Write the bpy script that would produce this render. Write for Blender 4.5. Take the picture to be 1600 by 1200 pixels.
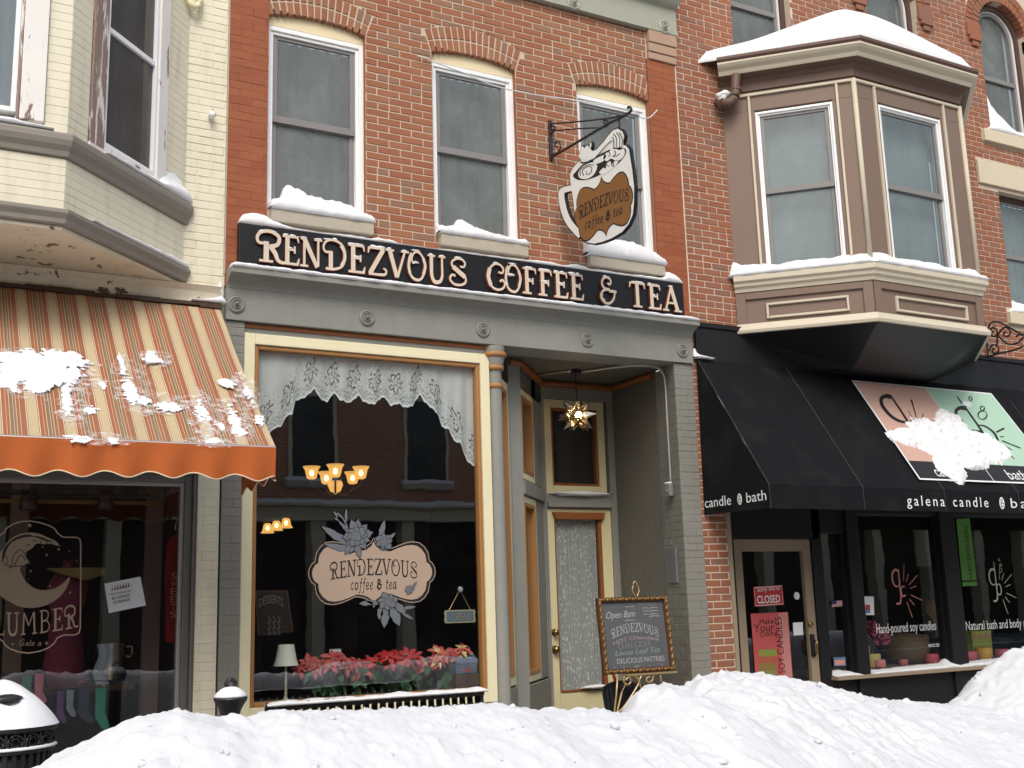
import bpy, bmesh, math, random
from mathutils import Matrix, Vector, noise
random.seed(7)
R_ = math.radians
scene = bpy.context.scene
for o in list(bpy.data.objects): bpy.data.objects.remove(o)

# ------------------------------------------------------------------ camera
CAM = Vector((0.0, -8.56, 1.55))
RX = Vector((0.875954, -0.481457, -0.030008)); RD = Vector((0.067647, 0.183957, -0.980604)); RF = Vector((0.477355, 0.857150, 0.193984))
RF = RF.normalized(); RX = (RX - RF * RX.dot(RF)).normalized(); RD = RF.cross(RX).normalized()
FPX = 1756.0
cd = bpy.data.cameras.new('camera'); cam = bpy.data.objects.new('camera', cd); scene.collection.objects.link(cam)
m = Matrix((RX, -RD, -RF)).transposed().to_4x4(); m.translation = CAM
cam.matrix_world = m
cd.sensor_fit = 'HORIZONTAL'; cd.sensor_width = 36.0; cd.lens = 36.0 * FPX / 1600.0
cd.clip_start = 0.05; cd.clip_end = 900.0
scene.camera = cam

# ------------------------------------------------------------------ sky, sun, exposure
world = bpy.data.worlds.new('World'); scene.world = world; world.use_nodes = True
wn = world.node_tree; wn.nodes.clear()
sky = wn.nodes.new('ShaderNodeTexSky'); sky.sky_type = 'NISHITA'; sky.sun_disc = False
sky.sun_elevation = R_(46); sky.sun_rotation = R_(208); sky.air_density = 1.6; sky.dust_density = 4.0; sky.ozone_density = 1.0
hs = wn.nodes.new('ShaderNodeHueSaturation'); hs.inputs['Saturation'].default_value = 0.70
bg = wn.nodes.new('ShaderNodeBackground'); bg.inputs['Strength'].default_value = 0.15
wo = wn.nodes.new('ShaderNodeOutputWorld')
wn.links.new(sky.outputs[0], hs.inputs['Color']); wn.links.new(hs.outputs[0], bg.inputs['Color']); wn.links.new(bg.outputs[0], wo.inputs['Surface'])
sl = bpy.data.lights.new('sun', 'SUN'); sl.energy = 0.85; sl.angle = R_(24); sl.color = (1.0, 0.985, 0.965)
sun = bpy.data.objects.new('sun', sl); scene.collection.objects.link(sun)
_az = R_(208); _el = R_(46)
_sd = Vector((math.sin(_az) * math.cos(_el), math.cos(_az) * math.cos(_el), math.sin(_el)))
sun.rotation_euler = _sd.to_track_quat('Z', 'Y').to_euler(); sun.location = (0, -6, 14)
vs = scene.view_settings; vs.view_transform = 'Standard'; vs.look = 'None'; vs.gamma = 1.0; vs.exposure = 0.46; vs.use_curve_mapping = False
scene.render.engine = 'CYCLES'
scene.cycles.max_bounces = 8; scene.cycles.transparent_max_bounces = 20; scene.cycles.diffuse_bounces = 4; scene.cycles.glossy_bounces = 4
scene.cycles.caustics_reflective = False; scene.cycles.caustics_refractive = False
scene.cycles.use_denoising = True; scene.cycles.sample_clamp_indirect = 6.0

# ------------------------------------------------------------------ measured point on a real plane of the place
def _ray(px, py): return RX * ((px - 800) / FPX) + RD * ((py - 600) / FPX) + RF
def at(px, py, y=0.0):
    d = _ray(px, py); return CAM + d * ((y - CAM.y) / d.y)
def atx(px, py, x):
    d = _ray(px, py); return CAM + d * ((x - CAM.x) / d.x)
def atp(px, py, o, n):
    d = _ray(px, py); n = Vector(n); return CAM + d * ((Vector(o) - CAM).dot(n) / d.dot(n))
def proj(w):
    v = Vector(w) - CAM; z = v.dot(RF); return (800 + FPX * v.dot(RX) / z, 600 + FPX * v.dot(RD) / z)

# ------------------------------------------------------------------ object helpers
COL = scene.collection
def place(o, parent):
    COL.objects.link(o)
    if parent is not None:
        o.parent = parent
        if parent.type == 'EMPTY': o.matrix_parent_inverse = Matrix.Translation(-parent.location)
    return o
def tag(o, label=None, cat=None, group=None, kind=None):
    if label: o['label'] = label
    if cat: o['category'] = cat
    if group: o['group'] = group
    if kind: o['kind'] = kind
    return o
def thing(name, label, cat, loc=(0, 0, 0), group=None):
    o = bpy.data.objects.new(name, None); o.empty_display_size = 0.1; o.location = loc; COL.objects.link(o)
    return tag(o, label, cat, group)
class MB:
    def __init__(s, T=None): s.v = []; s.f = []; s.m = []; s.T = T; s.mi = 0; s.uv = None; s.tone = None
    def pt(s, x, y, z):
        p = s.T(x, y, z) if s.T else (x, y, z); s.v.append((p[0], p[1], p[2])); return len(s.v) - 1
    def face(s, *pts):
        s.f.append([s.pt(*p) for p in pts]); s.m.append(s.mi)
    def idx(s, ids): s.f.append(list(ids)); s.m.append(s.mi)
    def box(s, x0, x1, y0, y1, z0, z1):
        i = [s.pt(x, y, z) for z in (z0, z1) for y in (y0, y1) for x in (x0, x1)]
        for q in ((0, 1, 5, 4), (3, 2, 6, 7), (2, 0, 4, 6), (1, 3, 7, 5), (4, 5, 7, 6), (2, 3, 1, 0)): s.idx([i[k] for k in q])
        return s
    def ring(s, x0, x1, z0, z1, w, y0, y1, wb=None, wt=None):      # a picture-frame: four bars butted
        wb = w if wb is None else wb; wt = w if wt is None else wt
        s.box(x0, x0 + w, y0, y1, z0, z1); s.box(x1 - w, x1, y0, y1, z0, z1)
        s.box(x0 + w, x1 - w, y0, y1, z0, z0 + wb); s.box(x0 + w, x1 - w, y0, y1, z1 - wt, z1); return s
    def prism(s, poly, y0, y1, mside=None, back=True):               # poly in (x, z)
        a = [s.pt(x, y0, z) for x, z in poly]; b = [s.pt(x, y1, z) for x, z in poly]; n = len(poly)
        s.idx(a)
        k = s.mi
        if mside is not None: s.mi = mside
        if back: s.idx(b[::-1])
        for i in range(n): s.idx([a[i], b[i], b[(i + 1) % n], a[(i + 1) % n]])
        s.mi = k; return s
    def slab(s, poly, z0, z1):                                       # poly in (x, y)
        a = [s.pt(x, y, z0) for x, y in poly]; b = [s.pt(x, y, z1) for x, y in poly]; n = len(poly)
        s.idx(a[::-1]); s.idx(b)
        for i in range(n): s.idx([a[i], a[(i + 1) % n], b[(i + 1) % n], b[i]])
        return s
    def tube(s, pts, r, n=8, caps=True):
        pts = [Vector(p) for p in pts]; rr = r if isinstance(r, (list, tuple)) else [r] * len(pts); rings = []
        for i, p in enumerate(pts):
            d = (pts[min(i + 1, len(pts) - 1)] - pts[max(i - 1, 0)]).normalized()
            u = d.cross(Vector((0, 0, 1)) if abs(d.z) < 0.9 else Vector((1, 0, 0))).normalized(); w = d.cross(u)
            rings.append([s.pt(*(p + (u * math.cos(2 * math.pi * k / n) + w * math.sin(2 * math.pi * k / n)) * rr[i])) for k in range(n)])
        for a, b in zip(rings, rings[1:]):
            for k in range(n): s.idx([a[k], a[(k + 1) % n], b[(k + 1) % n], b[k]])
        if caps: s.idx(rings[0][::-1]); s.idx(rings[-1])
        return s
    def lathe(s, prof, c, n=20, axis='z', caps=True, a0=0.0, a1=2 * math.pi):   # prof: (r, h)
        rings = []; full = abs(a1 - a0 - 2 * math.pi) < 1e-6; m_ = n if full else n + 1
        for r, h in prof:
            ring = []
            for k in range(m_):
                a = a0 + (a1 - a0) * k / n; u, v = r * math.cos(a), r * math.sin(a)
                ring.append(s.pt(c[0] + u, c[1] + v, c[2] + h) if axis == 'z' else (s.pt(c[0] + u, c[1] + h, c[2] + v) if axis == 'y' else s.pt(c[0] + h, c[1] + u, c[2] + v)))
            rings.append(ring)
        for a, b in zip(rings, rings[1:]):
            for k in range(m_ if full else m_ - 1): s.idx([a[k], a[(k + 1) % m_], b[(k + 1) % m_], b[k]])
        if caps and full: s.idx(rings[0][::-1]); s.idx(rings[-1])
        return s
    def sweep(s, prof, path, cap=True):                              # prof: (out, z); path: plan points, outside on the right-hand side of travel
        n = len(path); cols = []
        for i, p in enumerate(path):
            p = Vector((p[0], p[1])); ns = []
            for a, b in ((i - 1, i), (i, i + 1)):
                if 0 <= a and b < n:
                    d = (Vector(path[b][:2]) - Vector(path[a][:2])).normalized(); ns.append(Vector((d.y, -d.x)))
            nn = ns[0] if len(ns) == 1 else (ns[0] + ns[1]) / (1 + ns[0].dot(ns[1]))
            cols.append([s.pt(p.x + nn.x * o, p.y + nn.y * o, z) for o, z in prof])
        for a, b in zip(cols, cols[1:]):
            for k in range(len(prof)): k2 = (k + 1) % len(prof); s.idx([a[k], a[k2], b[k2], b[k]])
        if cap: s.idx(cols[0][::-1]); s.idx(cols[-1])
        return s
    def sheet(s, nu, nv, fn, uv=None):                               # fn(i/nu, j/nv) -> point
        g = [[s.pt(*fn(i / nu, j / nv)) for j in range(nv + 1)] for i in range(nu + 1)]
        if uv is not None and s.uv is None: s.uv = {}
        if uv is not None:
            for i in range(nu + 1):
                for j in range(nv + 1): s.uv[g[i][j]] = uv(i / nu, j / nv)
        for i in range(nu):
            for j in range(nv): s.idx([g[i][j], g[i + 1][j], g[i + 1][j + 1], g[i][j + 1]])
        return s
    def blob(s, c, r, n=8, k=0.15, seed=0):                          # a lumpy ellipsoid
        rx, ry, rz = r if isinstance(r, (list, tuple)) else (r, r, r); rings = []
        h = max(4, n // 2)
        for j in range(h + 1):
            t = math.pi * j / h; ring = []
            for i in range(n):
                a = 2 * math.pi * i / n; d = Vector((math.sin(t) * math.cos(a), math.sin(t) * math.sin(a), math.cos(t)))
                q = 1 + k * noise.noise(d * 1.7 + Vector((seed * 3.1, seed, 0)))
                ring.append(s.pt(c[0] + d.x * rx * q, c[1] + d.y * ry * q, c[2] + d.z * rz * q))
            rings.append(ring)
        for a, b in zip(rings, rings[1:]):
            for i in range(n): s.idx([a[i], a[(i + 1) % n], b[(i + 1) % n], b[i]])
        return s
    def mesh(s, name, mats, smooth=False, fix=True):
        me = bpy.data.meshes.new(name); me.from_pydata(s.v, [], s.f)
        for q in (mats if isinstance(mats, (list, tuple)) else [mats]): me.materials.append(q)
        me.polygons.foreach_set('material_index', s.m)
        if s.uv:
            ul = me.uv_layers.new(name='UVMap')
            for l in me.loops: ul.data[l.index].uv = s.uv.get(l.vertex_index, (0, 0))
        if s.tone: at_ = me.attributes.new('tone', 'FLOAT', 'FACE'); at_.data.foreach_set('value', s.tone)
        if fix and not s.uv and not s.tone:
            bm = bmesh.new(); bm.from_mesh(me); bmesh.ops.recalc_face_normals(bm, faces=bm.faces); bm.to_mesh(me); bm.free()
        if smooth: me.polygons.foreach_set('use_smooth', [True] * len(me.polygons))
        me.update(); return me
    def build(s, name, mats, parent=None, smooth=False, bevel=0, fix=True, auto=None):
        me = s.mesh(name, mats, smooth, fix); o = bpy.data.objects.new(name, me); place(o, parent)
        if bevel:
            b = o.modifiers.new('bevel', 'BEVEL'); b.width = bevel; b.segments = 2; b.limit_method = 'ANGLE'; b.angle_limit = R_(40)
        if auto:
            me.set_sharp_from_angle(angle=R_(auto))
        return o
def front(y0): return lambda u, d, z: (u, y0 + d, z)
def angled(ox, oy, nx, ny):                                          # n: outward plan normal, u runs to the viewer's right
    def T(u, d, z): return (ox - ny * u - nx * d, oy + nx * u - ny * d, z)
    return T
def crom(pts, n=6, closed=False):                                    # Catmull-Rom through points
    P = [Vector(p) for p in pts]; out = []; L = len(P)
    for i in range(L if closed else L - 1):
        g = (lambda k: P[k % L]) if closed else (lambda k: P[min(max(k, 0), L - 1)])
        a, b, c, d = g(i - 1), g(i), g(i + 1), g(i + 2)
        for k in range(n):
            t = k / n; out.append(0.5 * ((2 * b) + (c - a) * t + (2 * a - 5 * b + 4 * c - d) * t * t + (3 * b - a - 3 * c + d) * t ** 3))
    if not closed: out.append(P[-1].copy())
    return out
def interp(tab, x):
    if x <= tab[0][0]: return tab[0][1]
    for (a, va), (b, vb) in zip(tab, tab[1:]):
        if x <= b: return va + (vb - va) * (x - a) / (b - a)
    return tab[-1][1]
def fbm(p, o=4):
    v = 0; a = 1.0; p = Vector(p)
    for _ in range(o): v += a * noise.noise(p); p = p * 2.03 + Vector((3.7, 1.3, 5.1)); a *= 0.5
    return v

# ------------------------------------------------------------------ materials
class NT:
    def __init__(s, name):
        s.m = bpy.data.materials.new(name); s.m.use_nodes = True; s.t = s.m.node_tree; s.t.nodes.clear()
        s.out = s.n('ShaderNodeOutputMaterial')
    def n(s, t, **k):
        q = s.t.nodes.new(t)
        for a, b in k.items(): setattr(q, a, b)
        return q
    def l(s, a, b): s.t.links.new(a, b)
    def val(s, sock, v):
        if hasattr(v, 'is_linked') or hasattr(v, 'links'): s.l(v, sock)
        else: sock.default_value = v
    def math(s, op, a, b=0.0, c=0.0, clamp=False):
        q = s.n('ShaderNodeMath', operation=op, use_clamp=clamp)
        s.val(q.inputs[0], a); s.val(q.inputs[1], b); s.val(q.inputs[2], c); return q.outputs[0]
    def mix(s, f, a, b):
        q = s.n('ShaderNodeMix', data_type='RGBA'); s.val(q.inputs[0], f)
        for i, v in ((6, a), (7, b)):
            if isinstance(v, tuple): q.inputs[i].default_value = (*v[:3], 1)
            else: s.l(v, q.inputs[i])
        return q.outputs[2]
    def noise(s, scale, detail=4, rough=0.6, vec=None, dist=0.0):
        q = s.n('ShaderNodeTexNoise'); q.inputs['Scale'].default_value = scale; q.inputs['Detail'].default_value = detail; q.inputs['Roughness'].default_value = rough; q.inputs['Distortion'].default_value = dist
        s.l(vec if vec is not None else s.pos(), q.inputs['Vector']); return q.outputs['Fac']
    def pos(s): return s.n('ShaderNodeNewGeometry').outputs['Position']
    def xyz(s, v=None):
        q = s.n('ShaderNodeSeparateXYZ'); s.l(v if v is not None else s.pos(), q.inputs[0]); return q.outputs
    def scaled(s, sx, sy, sz):
        q = s.n('ShaderNodeMapping'); q.inputs['Scale'].default_value = (sx, sy, sz); s.l(s.pos(), q.inputs[0]); return q.outputs[0]
    def ramp(s, f, stops, mode='LINEAR'):
        q = s.n('ShaderNodeValToRGB'); q.color_ramp.interpolation = mode; e = q.color_ramp.elements
        while len(e) < len(stops): e.new(0.5)
        for k, (p, c) in enumerate(stops):
            e[k].position = p; e[k].color = (*c, 1) if isinstance(c, tuple) else (c, c, c, 1)
        s.val(q.inputs[0], f); return q.outputs[0]
    def step(s, f, lo, hi): return s.ramp(f, [(lo, 0.0), (hi, 1.0)])
    def bsdf(s, col, rough=0.6, metal=0.0, bump=None, bs=0.3, bd=0.004, spec=0.4, **k):
        q = s.n('ShaderNodeBsdfPrincipled')
        if isinstance(col, tuple): q.inputs['Base Color'].default_value = (*col, 1)
        else: s.l(col, q.inputs['Base Color'])
        s.val(q.inputs['Roughness'], rough); s.val(q.inputs['Metallic'], metal); q.inputs['Specular IOR Level'].default_value = spec
        for a, b in k.items(): s.val(q.inputs[a.replace('_', ' ')], b)
        if bump is not None:
            b = s.n('ShaderNodeBump'); b.inputs['Strength'].default_value = bs; b.inputs['Distance'].default_value = bd; s.l(bump, b.inputs['Height']); s.l(b.outputs[0], q.inputs['Normal'])
        return q.outputs[0]
    def done(s, sh): s.l(sh, s.out.inputs['Surface']); return s.m
def mul(c, k): return tuple(min(1, x * k) for x in c)
def paint(name, c, rough=0.55, var=0.12, scale=6, bump=0.25, bd=0.003, spec=0.35, fine=90, metal=0.0):
    t = NT(name); a = t.noise(scale, 5); b = t.noise(fine, 3)
    f = t.math('MULTIPLY', t.math('ADD', a, t.math('MULTIPLY', b, 0.4)), 0.72)
    col = t.mix(f, mul(c, 1 - var), mul(c, 1 + var))
    return t.done(t.bsdf(col, rough, metal, bump=t.math('ADD', b, a), bs=bump, bd=bd, spec=spec))
def worn(name, c, under, amt=0.62, soft=0.03, sx=14, sz=14, rough=0.6, c2=None, grime=0.0):     # paint with flakes gone
    t = NT(name); a = t.noise(1, 6, 0.65, t.scaled(sx, sx, sz), 0.4); b = t.noise(60, 4); g = t.noise(2.2, 5)
    col = t.mix(g, mul(c, 0.9), mul(c, 1.07))
    if grime:
        st = t.step(t.noise(1, 5, 0.6, t.scaled(9, 9, 1.3)), 0.5, 0.75); col = t.mix(t.math('MULTIPLY', st, grime), col, (0.16, 0.12, 0.07))
    k = t.step(a, amt, amt + soft); un = t.mix(b, mul(under, 0.6), mul(under, 1.3))
    col = t.mix(k, col, un)
    return t.done(t.bsdf(col, rough, bump=t.math('ADD', t.math('MULTIPLY', k, -1.5), t.math('MULTIPLY', b, 0.4)), bs=0.5, bd=0.003))
def emit(name, c, s):
    t = NT(name); e = t.n('ShaderNodeEmission'); e.inputs[0].default_value = (*c, 1); e.inputs[1].default_value = s; return t.done(e.outputs[0])
def tone_of(t):
    oi = t.n('ShaderNodeObjectInfo').outputs['Random']; a = t.n('ShaderNodeAttribute', attribute_name='tone').outputs['Fac']
    return t.math('FRACT', t.math('ADD', oi, a))
def brick_mat(name, stops, var=0.25, rough=0.85, stain=0.25, grey=(0.16, 0.12, 0.10)):
    t = NT(name); r = tone_of(t); base = t.ramp(r, stops)
    a = t.noise(14, 5, 0.7); b = t.noise(130, 4, 0.7); big = t.noise(0.9, 4)
    base = t.mix(t.math('MULTIPLY', t.step(a, 0.42, 0.75), var * 0.6), base, grey)
    base = t.mix(t.math('MULTIPLY', t.step(big, 0.45, 0.7), stain * 0.6), base, mul(grey, 1.3))
    base = t.mix(t.math('MULTIPLY', t.step(b, 0.55, 0.75), 0.35), base, (0.06, 0.035, 0.025))
    return t.done(t.bsdf(base, rough, bump=t.math('ADD', b, t.math('MULTIPLY', a, 0.8)), bs=0.55, bd=0.004, spec=0.25))
def glass_mat(name, tint=(0.9, 0.95, 0.95), film=0.0, filmcol=(0.2, 0.22, 0.22), rough=0.0, dirt=0.03, boost=1.0, wave=0.0):
    t = NT(name); tr = t.n('ShaderNodeBsdfTransparent'); tr.inputs[0].default_value = (*tint, 1)
    gl = t.n('ShaderNodeBsdfGlossy'); gl.inputs['Roughness'].default_value = rough; gl.inputs[0].default_value = (0.95, 0.97, 1, 1)
    if wave:
        b = t.n('ShaderNodeBump'); b.inputs['Strength'].default_value = wave; b.inputs['Distance'].default_value = 0.01; t.l(t.noise(2.2, 2), b.inputs['Height']); t.l(b.outputs[0], gl.inputs['Normal'])
    fc = t.n('ShaderNodeLayerWeight'); fc.inputs[0].default_value = 0.5                  # same on both sides of the pane
    f = t.math('ADD', 0.065 * boost, t.math('MULTIPLY', t.math('POWER', fc.outputs['Facing'], 4.5), 0.9), clamp=True)
    m1 = t.n('ShaderNodeMixShader'); t.l(f, m1.inputs[0]); t.l(tr.outputs[0], m1.inputs[1]); t.l(gl.outputs[0], m1.inputs[2]); last = m1.outputs[0]
    df = t.n('ShaderNodeBsdfDiffuse'); t.l(t.mix(t.noise(3, 5, 0.6, t.scaled(1.5, 1.5, 0.8), 0.6), mul(filmcol, 0.55), mul(filmcol, 1.5)), df.inputs[0])
    m2 = t.n('ShaderNodeMixShader'); d = t.math('MULTIPLY', t.step(t.noise(2.5, 6, 0.7), 0.4, 0.8), dirt)
    t.l(t.math('ADD', d, film), m2.inputs[0]); t.l(last, m2.inputs[1]); t.l(df.outputs[0], m2.inputs[2])
    return t.done(m2.outputs[0])
def dusty(name, c, *a, **k):
    t = NT(name); n = t.noise(2.2, 6, 0.65); w = t.noise(1, 4, 0.6, t.scaled(3, 1.2, 1.2)); f = t.noise(300, 2)
    col = t.mix(t.math('MULTIPLY', t.step(n, 0.5, 0.85), 0.35), c, (0.045, 0.044, 0.042)); sp = t.step(t.noise(70, 2, 0.5), 0.74, 0.76); col = t.mix(t.math('MULTIPLY', sp, t.step(t.noise(1.7, 3), 0.55, 0.62)), col, (0.16, 0.14, 0.12))
    return t.done(t.bsdf(col, 0.8, bump=t.math('ADD', t.math('MULTIPLY', f, .4), t.math('MULTIPLY', w, 6)), bs=0.4, bd=0.004, spec=0.12))
M = {}
_BR = [(0.0, (0.277, 0.105, 0.058)), (0.2, (0.304, 0.119, 0.063)), (0.42, (0.321, 0.133, 0.07)), (0.6, (0.294, 0.111, 0.061)), (0.76, (0.324, 0.15, 0.081)), (0.88, (0.273, 0.147, 0.093)), (1.0, (0.246, 0.136, 0.092))]
M['brick'] = brick_mat('red brick', _BR)
M['brick_r'] = brick_mat('old red brick', [(0.0, (0.26, 0.096, 0.057)), (0.25, (0.294, 0.114, 0.063)), (0.5, (0.308, 0.12, 0.065)), (0.72, (0.27, 0.12, 0.079)), (0.88, (0.236, 0.115, 0.083)), (1.0, (0.321, 0.129, 0.064))], stain=0.18)
M['brick_p'] = brick_mat('pressed red brick', [(0, (0.285, 0.088, 0.042)), (0.5, (0.315, 0.104, 0.048)), (1, (0.270, 0.080, 0.040))], var=0.3, rough=0.7, stain=0.3, grey=(0.20, 0.07, 0.04))
M['mortar'] = paint('mortar', (0.53, 0.43, 0.33), 0.95, 0.18, 25, 0.6, 0.004, 0.1)
M['mortar_w'] = paint('pale mortar', (0.56, 0.465, 0.37), 0.95, 0.18, 25, 0.6, 0.004, 0.1)
M['mortar_p'] = paint('red mortar', (0.215, 0.066, 0.034), 0.9, 0.15, 25, 0.4)
M['cream_brick'] = worn('cream painted brick', (0.72, 0.67, 0.52), (0.27, 0.20, 0.13), 0.72, 0.02, 16, 20, grime=0.16)
M['cream_board'] = worn('cream painted boards', (0.72, 0.675, 0.53), (0.26, 0.22, 0.19), 0.745, 0.012, 7, 9, grime=0.22)
M['cream_soffit'] = worn('flaking cream soffit', (0.70, 0.64, 0.50), (0.12, 0.085, 0.06), 0.625, 0.012, 8, 8, grime=0.2)
M['old_trim'] = worn('peeling white trim', (0.74, 0.72, 0.69), (0.24, 0.16, 0.135), 0.585, 0.02, 11, 2.2)
M['old_trim2'] = worn('bare weathered trim', (0.70, 0.66, 0.60), (0.27, 0.185, 0.16), 0.44, 0.03, 16, 2.0)
M['brown_grey'] = paint('taupe moulding paint', (0.245, 0.222, 0.19), 0.55, 0.15, 8, 0.2)
def old_paint(name, c, under, rough=0.55):
    t = NT(name); a = t.noise(5, 5); b = t.noise(80, 3); st = t.step(t.noise(1, 5, 0.6, t.scaled(10, 10, 0.9)), 0.48, 0.8); fl = t.step(t.noise(1, 6, 0.7, t.scaled(16, 16, 22)), 0.735, 0.75); br_ = t.noise(1, 3, 0.5, t.scaled(90, 90, 5))
    col = t.mix(a, mul(c, 0.88), mul(c, 1.1)); col = t.mix(t.math('MULTIPLY', st, 0.22), col, mul(c, 0.6)); col = t.mix(fl, col, under)
    return t.done(t.bsdf(col, rough, bump=t.math('ADD', t.math('ADD', b, br_), t.math('MULTIPLY', fl, -2)), bs=0.3, bd=0.003, spec=0.3))
M['grey'] = old_paint('grey paint', (0.238, 0.240, 0.218), (0.46, 0.45, 0.42))
M['grey_brick'] = brick_mat('grey painted brick', [(0, (0.218, 0.215, 0.190)), (0.5, (0.232, 0.228, 0.203)), (1, (0.225, 0.219, 0.195))], var=0.10, rough=0.6, stain=0.08, grey=(0.26, 0.25, 0.23))
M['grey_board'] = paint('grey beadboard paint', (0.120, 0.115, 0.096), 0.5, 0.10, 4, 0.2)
M['gold'] = paint('ochre trim paint', (0.35, 0.168, 0.058), 0.42, 0.12, 12, 0.15)
M['rust'] = paint('russet trim paint', (0.25, 0.085, 0.025), 0.42, 0.15, 12, 0.15)
M['cream'] = paint('cream trim paint', (0.73, 0.675, 0.46), 0.5, 0.06, 3, 0.12)
M['cream_dk'] = paint('cream door paint', (0.66, 0.60, 0.36), 0.45, 0.06, 3, 0.12)
M['tan'] = paint('tan arch panel', (0.74, 0.64, 0.42), 0.6, 0.06, 5, 0.2)
M['white'] = paint('white vinyl', (0.80, 0.81, 0.82), 0.4, 0.03, 4, 0.08)
M['sash'] = paint('grey storm sash', (0.21, 0.20, 0.195), 0.4, 0.08, 6, 0.1)
M['sash_br'] = paint('dark brown frame', (0.085, 0.050, 0.042), 0.5, 0.12, 6, 0.15)
M['stone'] = paint('limestone sill', (0.43, 0.385, 0.315), 0.85, 0.14, 18, 0.5, 0.004, 0.15, 160)
M['stone_c'] = paint('cream stone', (0.60, 0.53, 0.40), 0.85, 0.10, 18, 0.4, 0.004, 0.15, 160)
M['stone_p'] = paint('pinkish stone', (0.40, 0.27, 0.20), 0.85, 0.14, 14, 0.4, 0.004, 0.15, 160)
M['taupe'] = paint('taupe bay paint', (0.190, 0.130, 0.100), 0.5, 0.08, 3, 0.14)
M['taupe_dk'] = paint('dark taupe paint', (0.120, 0.070, 0.052), 0.5, 0.1, 4, 0.14)
M['bone'] = paint('bone trim paint', (0.56, 0.50, 0.39), 0.5, 0.08, 8, 0.15)
M['green_grey'] = paint('sage metal cornice', (0.33, 0.34, 0.28), 0.5, 0.10, 6, 0.15)
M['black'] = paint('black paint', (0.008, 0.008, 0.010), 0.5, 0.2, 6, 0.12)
M['black_board'] = paint('black sign board', (0.006, 0.006, 0.008), 0.45, 0.25, 3, 0.1)
M['iron'] = paint('black iron', (0.014, 0.014, 0.017), 0.35, 0.3, 30, 0.3, spec=0.5)
M['steel'] = paint('dark aluminium', (0.17, 0.165, 0.16), 0.35, 0.08, 6, 0.08, metal=0.4)
M['galv'] = paint('grey conduit', (0.42, 0.42, 0.42), 0.35, 0.08, 20, 0.1, metal=0.6)
M['letter'] = paint('pinkish cream letters', (0.60, 0.50, 0.40), 0.5, 0.05, 9, 0.1)
M['letter_side'] = paint('shadowed red letter edge', (0.21, 0.055, 0.03), 0.5, 0.1, 9, 0.1)  # reddish letter sides, with their brown shadow put into the colour
M['decal_cream'] = paint('cream window print', (0.40, 0.30, 0.23), 0.6, 0.03, 2, 0.02)
M['decal_beige'] = paint('beige window print', (0.33, 0.27, 0.20), 0.6, 0.03, 2, 0.02)
M['decal_grey'] = paint('blue grey window print', (0.135, 0.15, 0.17), 0.6, 0.04, 2, 0.02)
M['ink'] = paint('black print', (0.016, 0.013, 0.015), 0.6, 0.1, 3, 0.02)
M['ink_grey'] = paint('slate print', (0.13, 0.125, 0.15), 0.6, 0.1, 3, 0.02)
M['print_white'] = paint('white print', (0.72, 0.74, 0.75), 0.6, 0.04, 5, 0.02)
M['print_pink'] = paint('pink print', (0.60, 0.26, 0.22), 0.6, 0.06, 5, 0.02)
M['print_mint'] = paint('mint print', (0.52, 0.60, 0.45), 0.6, 0.06, 5, 0.02)
M['sign_white'] = paint('white sign board', (0.77, 0.77, 0.73), 0.45, 0.03, 5, 0.05)
M['sign_brown'] = paint('brown sign paint', (0.235, 0.105, 0.03), 0.5, 0.05, 5, 0.05)
M['awn_black'] = dusty('black awning canvas', (0.0075, 0.0078, 0.0095), 0.8, 0.3, 2.2, 0.4, 0.004, 0.10, 300)
M['orange'] = paint('orange awning canvas', (0.40, 0.105, 0.030), 0.85, 0.10, 3, 0.35, 0.003, 0.1, 260)
M['pipe'] = paint('cream piping', (0.62, 0.52, 0.36), 0.8, 0.06, 9, 0.1)
M['brass'] = paint('aged brass', (0.30, 0.20, 0.07), 0.28, 0.2, 20, 0.1, metal=0.9)
M['brass_lt'] = paint('gilded wire', (0.50, 0.36, 0.18), 0.35, 0.15, 20, 0.1, metal=0.6)
M['tanframe'] = paint('tan door frame', (0.30, 0.235, 0.165), 0.45, 0.06, 4, 0.1)
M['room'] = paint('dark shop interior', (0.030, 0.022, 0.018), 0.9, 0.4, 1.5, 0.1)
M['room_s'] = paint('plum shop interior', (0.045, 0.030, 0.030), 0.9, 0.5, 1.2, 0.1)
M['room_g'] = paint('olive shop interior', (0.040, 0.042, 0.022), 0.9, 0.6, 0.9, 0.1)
M['wood'] = paint('dark wood', (0.06, 0.033, 0.02), 0.5, 0.3, 9, 0.2)
M['shelf'] = paint('window shelf', (0.13, 0.11, 0.09), 0.6, 0.2, 6, 0.2)
def snow_mat():
    t = NT('snow'); a = t.noise(9, 6, 0.65); b = t.noise(140, 3, 0.7); c = t.noise(1.6, 3)
    col = t.mix(c, (0.74, 0.755, 0.78), (0.79, 0.80, 0.815))
    return t.done(t.bsdf(col, 0.75, bump=t.math('ADD', a, t.math('MULTIPLY', b, 0.35)), bs=0.5, bd=0.014, spec=0.2))
M['snow'] = snow_mat()
def dust_mat():
    t = NT('wind blown snow dust'); a = t.noise(1, 6, .7, t.scaled(26, 14, 34)); b = t.noise(5, 5, .65)
    d = t.n('ShaderNodeBsdfDiffuse'); d.inputs[0].default_value = (.80, .81, .83, 1); tr = t.n('ShaderNodeBsdfTransparent'); mx = t.n('ShaderNodeMixShader')
    t.l(t.math('MULTIPLY', t.math('MULTIPLY', t.step(a, .42, .68), t.step(b, .36, .58)), .75), mx.inputs[0]); t.l(tr.outputs[0], mx.inputs[1]); t.l(d.outputs[0], mx.inputs[2]); return t.done(mx.outputs[0])
M['dust'] = dust_mat()
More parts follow.
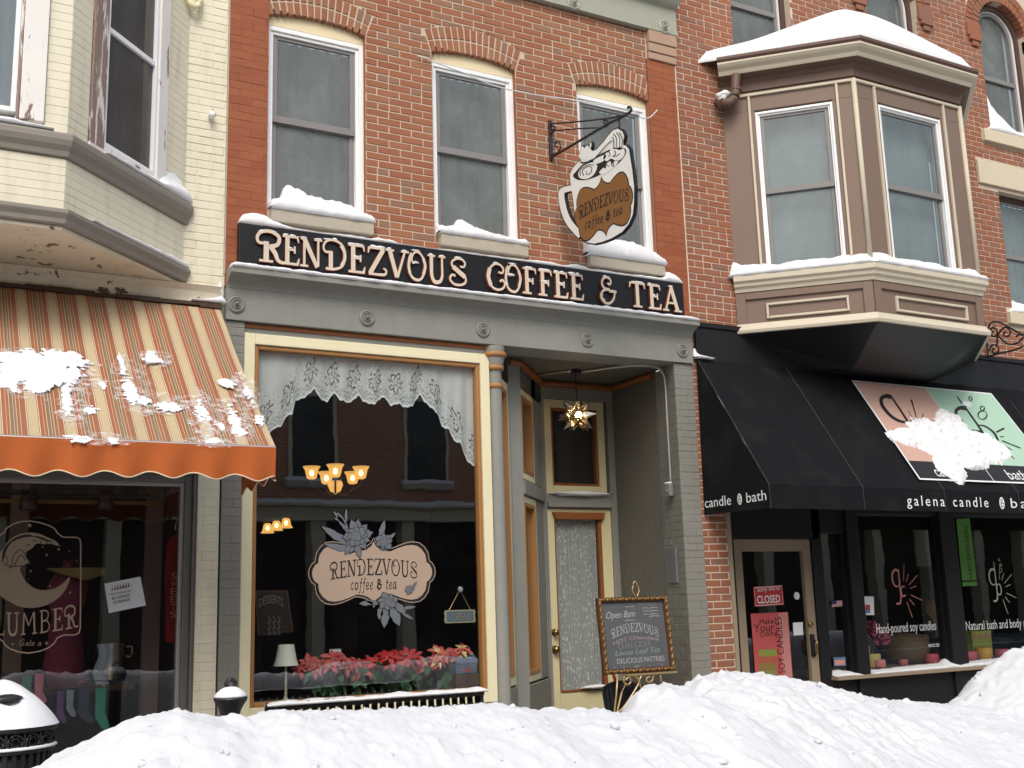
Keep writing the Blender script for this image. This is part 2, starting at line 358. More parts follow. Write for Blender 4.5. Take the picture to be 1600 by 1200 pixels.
def bank_mat():
    t = NT('ploughed snow'); a = t.noise(7, 7, 0.65); b = t.noise(110, 3, 0.7)
    x, y, z = t.xyz()
    d = t.step(t.noise(5.5, 6, 0.75, None, 0.8), 0.56, 0.78)
    near = t.math('MULTIPLY', t.step(x, 0.0, 1.0), 1.0)
    mk = t.n('ShaderNodeMapRange'); mk.inputs['From Min'].default_value = 4.2; mk.inputs['From Max'].default_value = 4.9; t.l(x, mk.inputs['Value'])
    mk2 = t.n('ShaderNodeMapRange'); mk2.inputs['From Min'].default_value = 7.0; mk2.inputs['From Max'].default_value = 5.6; t.l(x, mk2.inputs['Value'])
    w = t.math('MULTIPLY', t.math('MULTIPLY', mk.outputs[0], mk2.outputs[0]), 0.70)
    w = t.math('ADD', w, 0.06)
    gr = t.math('MULTIPLY', t.step(t.noise(75, 2, .5), .715, .74), t.math('ADD', t.math('MULTIPLY', w, .9), t.math('MULTIPLY', t.step(t.noise(2.4, 4), .52, .66), .5)), clamp=True)
    col = t.mix(t.math('MULTIPLY', d, w), t.mix(a, (0.64, 0.655, 0.685), (0.715, 0.725, 0.745)), (0.42, 0.36, 0.28)); col = t.mix(gr, col, (.13, .10, .075))
    return t.done(t.bsdf(col, 0.8, bump=t.math('ADD', a, t.math('MULTIPLY', b, 0.3)), bs=0.45, bd=0.02, spec=0.2))
M['bank'] = bank_mat()
M['pane_shop'] = glass_mat('shop window glass', (0.93, 0.96, 0.95), 0.0, dirt=0.012, boost=1.75, wave=0.05)
M['pane_cafe'] = glass_mat('cafe window glass', (0.93, 0.96, 0.95), 0.0, dirt=0.02, boost=2.3, wave=0.05)
M['pane_up'] = glass_mat('screened window glass', (0.80, 0.84, 0.84), 0.50, (0.190, 0.208, 0.206), 0.10, 0.25, 1.0, 0.1)
M['pane_bay'] = glass_mat('bay window glass', (0.80, 0.86, 0.87), 0.36, (0.20, 0.24, 0.25), 0.06, 0.2, 1.3, 0.15)
M['pane_left'] = glass_mat('dark screened glass', (0.6, 0.62, 0.62), 0.52, (0.105, 0.104, 0.108), 0.12, 0.15, 0.8, 0.1)
M['pane_blue'] = glass_mat('pale blue window glass', (0.8, 0.85, 0.9), 0.25, (0.20, 0.25, 0.30), 0.10, 0.1, 1.2, 0.1)
def curtain_mat(name, c, c2, sx=22):
    t = NT(name); a = t.noise(1, 3, 0.5, t.scaled(sx, sx, 0.6)); b = t.noise(3, 5, 0.6)
    return t.done(t.bsdf(t.mix(t.math('MULTIPLY', t.math('ADD', a, b), 0.55), c2, c), 0.9, spec=0.1))
M['drape'] = curtain_mat('grey green drapes', (0.30, 0.315, 0.285), (0.13, 0.142, 0.13))
M['drape_br'] = curtain_mat('brown drapes', (0.26, 0.225, 0.19), (0.06, 0.055, 0.052))
M['blind'] = paint('pale blind', (0.36, 0.41, 0.40), 0.8, 0.08, 2, 0.1)
def lace_mat(name, mode):
    t = NT(name); uvn = t.n('ShaderNodeUVMap'); uvn.uv_map = 'UVMap'; u, v, _ = t.xyz(uvn.outputs[0])
    if mode == 'valance':
        cu = t.math('SUBTRACT', t.math('FRACT', u), 0.5)                        # u: panels, v: metres above the hem / 0.2
        cv = t.math('SUBTRACT', v, 0.95)
        r = t.math('SQRT', t.math('ADD', t.math('MULTIPLY', t.math('MULTIPLY', cu, cu), 1.35), t.math('MULTIPLY', t.math('MULTIPLY', cv, cv), 0.62)))
        an = t.math('ARCTAN2', cv, cu)
        pet = t.math('ADD', 0.30, t.math('MULTIPLY', t.math('SINE', t.math('MULTIPLY', an, 7)), 0.07))
        hole = t.math('MULTIPLY', t.math('GREATER_THAN', r, t.math('SUBTRACT', pet, 0.06)), t.math('LESS_THAN', r, t.math('ADD', pet, 0.035)))
        hole = t.math('MULTIPLY', hole, t.math('GREATER_THAN', t.noise(9, 3, 0.7, uvn.outputs[0]), 0.44))
        core = t.math('MULTIPLY', t.math('LESS_THAN', r, 0.2), t.math('GREATER_THAN', t.noise(16, 2, 0.6, uvn.outputs[0]), 0.54))
        hole = t.math('MAXIMUM', hole, core)
        wv = t.math('SINE', t.math('ADD', t.math('MULTIPLY', v, 34), t.math('MULTIPLY', t.math('SINE', t.math('MULTIPLY', u, 38)), 1.6)))
        hem = t.math('MULTIPLY', t.math('LESS_THAN', v, 0.5), t.math('GREATER_THAN', wv, 0.35))
        hem = t.math('MULTIPLY', hem, t.math('GREATER_THAN', v, 0.1))
        alpha = t.math('SUBTRACT', t.math('SUBTRACT', 0.74, t.math('MULTIPLY', hole, 0.52)), t.math('MULTIPLY', hem, 0.26))
        net = t.math('MULTIPLY', t.math('GREATER_THAN', t.noise(11, 3, 0.6, uvn.outputs[0]), 0.57), t.math('LESS_THAN', v, 1.75)); alpha = t.math('SUBTRACT', alpha, t.math('MULTIPLY', net, 0.22))
        edge = t.math('LESS_THAN', v, 0.09); alpha = t.math('MAXIMUM', alpha, t.math('MULTIPLY', edge, 0.95))
        alpha = t.math('SUBTRACT', alpha, t.math('MULTIPLY', t.step(v, 1.6 / 4, 2.4 / 4), 0.0))
        tone = (0.88, 0.92, 0.93)
    else:
        vo = t.n('ShaderNodeTexVoronoi'); vo.inputs['Scale'].default_value = 30; t.l(t.scaled(1, 1, 0.8), vo.inputs['Vector'])
        sp = t.math('LESS_THAN', vo.outputs['Distance'], 0.44); fo = t.noise(1, 3, 0.6, t.scaled(34, 34, 0.4))
        spots = t.math('MULTIPLY', sp, t.math('GREATER_THAN', t.noise(26, 3), 0.5))
        alpha = t.math('ADD', t.math('MULTIPLY', spots, 0.42), t.math('MULTIPLY', t.step(fo, 0.3, 0.75), 0.62), clamp=True)
        alpha = t.math('MAXIMUM', alpha, 0.46); tone = (0.90, 0.91, 0.89)
    d = t.n('ShaderNodeBsdfDiffuse'); d.inputs[0].default_value = (*tone, 1); tl = t.n('ShaderNodeBsdfTranslucent'); tl.inputs[0].default_value = (*tone, 1)
    m0 = t.n('ShaderNodeMixShader'); m0.inputs[0].default_value = 0.18; t.l(d.outputs[0], m0.inputs[1]); t.l(tl.outputs[0], m0.inputs[2])
    tr = t.n('ShaderNodeBsdfTransparent'); mx = t.n('ShaderNodeMixShader'); t.l(alpha, mx.inputs[0]); t.l(tr.outputs[0], mx.inputs[1]); t.l(m0.outputs[0], mx.inputs[2])
    return t.done(mx.outputs[0])
M['lace'] = lace_mat('white lace valance', 'valance'); M['lace_door'] = lace_mat('white lace door curtain', 'door')
def stripe_mat():
    t = NT('striped awning canvas'); x, y, z = t.xyz()
    f = t.math('FRACT', t.math('DIVIDE', t.math('ADD', x, 3.0), 0.205))
    cr = (0.49, 0.385, 0.24); og = (0.33, 0.115, 0.06); br = (0.24, 0.135, 0.08); gy = (0.20, 0.165, 0.13); wh = (0.68, 0.60, 0.47); dk = (0.11, 0.07, 0.05)
    st = [(0, cr), (.25, dk), (.265, wh), (.285, og), (.385, cr), (.40, og), (.45, br), (.475, cr), (.50, br), (.55, gy), (.575, dk), (.585, cr), (.605, br), (.66, cr), (.68, br), (.71, og), (.76, cr), (.78, og), (.83, br), (.87, og), (.93, wh), (.95, dk), (.965, cr)]
    col = t.ramp(f, st, 'CONSTANT'); n = t.noise(1.6, 5, 0.6)
    col = t.mix(t.math('MULTIPLY', t.step(n, 0.45, 0.8), 0.25), col, (0.30, 0.24, 0.17))
    return t.done(t.bsdf(col, 0.9, bump=t.noise(240, 2), bs=0.25, bd=0.002, spec=0.1))
M['stripe'] = stripe_mat()
# ------------------------------------------------------------------ masonry
_bc = {}
BH = 0.0675; BL = 0.2146
def _brick_geo(mb, q, d0, depth, ch, jit=None):
    # q: four (u, z) corners bl, br, tr, tl
    N_ = len(q); cu = sum(p[0] for p in q) / N_; cz = sum(p[1] for p in q) / N_
    r = jit or (lambda: 0.0)
    a = []; b = []; c = []
    for u, z in q:
        su = 1 if u > cu else -1; sz = 1 if z > cz else -1
        a.append(mb.pt(u - su * ch + r(), d0 + abs(r()), z - sz * ch + r())); b.append(mb.pt(u + r(), d0 + ch, z + r())); c.append(mb.pt(u, d0 + depth, z))
    mb.idx(a)
    for i in range(N_):
        j = (i + 1) % N_; mb.idx([b[i], b[j], a[j], a[i]]); mb.idx([c[i], c[j], b[j], b[i]])
def brick_mesh(w, h, mat, var, depth=0.02, ch=0.004):
    k = (round(w, 3), round(h, 3), mat, var, depth)
    if k not in _bc:
        rnd = random.Random(var * 131 + int(w * 1000)); mb = MB(); w2, h2 = w / 2, h / 2
        _brick_geo(mb, [(-w2, -h2), (w2, -h2), (w2, h2), (-w2, h2)], 0.0, depth, ch, lambda: rnd.uniform(-0.0016, 0.0016))
        _bc[k] = mb.mesh('brick', M[mat], fix=True)
    return _bc[k]
def n4(q): return len(q) == 4
def seen(px, py, s=40): return -s < px < 1600 + s and -s < py < 1200 + s
def lay_bricks(parent, mat, T, x0, x1, z0, z1, excl=None, jt=0.011, phase=0.0, nmax=300, d0=0.0, rot=0.0, H=BH, L=BL, depth=0.02, name='brick', headers=0.04, ch=0.004, crown=None):
    bricks = []; n = int(math.ceil((z1 - z0) / H)); rnd = random.Random(int(x0 * 100 + z0 * 10) + 5)
    for k in range(n):
        za = z0 + k * H + jt / 2; zb = min(z0 + (k + 1) * H - jt / 2, z1)
        if zb - za < 0.015: continue
        def free(z, zo):
            iv = [(x0, x1)]
            for e in (excl(z, za, zb) if excl else []):
                nv = []
                for a, b in iv:
                    if e[1] <= a or e[0] >= b: nv.append((a, b)); continue
                    if e[0] > a: nv.append((a, e[0]))
                    if e[1] < b: nv.append((e[1], b))
                iv = nv
            return iv
        fa, fb = free(za, zb), free(zb, za)
        if len(fa) > len(fb):                                          # arches close inside this course
            nb = []
            for b0, b1 in fb:
                ins = [q for q in fa if q[0] >= b0 - .02 and q[1] <= b1 + .02]; cuts = [(ins[i][1] + ins[i + 1][0]) / 2 for i in range(len(ins) - 1)]
                e = [b0] + [v for c in cuts for v in (c - .004, c + .004)] + [b1]; nb += [(e[2 * i], e[2 * i + 1]) for i in range(len(e) // 2)]
            fb = nb
        if len(fa) != len(fb): fa = fb = (fa if len(fa) > len(fb) else fb)
        for (al, ar), (bl, br_) in zip(fa, fb):
            x = math.floor((min(al, bl) - phase) / L) * L + phase - L + (L / 2 if k % 2 else 0.0) + rnd.uniform(-0.006, 0.006)
            while x < max(ar, br_):
                parts = [(x, x + L)]
                if rnd.random() < headers: parts = [(x, x + L / 2), (x + L / 2, x + L)]
                for pa, pb in parts:
                    p0, p1 = pa + jt / 2, pb - jt / 2
                    q = [(max(p0, al), za), (min(p1, ar), za), (min(p1, br_), zb), (max(p0, bl), zb)]
                    if crown and za > 6.66 and q[2][0] - q[3][0] > 0.02 and any(crown(q[3][0] + (q[2][0] - q[3][0]) * k / 4) > za for k in range(5)):
                        bt = [(u, max(za, crown(u) + .007)) for u in (q[3][0] + (q[2][0] - q[3][0]) * k / 4 for k in range(5))]; bt = [b_ for b_ in bt if b_[1] < zb - .012]
                        if len(bt) > 1: bricks.append(bt + [(bt[-1][0], zb), (bt[0][0], zb)])
                        continue
                    if q[1][0] - q[0][0] > 0.025 and q[2][0] - q[3][0] > 0.02: bricks.append(q)
                x += L
    return put_bricks(parent, mat, T, bricks, nmax, d0, rot, depth, name, ch)
def put_bricks(parent, mat, T, bricks, nmax=300, d0=0.0, rot=0.0, depth=0.02, name='brick', ch=0.004):
    rnd = random.Random(len(bricks)); sc = []
    for q in bricks:
        n_ = len(q); c = [sum(p[0] for p in q) / n_, sum(p[1] for p in q) / n_]; P = [proj(T(u, d0, z)) for u, z in q]
        ar = abs(sum(P[i][0] * P[(i + 1) % n_][1] - P[(i + 1) % n_][0] * P[i][1] for i in range(n_))) / 2
        sc.append((ar if seen(*proj(T(c[0], d0, c[1])), 0) else -1.0, q, c))
    sc.sort(key=lambda t: -t[0]); rest = [t for t in sc[nmax:] if True] + [t for t in sc[:nmax] if t[0] <= 0]
    for a, q, c in sc[:nmax]:
        if a <= 0: continue
        rect = n4(q) and abs(q[0][0] - q[3][0]) < 1e-4 and abs(q[1][0] - q[2][0]) < 1e-4 and abs(q[0][1] - q[1][1]) < 1e-4
        if rect: me = brick_mesh(round((q[1][0] - q[0][0]) / 0.004) * 0.004, q[2][1] - q[1][1], mat, rnd.randrange(4), depth, ch)
        else:
            mb = MB(); _brick_geo(mb, [(u - c[0], z - c[1]) for u, z in q], 0.0, depth, ch); me = mb.mesh('brick', M[mat])
        o = bpy.data.objects.new(name, me); place(o, parent); o.location = Vector(T(c[0], d0 + rnd.uniform(-0.0015, 0.0015), c[1])); o.rotation_euler[2] = rot
        if o.parent and o.parent.type != 'EMPTY': pass
    if rest:
        mb = MB(T); mb.tone = []
        for a, q, c in rest:
            n0 = len(mb.f); dd = d0 + rnd.uniform(-0.0015, 0.0015); _brick_geo(mb, q, dd, depth, ch, lambda: rnd.uniform(-0.0012, 0.0012)); mb.tone += [rnd.random()] * (len(mb.f) - n0)
        o = mb.build(name, M[mat], parent); o['kind'] = 'stuff'
    return len(bricks)
def wall_sheet(name, parent, mat, T, x0, x1, z0, z1, holes, d, thick=0.25):
    xs = sorted(set([x0, x1] + [v for h in holes for v in h[:2] if x0 < v < x1])); zs = sorted(set([z0, z1] + [v for h in holes for v in h[2:] if z0 < v < z1]))
    mb = MB(T)
    for xa, xb in zip(xs, xs[1:]):
        for za, zb in zip(zs, zs[1:]):
            cx, cz = (xa + xb) / 2, (za + zb) / 2
            if any(h[0] < cx < h[1] and h[2] < cz < h[3] for h in holes): continue
            mb.face((xa, d, za), (xb, d, za), (xb, d, zb), (xa, d, zb))
    for h in holes:
        a, b, c, e = h
        mb.face((a, d, c), (a, d + thick, c), (a, d + thick, e), (a, d, e)); mb.face((b, d, c), (b, d, e), (b, d + thick, e), (b, d + thick, c))
        mb.face((a, d, e), (a, d + thick, e), (b, d + thick, e), (b, d, e)); mb.face((a, d, c), (b, d, c), (b, d + thick, c), (a, d + thick, c))
    return mb.build(name, M[mat], parent, fix=False)
def folds(u0, u1, z0, z1, d, amp, nf, seed=0):
    def fn(a, b):
        ph = a * nf * 2 * math.pi + 1.3 * noise.noise(Vector((a * 5, b * 0.7, seed)))
        return (u0 + (u1 - u0) * a, d + amp * (math.sin(ph) + 0.4 * math.sin(2.7 * ph + 1)), z1 + (z0 - z1) * b)
    return fn
def sash_window(parent, T, u0, u1, z0, z1, fw=0.055, fmat='white', smat='sash', pane='pane_up', back='drape', d0=0.045, meet=0.5, name='window', sw=0.045, seed=0, lab=None, twostep=True, blind=False):
    f = MB(T).ring(u0, u1, z0, z1, fw * 0.6, d0, d0 + 0.12)
    if twostep: f.ring(u0 + fw * 0.6, u1 - fw * 0.6, z0 + fw * 0.6, z1 - fw * 0.6, fw * 0.4, d0 + 0.016, d0 + 0.11)
    w = f.build(name, M[fmat], parent, bevel=0.004)
    a0, a1, b0, b1 = u0 + fw, u1 - fw, z0 + fw, z1 - fw; zm = b0 + (b1 - b0) * meet
    s1 = MB(T).ring(a0, a1, zm, b1, sw, d0 + 0.035, d0 + 0.062, wb=0.035, wt=0.03); s1.build('sash', M[smat], w, bevel=0.003)
    s2 = MB(T).ring(a0, a1, b0, zm - 0.002, sw, d0 + 0.058, d0 + 0.085, wt=0.03); s2.box(a0 + 0.002, a1 - 0.002, d0 + 0.028, d0 + 0.05, zm - 0.03, zm + 0.008); s2.build('sash', M[smat], w, bevel=0.003)
    for c0, c1, dd in ((zm + 0.034, b1 - 0.029, 0.048), (b0 + sw - 0.001, zm - 0.03, 0.071)):
        p = MB(T); p.face((a0 + sw - 0.001, d0 + dd, c0), (a1 - sw + 0.001, d0 + dd, c0), (a1 - sw + 0.001, d0 + dd, c1), (a0 + sw - 0.001, d0 + dd, c1)); p.build('pane', M[pane], w)
    c = MB(T).sheet(60, 6, folds(a0 - 0.04, a1 + 0.04, b0 - 0.03, b1 + 0.04, d0 + 0.2, 0.012 if not blind else 0.001, 8 + seed % 4, seed))
    c.build('blind' if blind else 'curtain', M[back], w, smooth=True)
    return w

# ------------------------------------------------------------------ ground
g = MB(); g.face((-250, -250, 0), (250, -250, 0), (250, 250, 0), (-250, 250, 0)); tag(g.build('ground', M['snow']), kind='structure')
t = NT('slushy asphalt'); n1 = t.noise(1, 6, .7, t.scaled(.25, 1.6, 1)); n2 = t.noise(6, 6, .7)
M['road'] = t.done(t.bsdf(t.mix(t.step(t.math('ADD', t.math('MULTIPLY', n1, .7), t.math('MULTIPLY', n2, .3)), .46, .70), (.055, .055, .058), (.42, .43, .45)), .55, bump=n2, bs=.5, bd=.02))
r_ = MB(); r_.face((-60, -14.6, .004), (60, -14.6, .004), (60, -5.0, .004), (-60, -5.0, .004)); tag(r_.build('road', M['road']), kind='structure')
p = MB(); p.box(-12, 22, -3.0, 0.6, 0.004, 0.12); tag(p.build('pavement', M['stone']), kind='structure')

# ------------------------------------------------------------------ the middle building (coffee shop)
rb = thing('brick_shop_building', 'narrow red brick coffee shop building with grey and cream storefront in the middle', 'building', (4.5, 0, 0.12))
F = front(0.0)
WIN = [(2.515, 3.395), (4.035, 4.905), (5.585, 6.445)]
def arch_half(zz):
    if zz < 6.46: return None
    if zz < 6.52: return 0.437
    if zz < 6.73: return 0.437 + (zz - 6.52) / 0.21 * 0.075
    d = zz - (6.835 - 1.30)
    return math.sqrt(max(0.0, 1.30 ** 2 - d * d)) if zz < 6.835 else None
def over_arch(u):
    for a, b in WIN:
        d = u - (a + b) / 2
        if abs(d) < 0.511: return 6.835 - 1.30 + math.sqrt(1.30 ** 2 - d * d)
    return 0.0
def ex_mid(z, za, zb):
    out = []
    if za < 6.99: out += [(6.447, 7.0)]
    elif za < 7.30: out += [(6.447, 7.0)]
    out.append((2.0, 2.522))
    for a, b in WIN:
        c = (a + b) / 2
        if za < 6.46 and zb > 4.80: out.append((a - 0.002, b + 0.002))
        elif za < 4.80 and zb > 4.67: out.append((a + 0.035, b + 0.04))
        else:
            h = arch_half(z if z > 6.46 else 6.47) if z >= 6.44 else None
            if h: out.append((c - h - 0.006, c + h + 0.006))
    return out
wall_sheet('wall', rb, 'mortar', F, 2.19, 6.80, 4.10, 8.9, [(a, b, 4.79, 6.585) for a, b in WIN], 0.0055)
lay_bricks(rb, 'brick', F, 2.52, 6.447, 4.10, 7.30, ex_mid, phase=0.071, nmax=300, crown=over_arch)
for wi, (a, b) in enumerate(WIN):
    c = (a + b) / 2; vs_ = []; R1 = (0.437 ** 2 + 0.062 ** 2) / 0.124; N = 15
    def inner(t): x = 0.437 * t; return (c + x, 6.52 + math.sqrt(R1 * R1 - x * x) - (R1 - 0.062))
    R2 = (0.505 ** 2 + 0.105 ** 2) / 0.21
    def outer(t): x = 0.505 * t; return (c + x, 6.73 + math.sqrt(R2 * R2 - x * x) - (R2 - 0.105))
    def mixp(p, q, k): return (p[0] + (q[0] - p[0]) * k, p[1] + (q[1] - p[1]) * k)
    for k in range(N):
        t0 = -1 + 2 * k / N + 0.016; t1 = -1 + 2 * (k + 1) / N - 0.016
        for r0, r1 in ((0.0, 0.465), (0.53, 1.0)):
            vs_.append([mixp(inner(t0), outer(t0), r0), mixp(inner(t1), outer(t1), r0), mixp(inner(t1), outer(t1), r1), mixp(inner(t0), outer(t0), r1)])
    put_bricks(rb, 'brick', F, vs_, 60, -0.002, depth=0.11, name='arch_brick')
    arc = [inner(-1 + 2 * k / 16) for k in range(17)]
    MB().prism([(b, 6.458), (b, 6.53)] + [(x, z + 0.012) for x, z in arc[::-1]] + [(a, 6.53), (a, 6.458)], 0.05, 0.09).build('arch_panel', M['tan'], rb)
    rv = MB(); rv.box(a - 0.06, a + 0.003, 0.006, 0.0495, 4.79, 6.52); rv.box(b - 0.003, b + 0.06, 0.006, 0.0495, 4.79, 6.52); rv.build('jamb', M['brick'], rb)
    w = sash_window(rb, F, a, b, 4.80, 6.456, fw=0.070, d0=0.05, meet=0.5, seed=wi)
    MB().box(a + 0.035, b + 0.045, -0.062, 0.2, 4.675, 4.785).build('sill', M['stone'], w, bevel=0.006)
# pressed-brick piers at the two edges
for a, b, nm in ((2.198, 2.522, 0), (6.447, 6.797, 1)):
    zt = 6.985 if nm else 8.4
    MB().box(a, b, -0.012, 0.2, 4.10, zt).build('pier', M['mortar_p'], rb)
    lay_bricks(rb, 'brick_p', F, a, b, 4.10, zt, None, jt=0.0022, phase=0.0, nmax=110, d0=-0.0155, name='pier_brick', headers=0.0, ch=0.0014, L=0.2075)
cp = MB()
for z0, z1, o in ((6.985, 7.06, 0.035), (7.066, 7.16, 0.045), (7.166, 7.298, 0.055)): cp.box(6.462, 6.815, -o, 0.15, z0, z1)
cp.build('pier_capital', M['stone_p'], rb, bevel=0.006)
MB().sweep([(-0.2, 7.30), (0.06, 7.30), (0.06, 7.34), (0.045, 7.345), (0.045, 7.60), (0.10, 7.62), (0.16, 7.68), (0.16, 7.72), (0.09, 7.73), (0.09, 8.6), (-0.2, 8.6)], [(2.15, 0), (6.83, 0)]).build('cornice', M['green_grey'], rb)
def rosette(c, r, mat, parent):
    MB().lathe([(0.0, 0.012), (r, 0.012), (r, -0.012), (r * 0.84, -0.020), (r * 0.72, -0.012), (r * 0.62, -0.010), (r * 0.52, -0.022), (r * 0.40, -0.012), (r * 0.26, -0.012), (r * 0.2, -0.045), (r * 0.07, -0.062), (0.001, -0.064)], c, 22, 'y', caps=False).build('rosette', M[mat], parent, smooth=True, auto=35)
for px, py in ((896, 5), (1038, 43)):
    q = at(px, py, -0.05); rosette((q.x, -0.05, q.z), 0.075, 'green_grey', rb)
# white lime line where the buildings meet
MB().box(6.797, 6.812, -0.014, 0.1, 4.35, 7.3).build('joint_strip', M['stone_c'], rb)

# storefront: fascia, cornice, piers
MB().sweep([(-0.3, 3.825), (0.03, 3.825), (0.03, 4.085), (0.036, 4.085), (0.036, 4.10), (0.05, 4.12), (0.085, 4.145), (0.13, 4.165), (0.165, 4.175), (0.165, 4.225), (0.03, 4.235), (-0.3, 4.235)], [(2.205, 0), (6.79, 0)]).build('storefront_cornice', M['grey'], rb, bevel=0.003)
for px, py in ((369, 476), (573, 497), (754, 515.5), (917, 531.5), (1066, 548)):
    q = at(px, py, -0.03); rosette((q.x, -0.03, q.z), 0.067, 'grey', rb)
MB().box(2.205, 2.36, -0.002, 0.3, 0.12, 3.822).build('storefront_pier', M['grey'], rb)
lay_bricks(rb, 'grey_brick', F, 2.205, 2.36, 0.125, 3.822, None, jt=0.004, nmax=0, d0=-0.006, name='pier_brick', phase=0.03, ch=0.002)
pp = MB(); pp.slab([(6.573, 0.001), (6.798, 0.001), (6.798, 0.6), (6.69, 0.6), (6.69, 0.48)], 0.12, 3.822); pp.build('storefront_pier', M['grey'], rb)
lay_bricks(rb, 'grey_brick', F, 6.571, 6.798, 0.125, 3.822, None, jt=0.004, nmax=0, d0=-0.003, name='pier_brick', phase=0.06, ch=0.002)
_dx, _dy = 6.69 - 6.573, 0.48; _l = math.hypot(_dx, _dy)
TRV = lambda u, d, z: (6.573 + (_dx * (1 - u / _l)) + _dy / _l * d, _dy * (1 - u / _l) - _dx / _l * d, z)
lay_bricks(rb, 'grey_brick', TRV, 0.004, _l - 0.004, 0.125, 3.822, None, jt=0.004, nmax=0, d0=-0.0035, name='pier_brick', phase=0.1, ch=0.002)
gm = MB(); gm.box(2.362, 4.53, 0.012, 0.1, 3.785, 3.822); gm.build('gilt_moulding', M['rust'], rb, bevel=0.006)
MB().box(2.362, 4.56, 0.028, 0.12, 3.738, 3.785).build('head_rail', M['grey'], rb)
# big shop window
sw = MB(); sw.ring(2.362, 4.545, 0.775, 3.74, 0.088, 0.004, 0.14); sw.build('shop_window', M['cream'], rb, bevel=0.006); SHOP = bpy.data.objects[-1] if False else [o for o in rb.children if o.name.startswith('shop_window')][0]
MB().ring(2.45, 4.457, 0.863, 3.652, 0.036, 0.022, 0.10).build('gilt_frame', M['gold'], SHOP, bevel=0.01)
pn = MB(); pn.face((2.485, 0.07, 0.898), (4.422, 0.07, 0.898), (4.422, 0.07, 3.617), (2.485, 0.07, 3.617)); pn.build('pane', M['pane_cafe'], SHOP)
MB().box(2.362, 4.545, 0.03, 0.3, 0.12, 0.773).build('bulkhead', M['grey'], rb)
MB().box(2.34, 4.57, -0.05, 0.03, 0.70, 0.772).build('window_ledge', M['grey'], rb, bevel=0.008)
# column at the corner of the recess
cm = MB(); C0 = (4.615, 0.045, 0)
cm.lathe([(0.11, 0.12), (0.11, 0.35), (0.085, 0.40), (0.068, 0.45), (0.064, 3.4), (0.064, 3.6), (0.072, 3.63), (0.095, 3.70), (0.098, 3.82)], C0, 20); col_ = cm.build('column', M['grey'], rb, smooth=True, auto=30)
gr = MB()
for z, r in ((3.462, 0.076), (3.625, 0.086), (3.742, 0.113)): gr.lathe([(r * 0.8, -0.024), (r, -0.018), (r * 1.02, 0.0), (r, 0.018), (r * 0.8, 0.024)], (C0[0], C0[1], z), 20)
gr.build('gilt_ring', M['gold'], col_, smooth=True)
# recess: ceiling, floor, walls
A0, A1, A2, A3 = (4.67, 0.06), (4.995, 0.465), (5.115, 0.485), (5.80, 1.25)
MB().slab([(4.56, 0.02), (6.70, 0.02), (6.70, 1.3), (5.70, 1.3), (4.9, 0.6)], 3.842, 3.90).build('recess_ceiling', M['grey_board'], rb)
MB().sweep([(0.0, 3.768), (0.03, 3.774), (0.042, 3.80), (0.03, 3.83), (0.0, 3.84)], [A1, A2, A3, (6.68, 1.25), (6.68, 0.50)]).build('ceiling_moulding', M['rust'], rb)
MB().box(4.62, 6.69, 0.0, 1.5, 0.12, 0.30).build('entry_step', M['stone'], rb)
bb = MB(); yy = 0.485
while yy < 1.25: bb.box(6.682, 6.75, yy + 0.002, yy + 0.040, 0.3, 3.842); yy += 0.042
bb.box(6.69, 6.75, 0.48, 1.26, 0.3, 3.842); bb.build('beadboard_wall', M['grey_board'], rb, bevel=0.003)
# door wall
D = front(1.25)
dw = MB(D); dw.box(5.80, 5.83, -0.0, 0.12, 0.3, 3.84); dw.box(6.61, 6.684, 0.0, 0.12, 0.3, 3.84); dw.box(5.83, 6.61, 0.0, 0.12, 2.515, 2.66); dw.box(5.83, 6.61, 0.0, 0.12, 3.65, 3.84); dw.box(5.83, 6.60, -0.03, -0.001, 2.525, 2.575)
dw.build('door_wall', M['grey'], rb, bevel=0.005)
tw = MB(D).ring(5.832, 6.575, 2.665, 3.645, 0.085, 0.015, 0.08).build('transom_window', M['cream_dk'], rb, bevel=0.004)
MB(D).ring(5.917, 6.49, 2.75, 3.56, 0.028, 0.025, 0.09).build('russet_frame', M['rust'], tw, bevel=0.006)
q = MB(D); q.face((5.944, 0.06, 2.777), (6.463, 0.06, 2.777), (6.463, 0.06, 3.533), (5.944, 0.06, 3.533)); q.build('pane', M['pane_shop'], tw)
dr = MB(D); dr.box(5.832, 5.918, 0.02, 0.065, 0.305, 2.513); dr.box(6.475, 6.608, 0.02, 0.065, 0.305, 2.513); dr.box(5.918, 6.475, 0.02, 0.065, 0.305, 0.70); dr.box(5.918, 6.475, 0.02, 0.065, 2.40, 2.513)
door = dr.build('door', M['cream_dk'], rb, bevel=0.005)
fr = MB(D); fr.box(6.44, 6.475, 0.004, 0.05, 0.70, 2.40); fr.box(5.918, 6.44, 0.008, 0.05, 0.70, 0.72); fr.box(5.918, 5.926, 0.012, 0.05, 0.72, 2.40)
fr.build('russet_frame', M['rust'], door, bevel=0.004)
MB(D).prism([(5.885, 2.475), (5.915, 2.40), (6.485, 2.40), (6.515, 2.475)], -0.03, 0.02).build('russet_header', M['rust'], door, bevel=0.006)
q = MB(D); q.face((5.924, 0.035, 0.718), (6.442, 0.035, 0.718), (6.442, 0.035, 2.402), (5.924, 0.035, 2.402)); q.build('pane', M['pane_shop'], door)
q = MB(D); q.sheet(70, 4, folds(5.92, 6.445, 0.71, 2.40, 0.075, 0.008, 15, 4), uv=lambda a, b: (a, b)); q.build('lace_curtain', M['lace_door'], door, smooth=True)
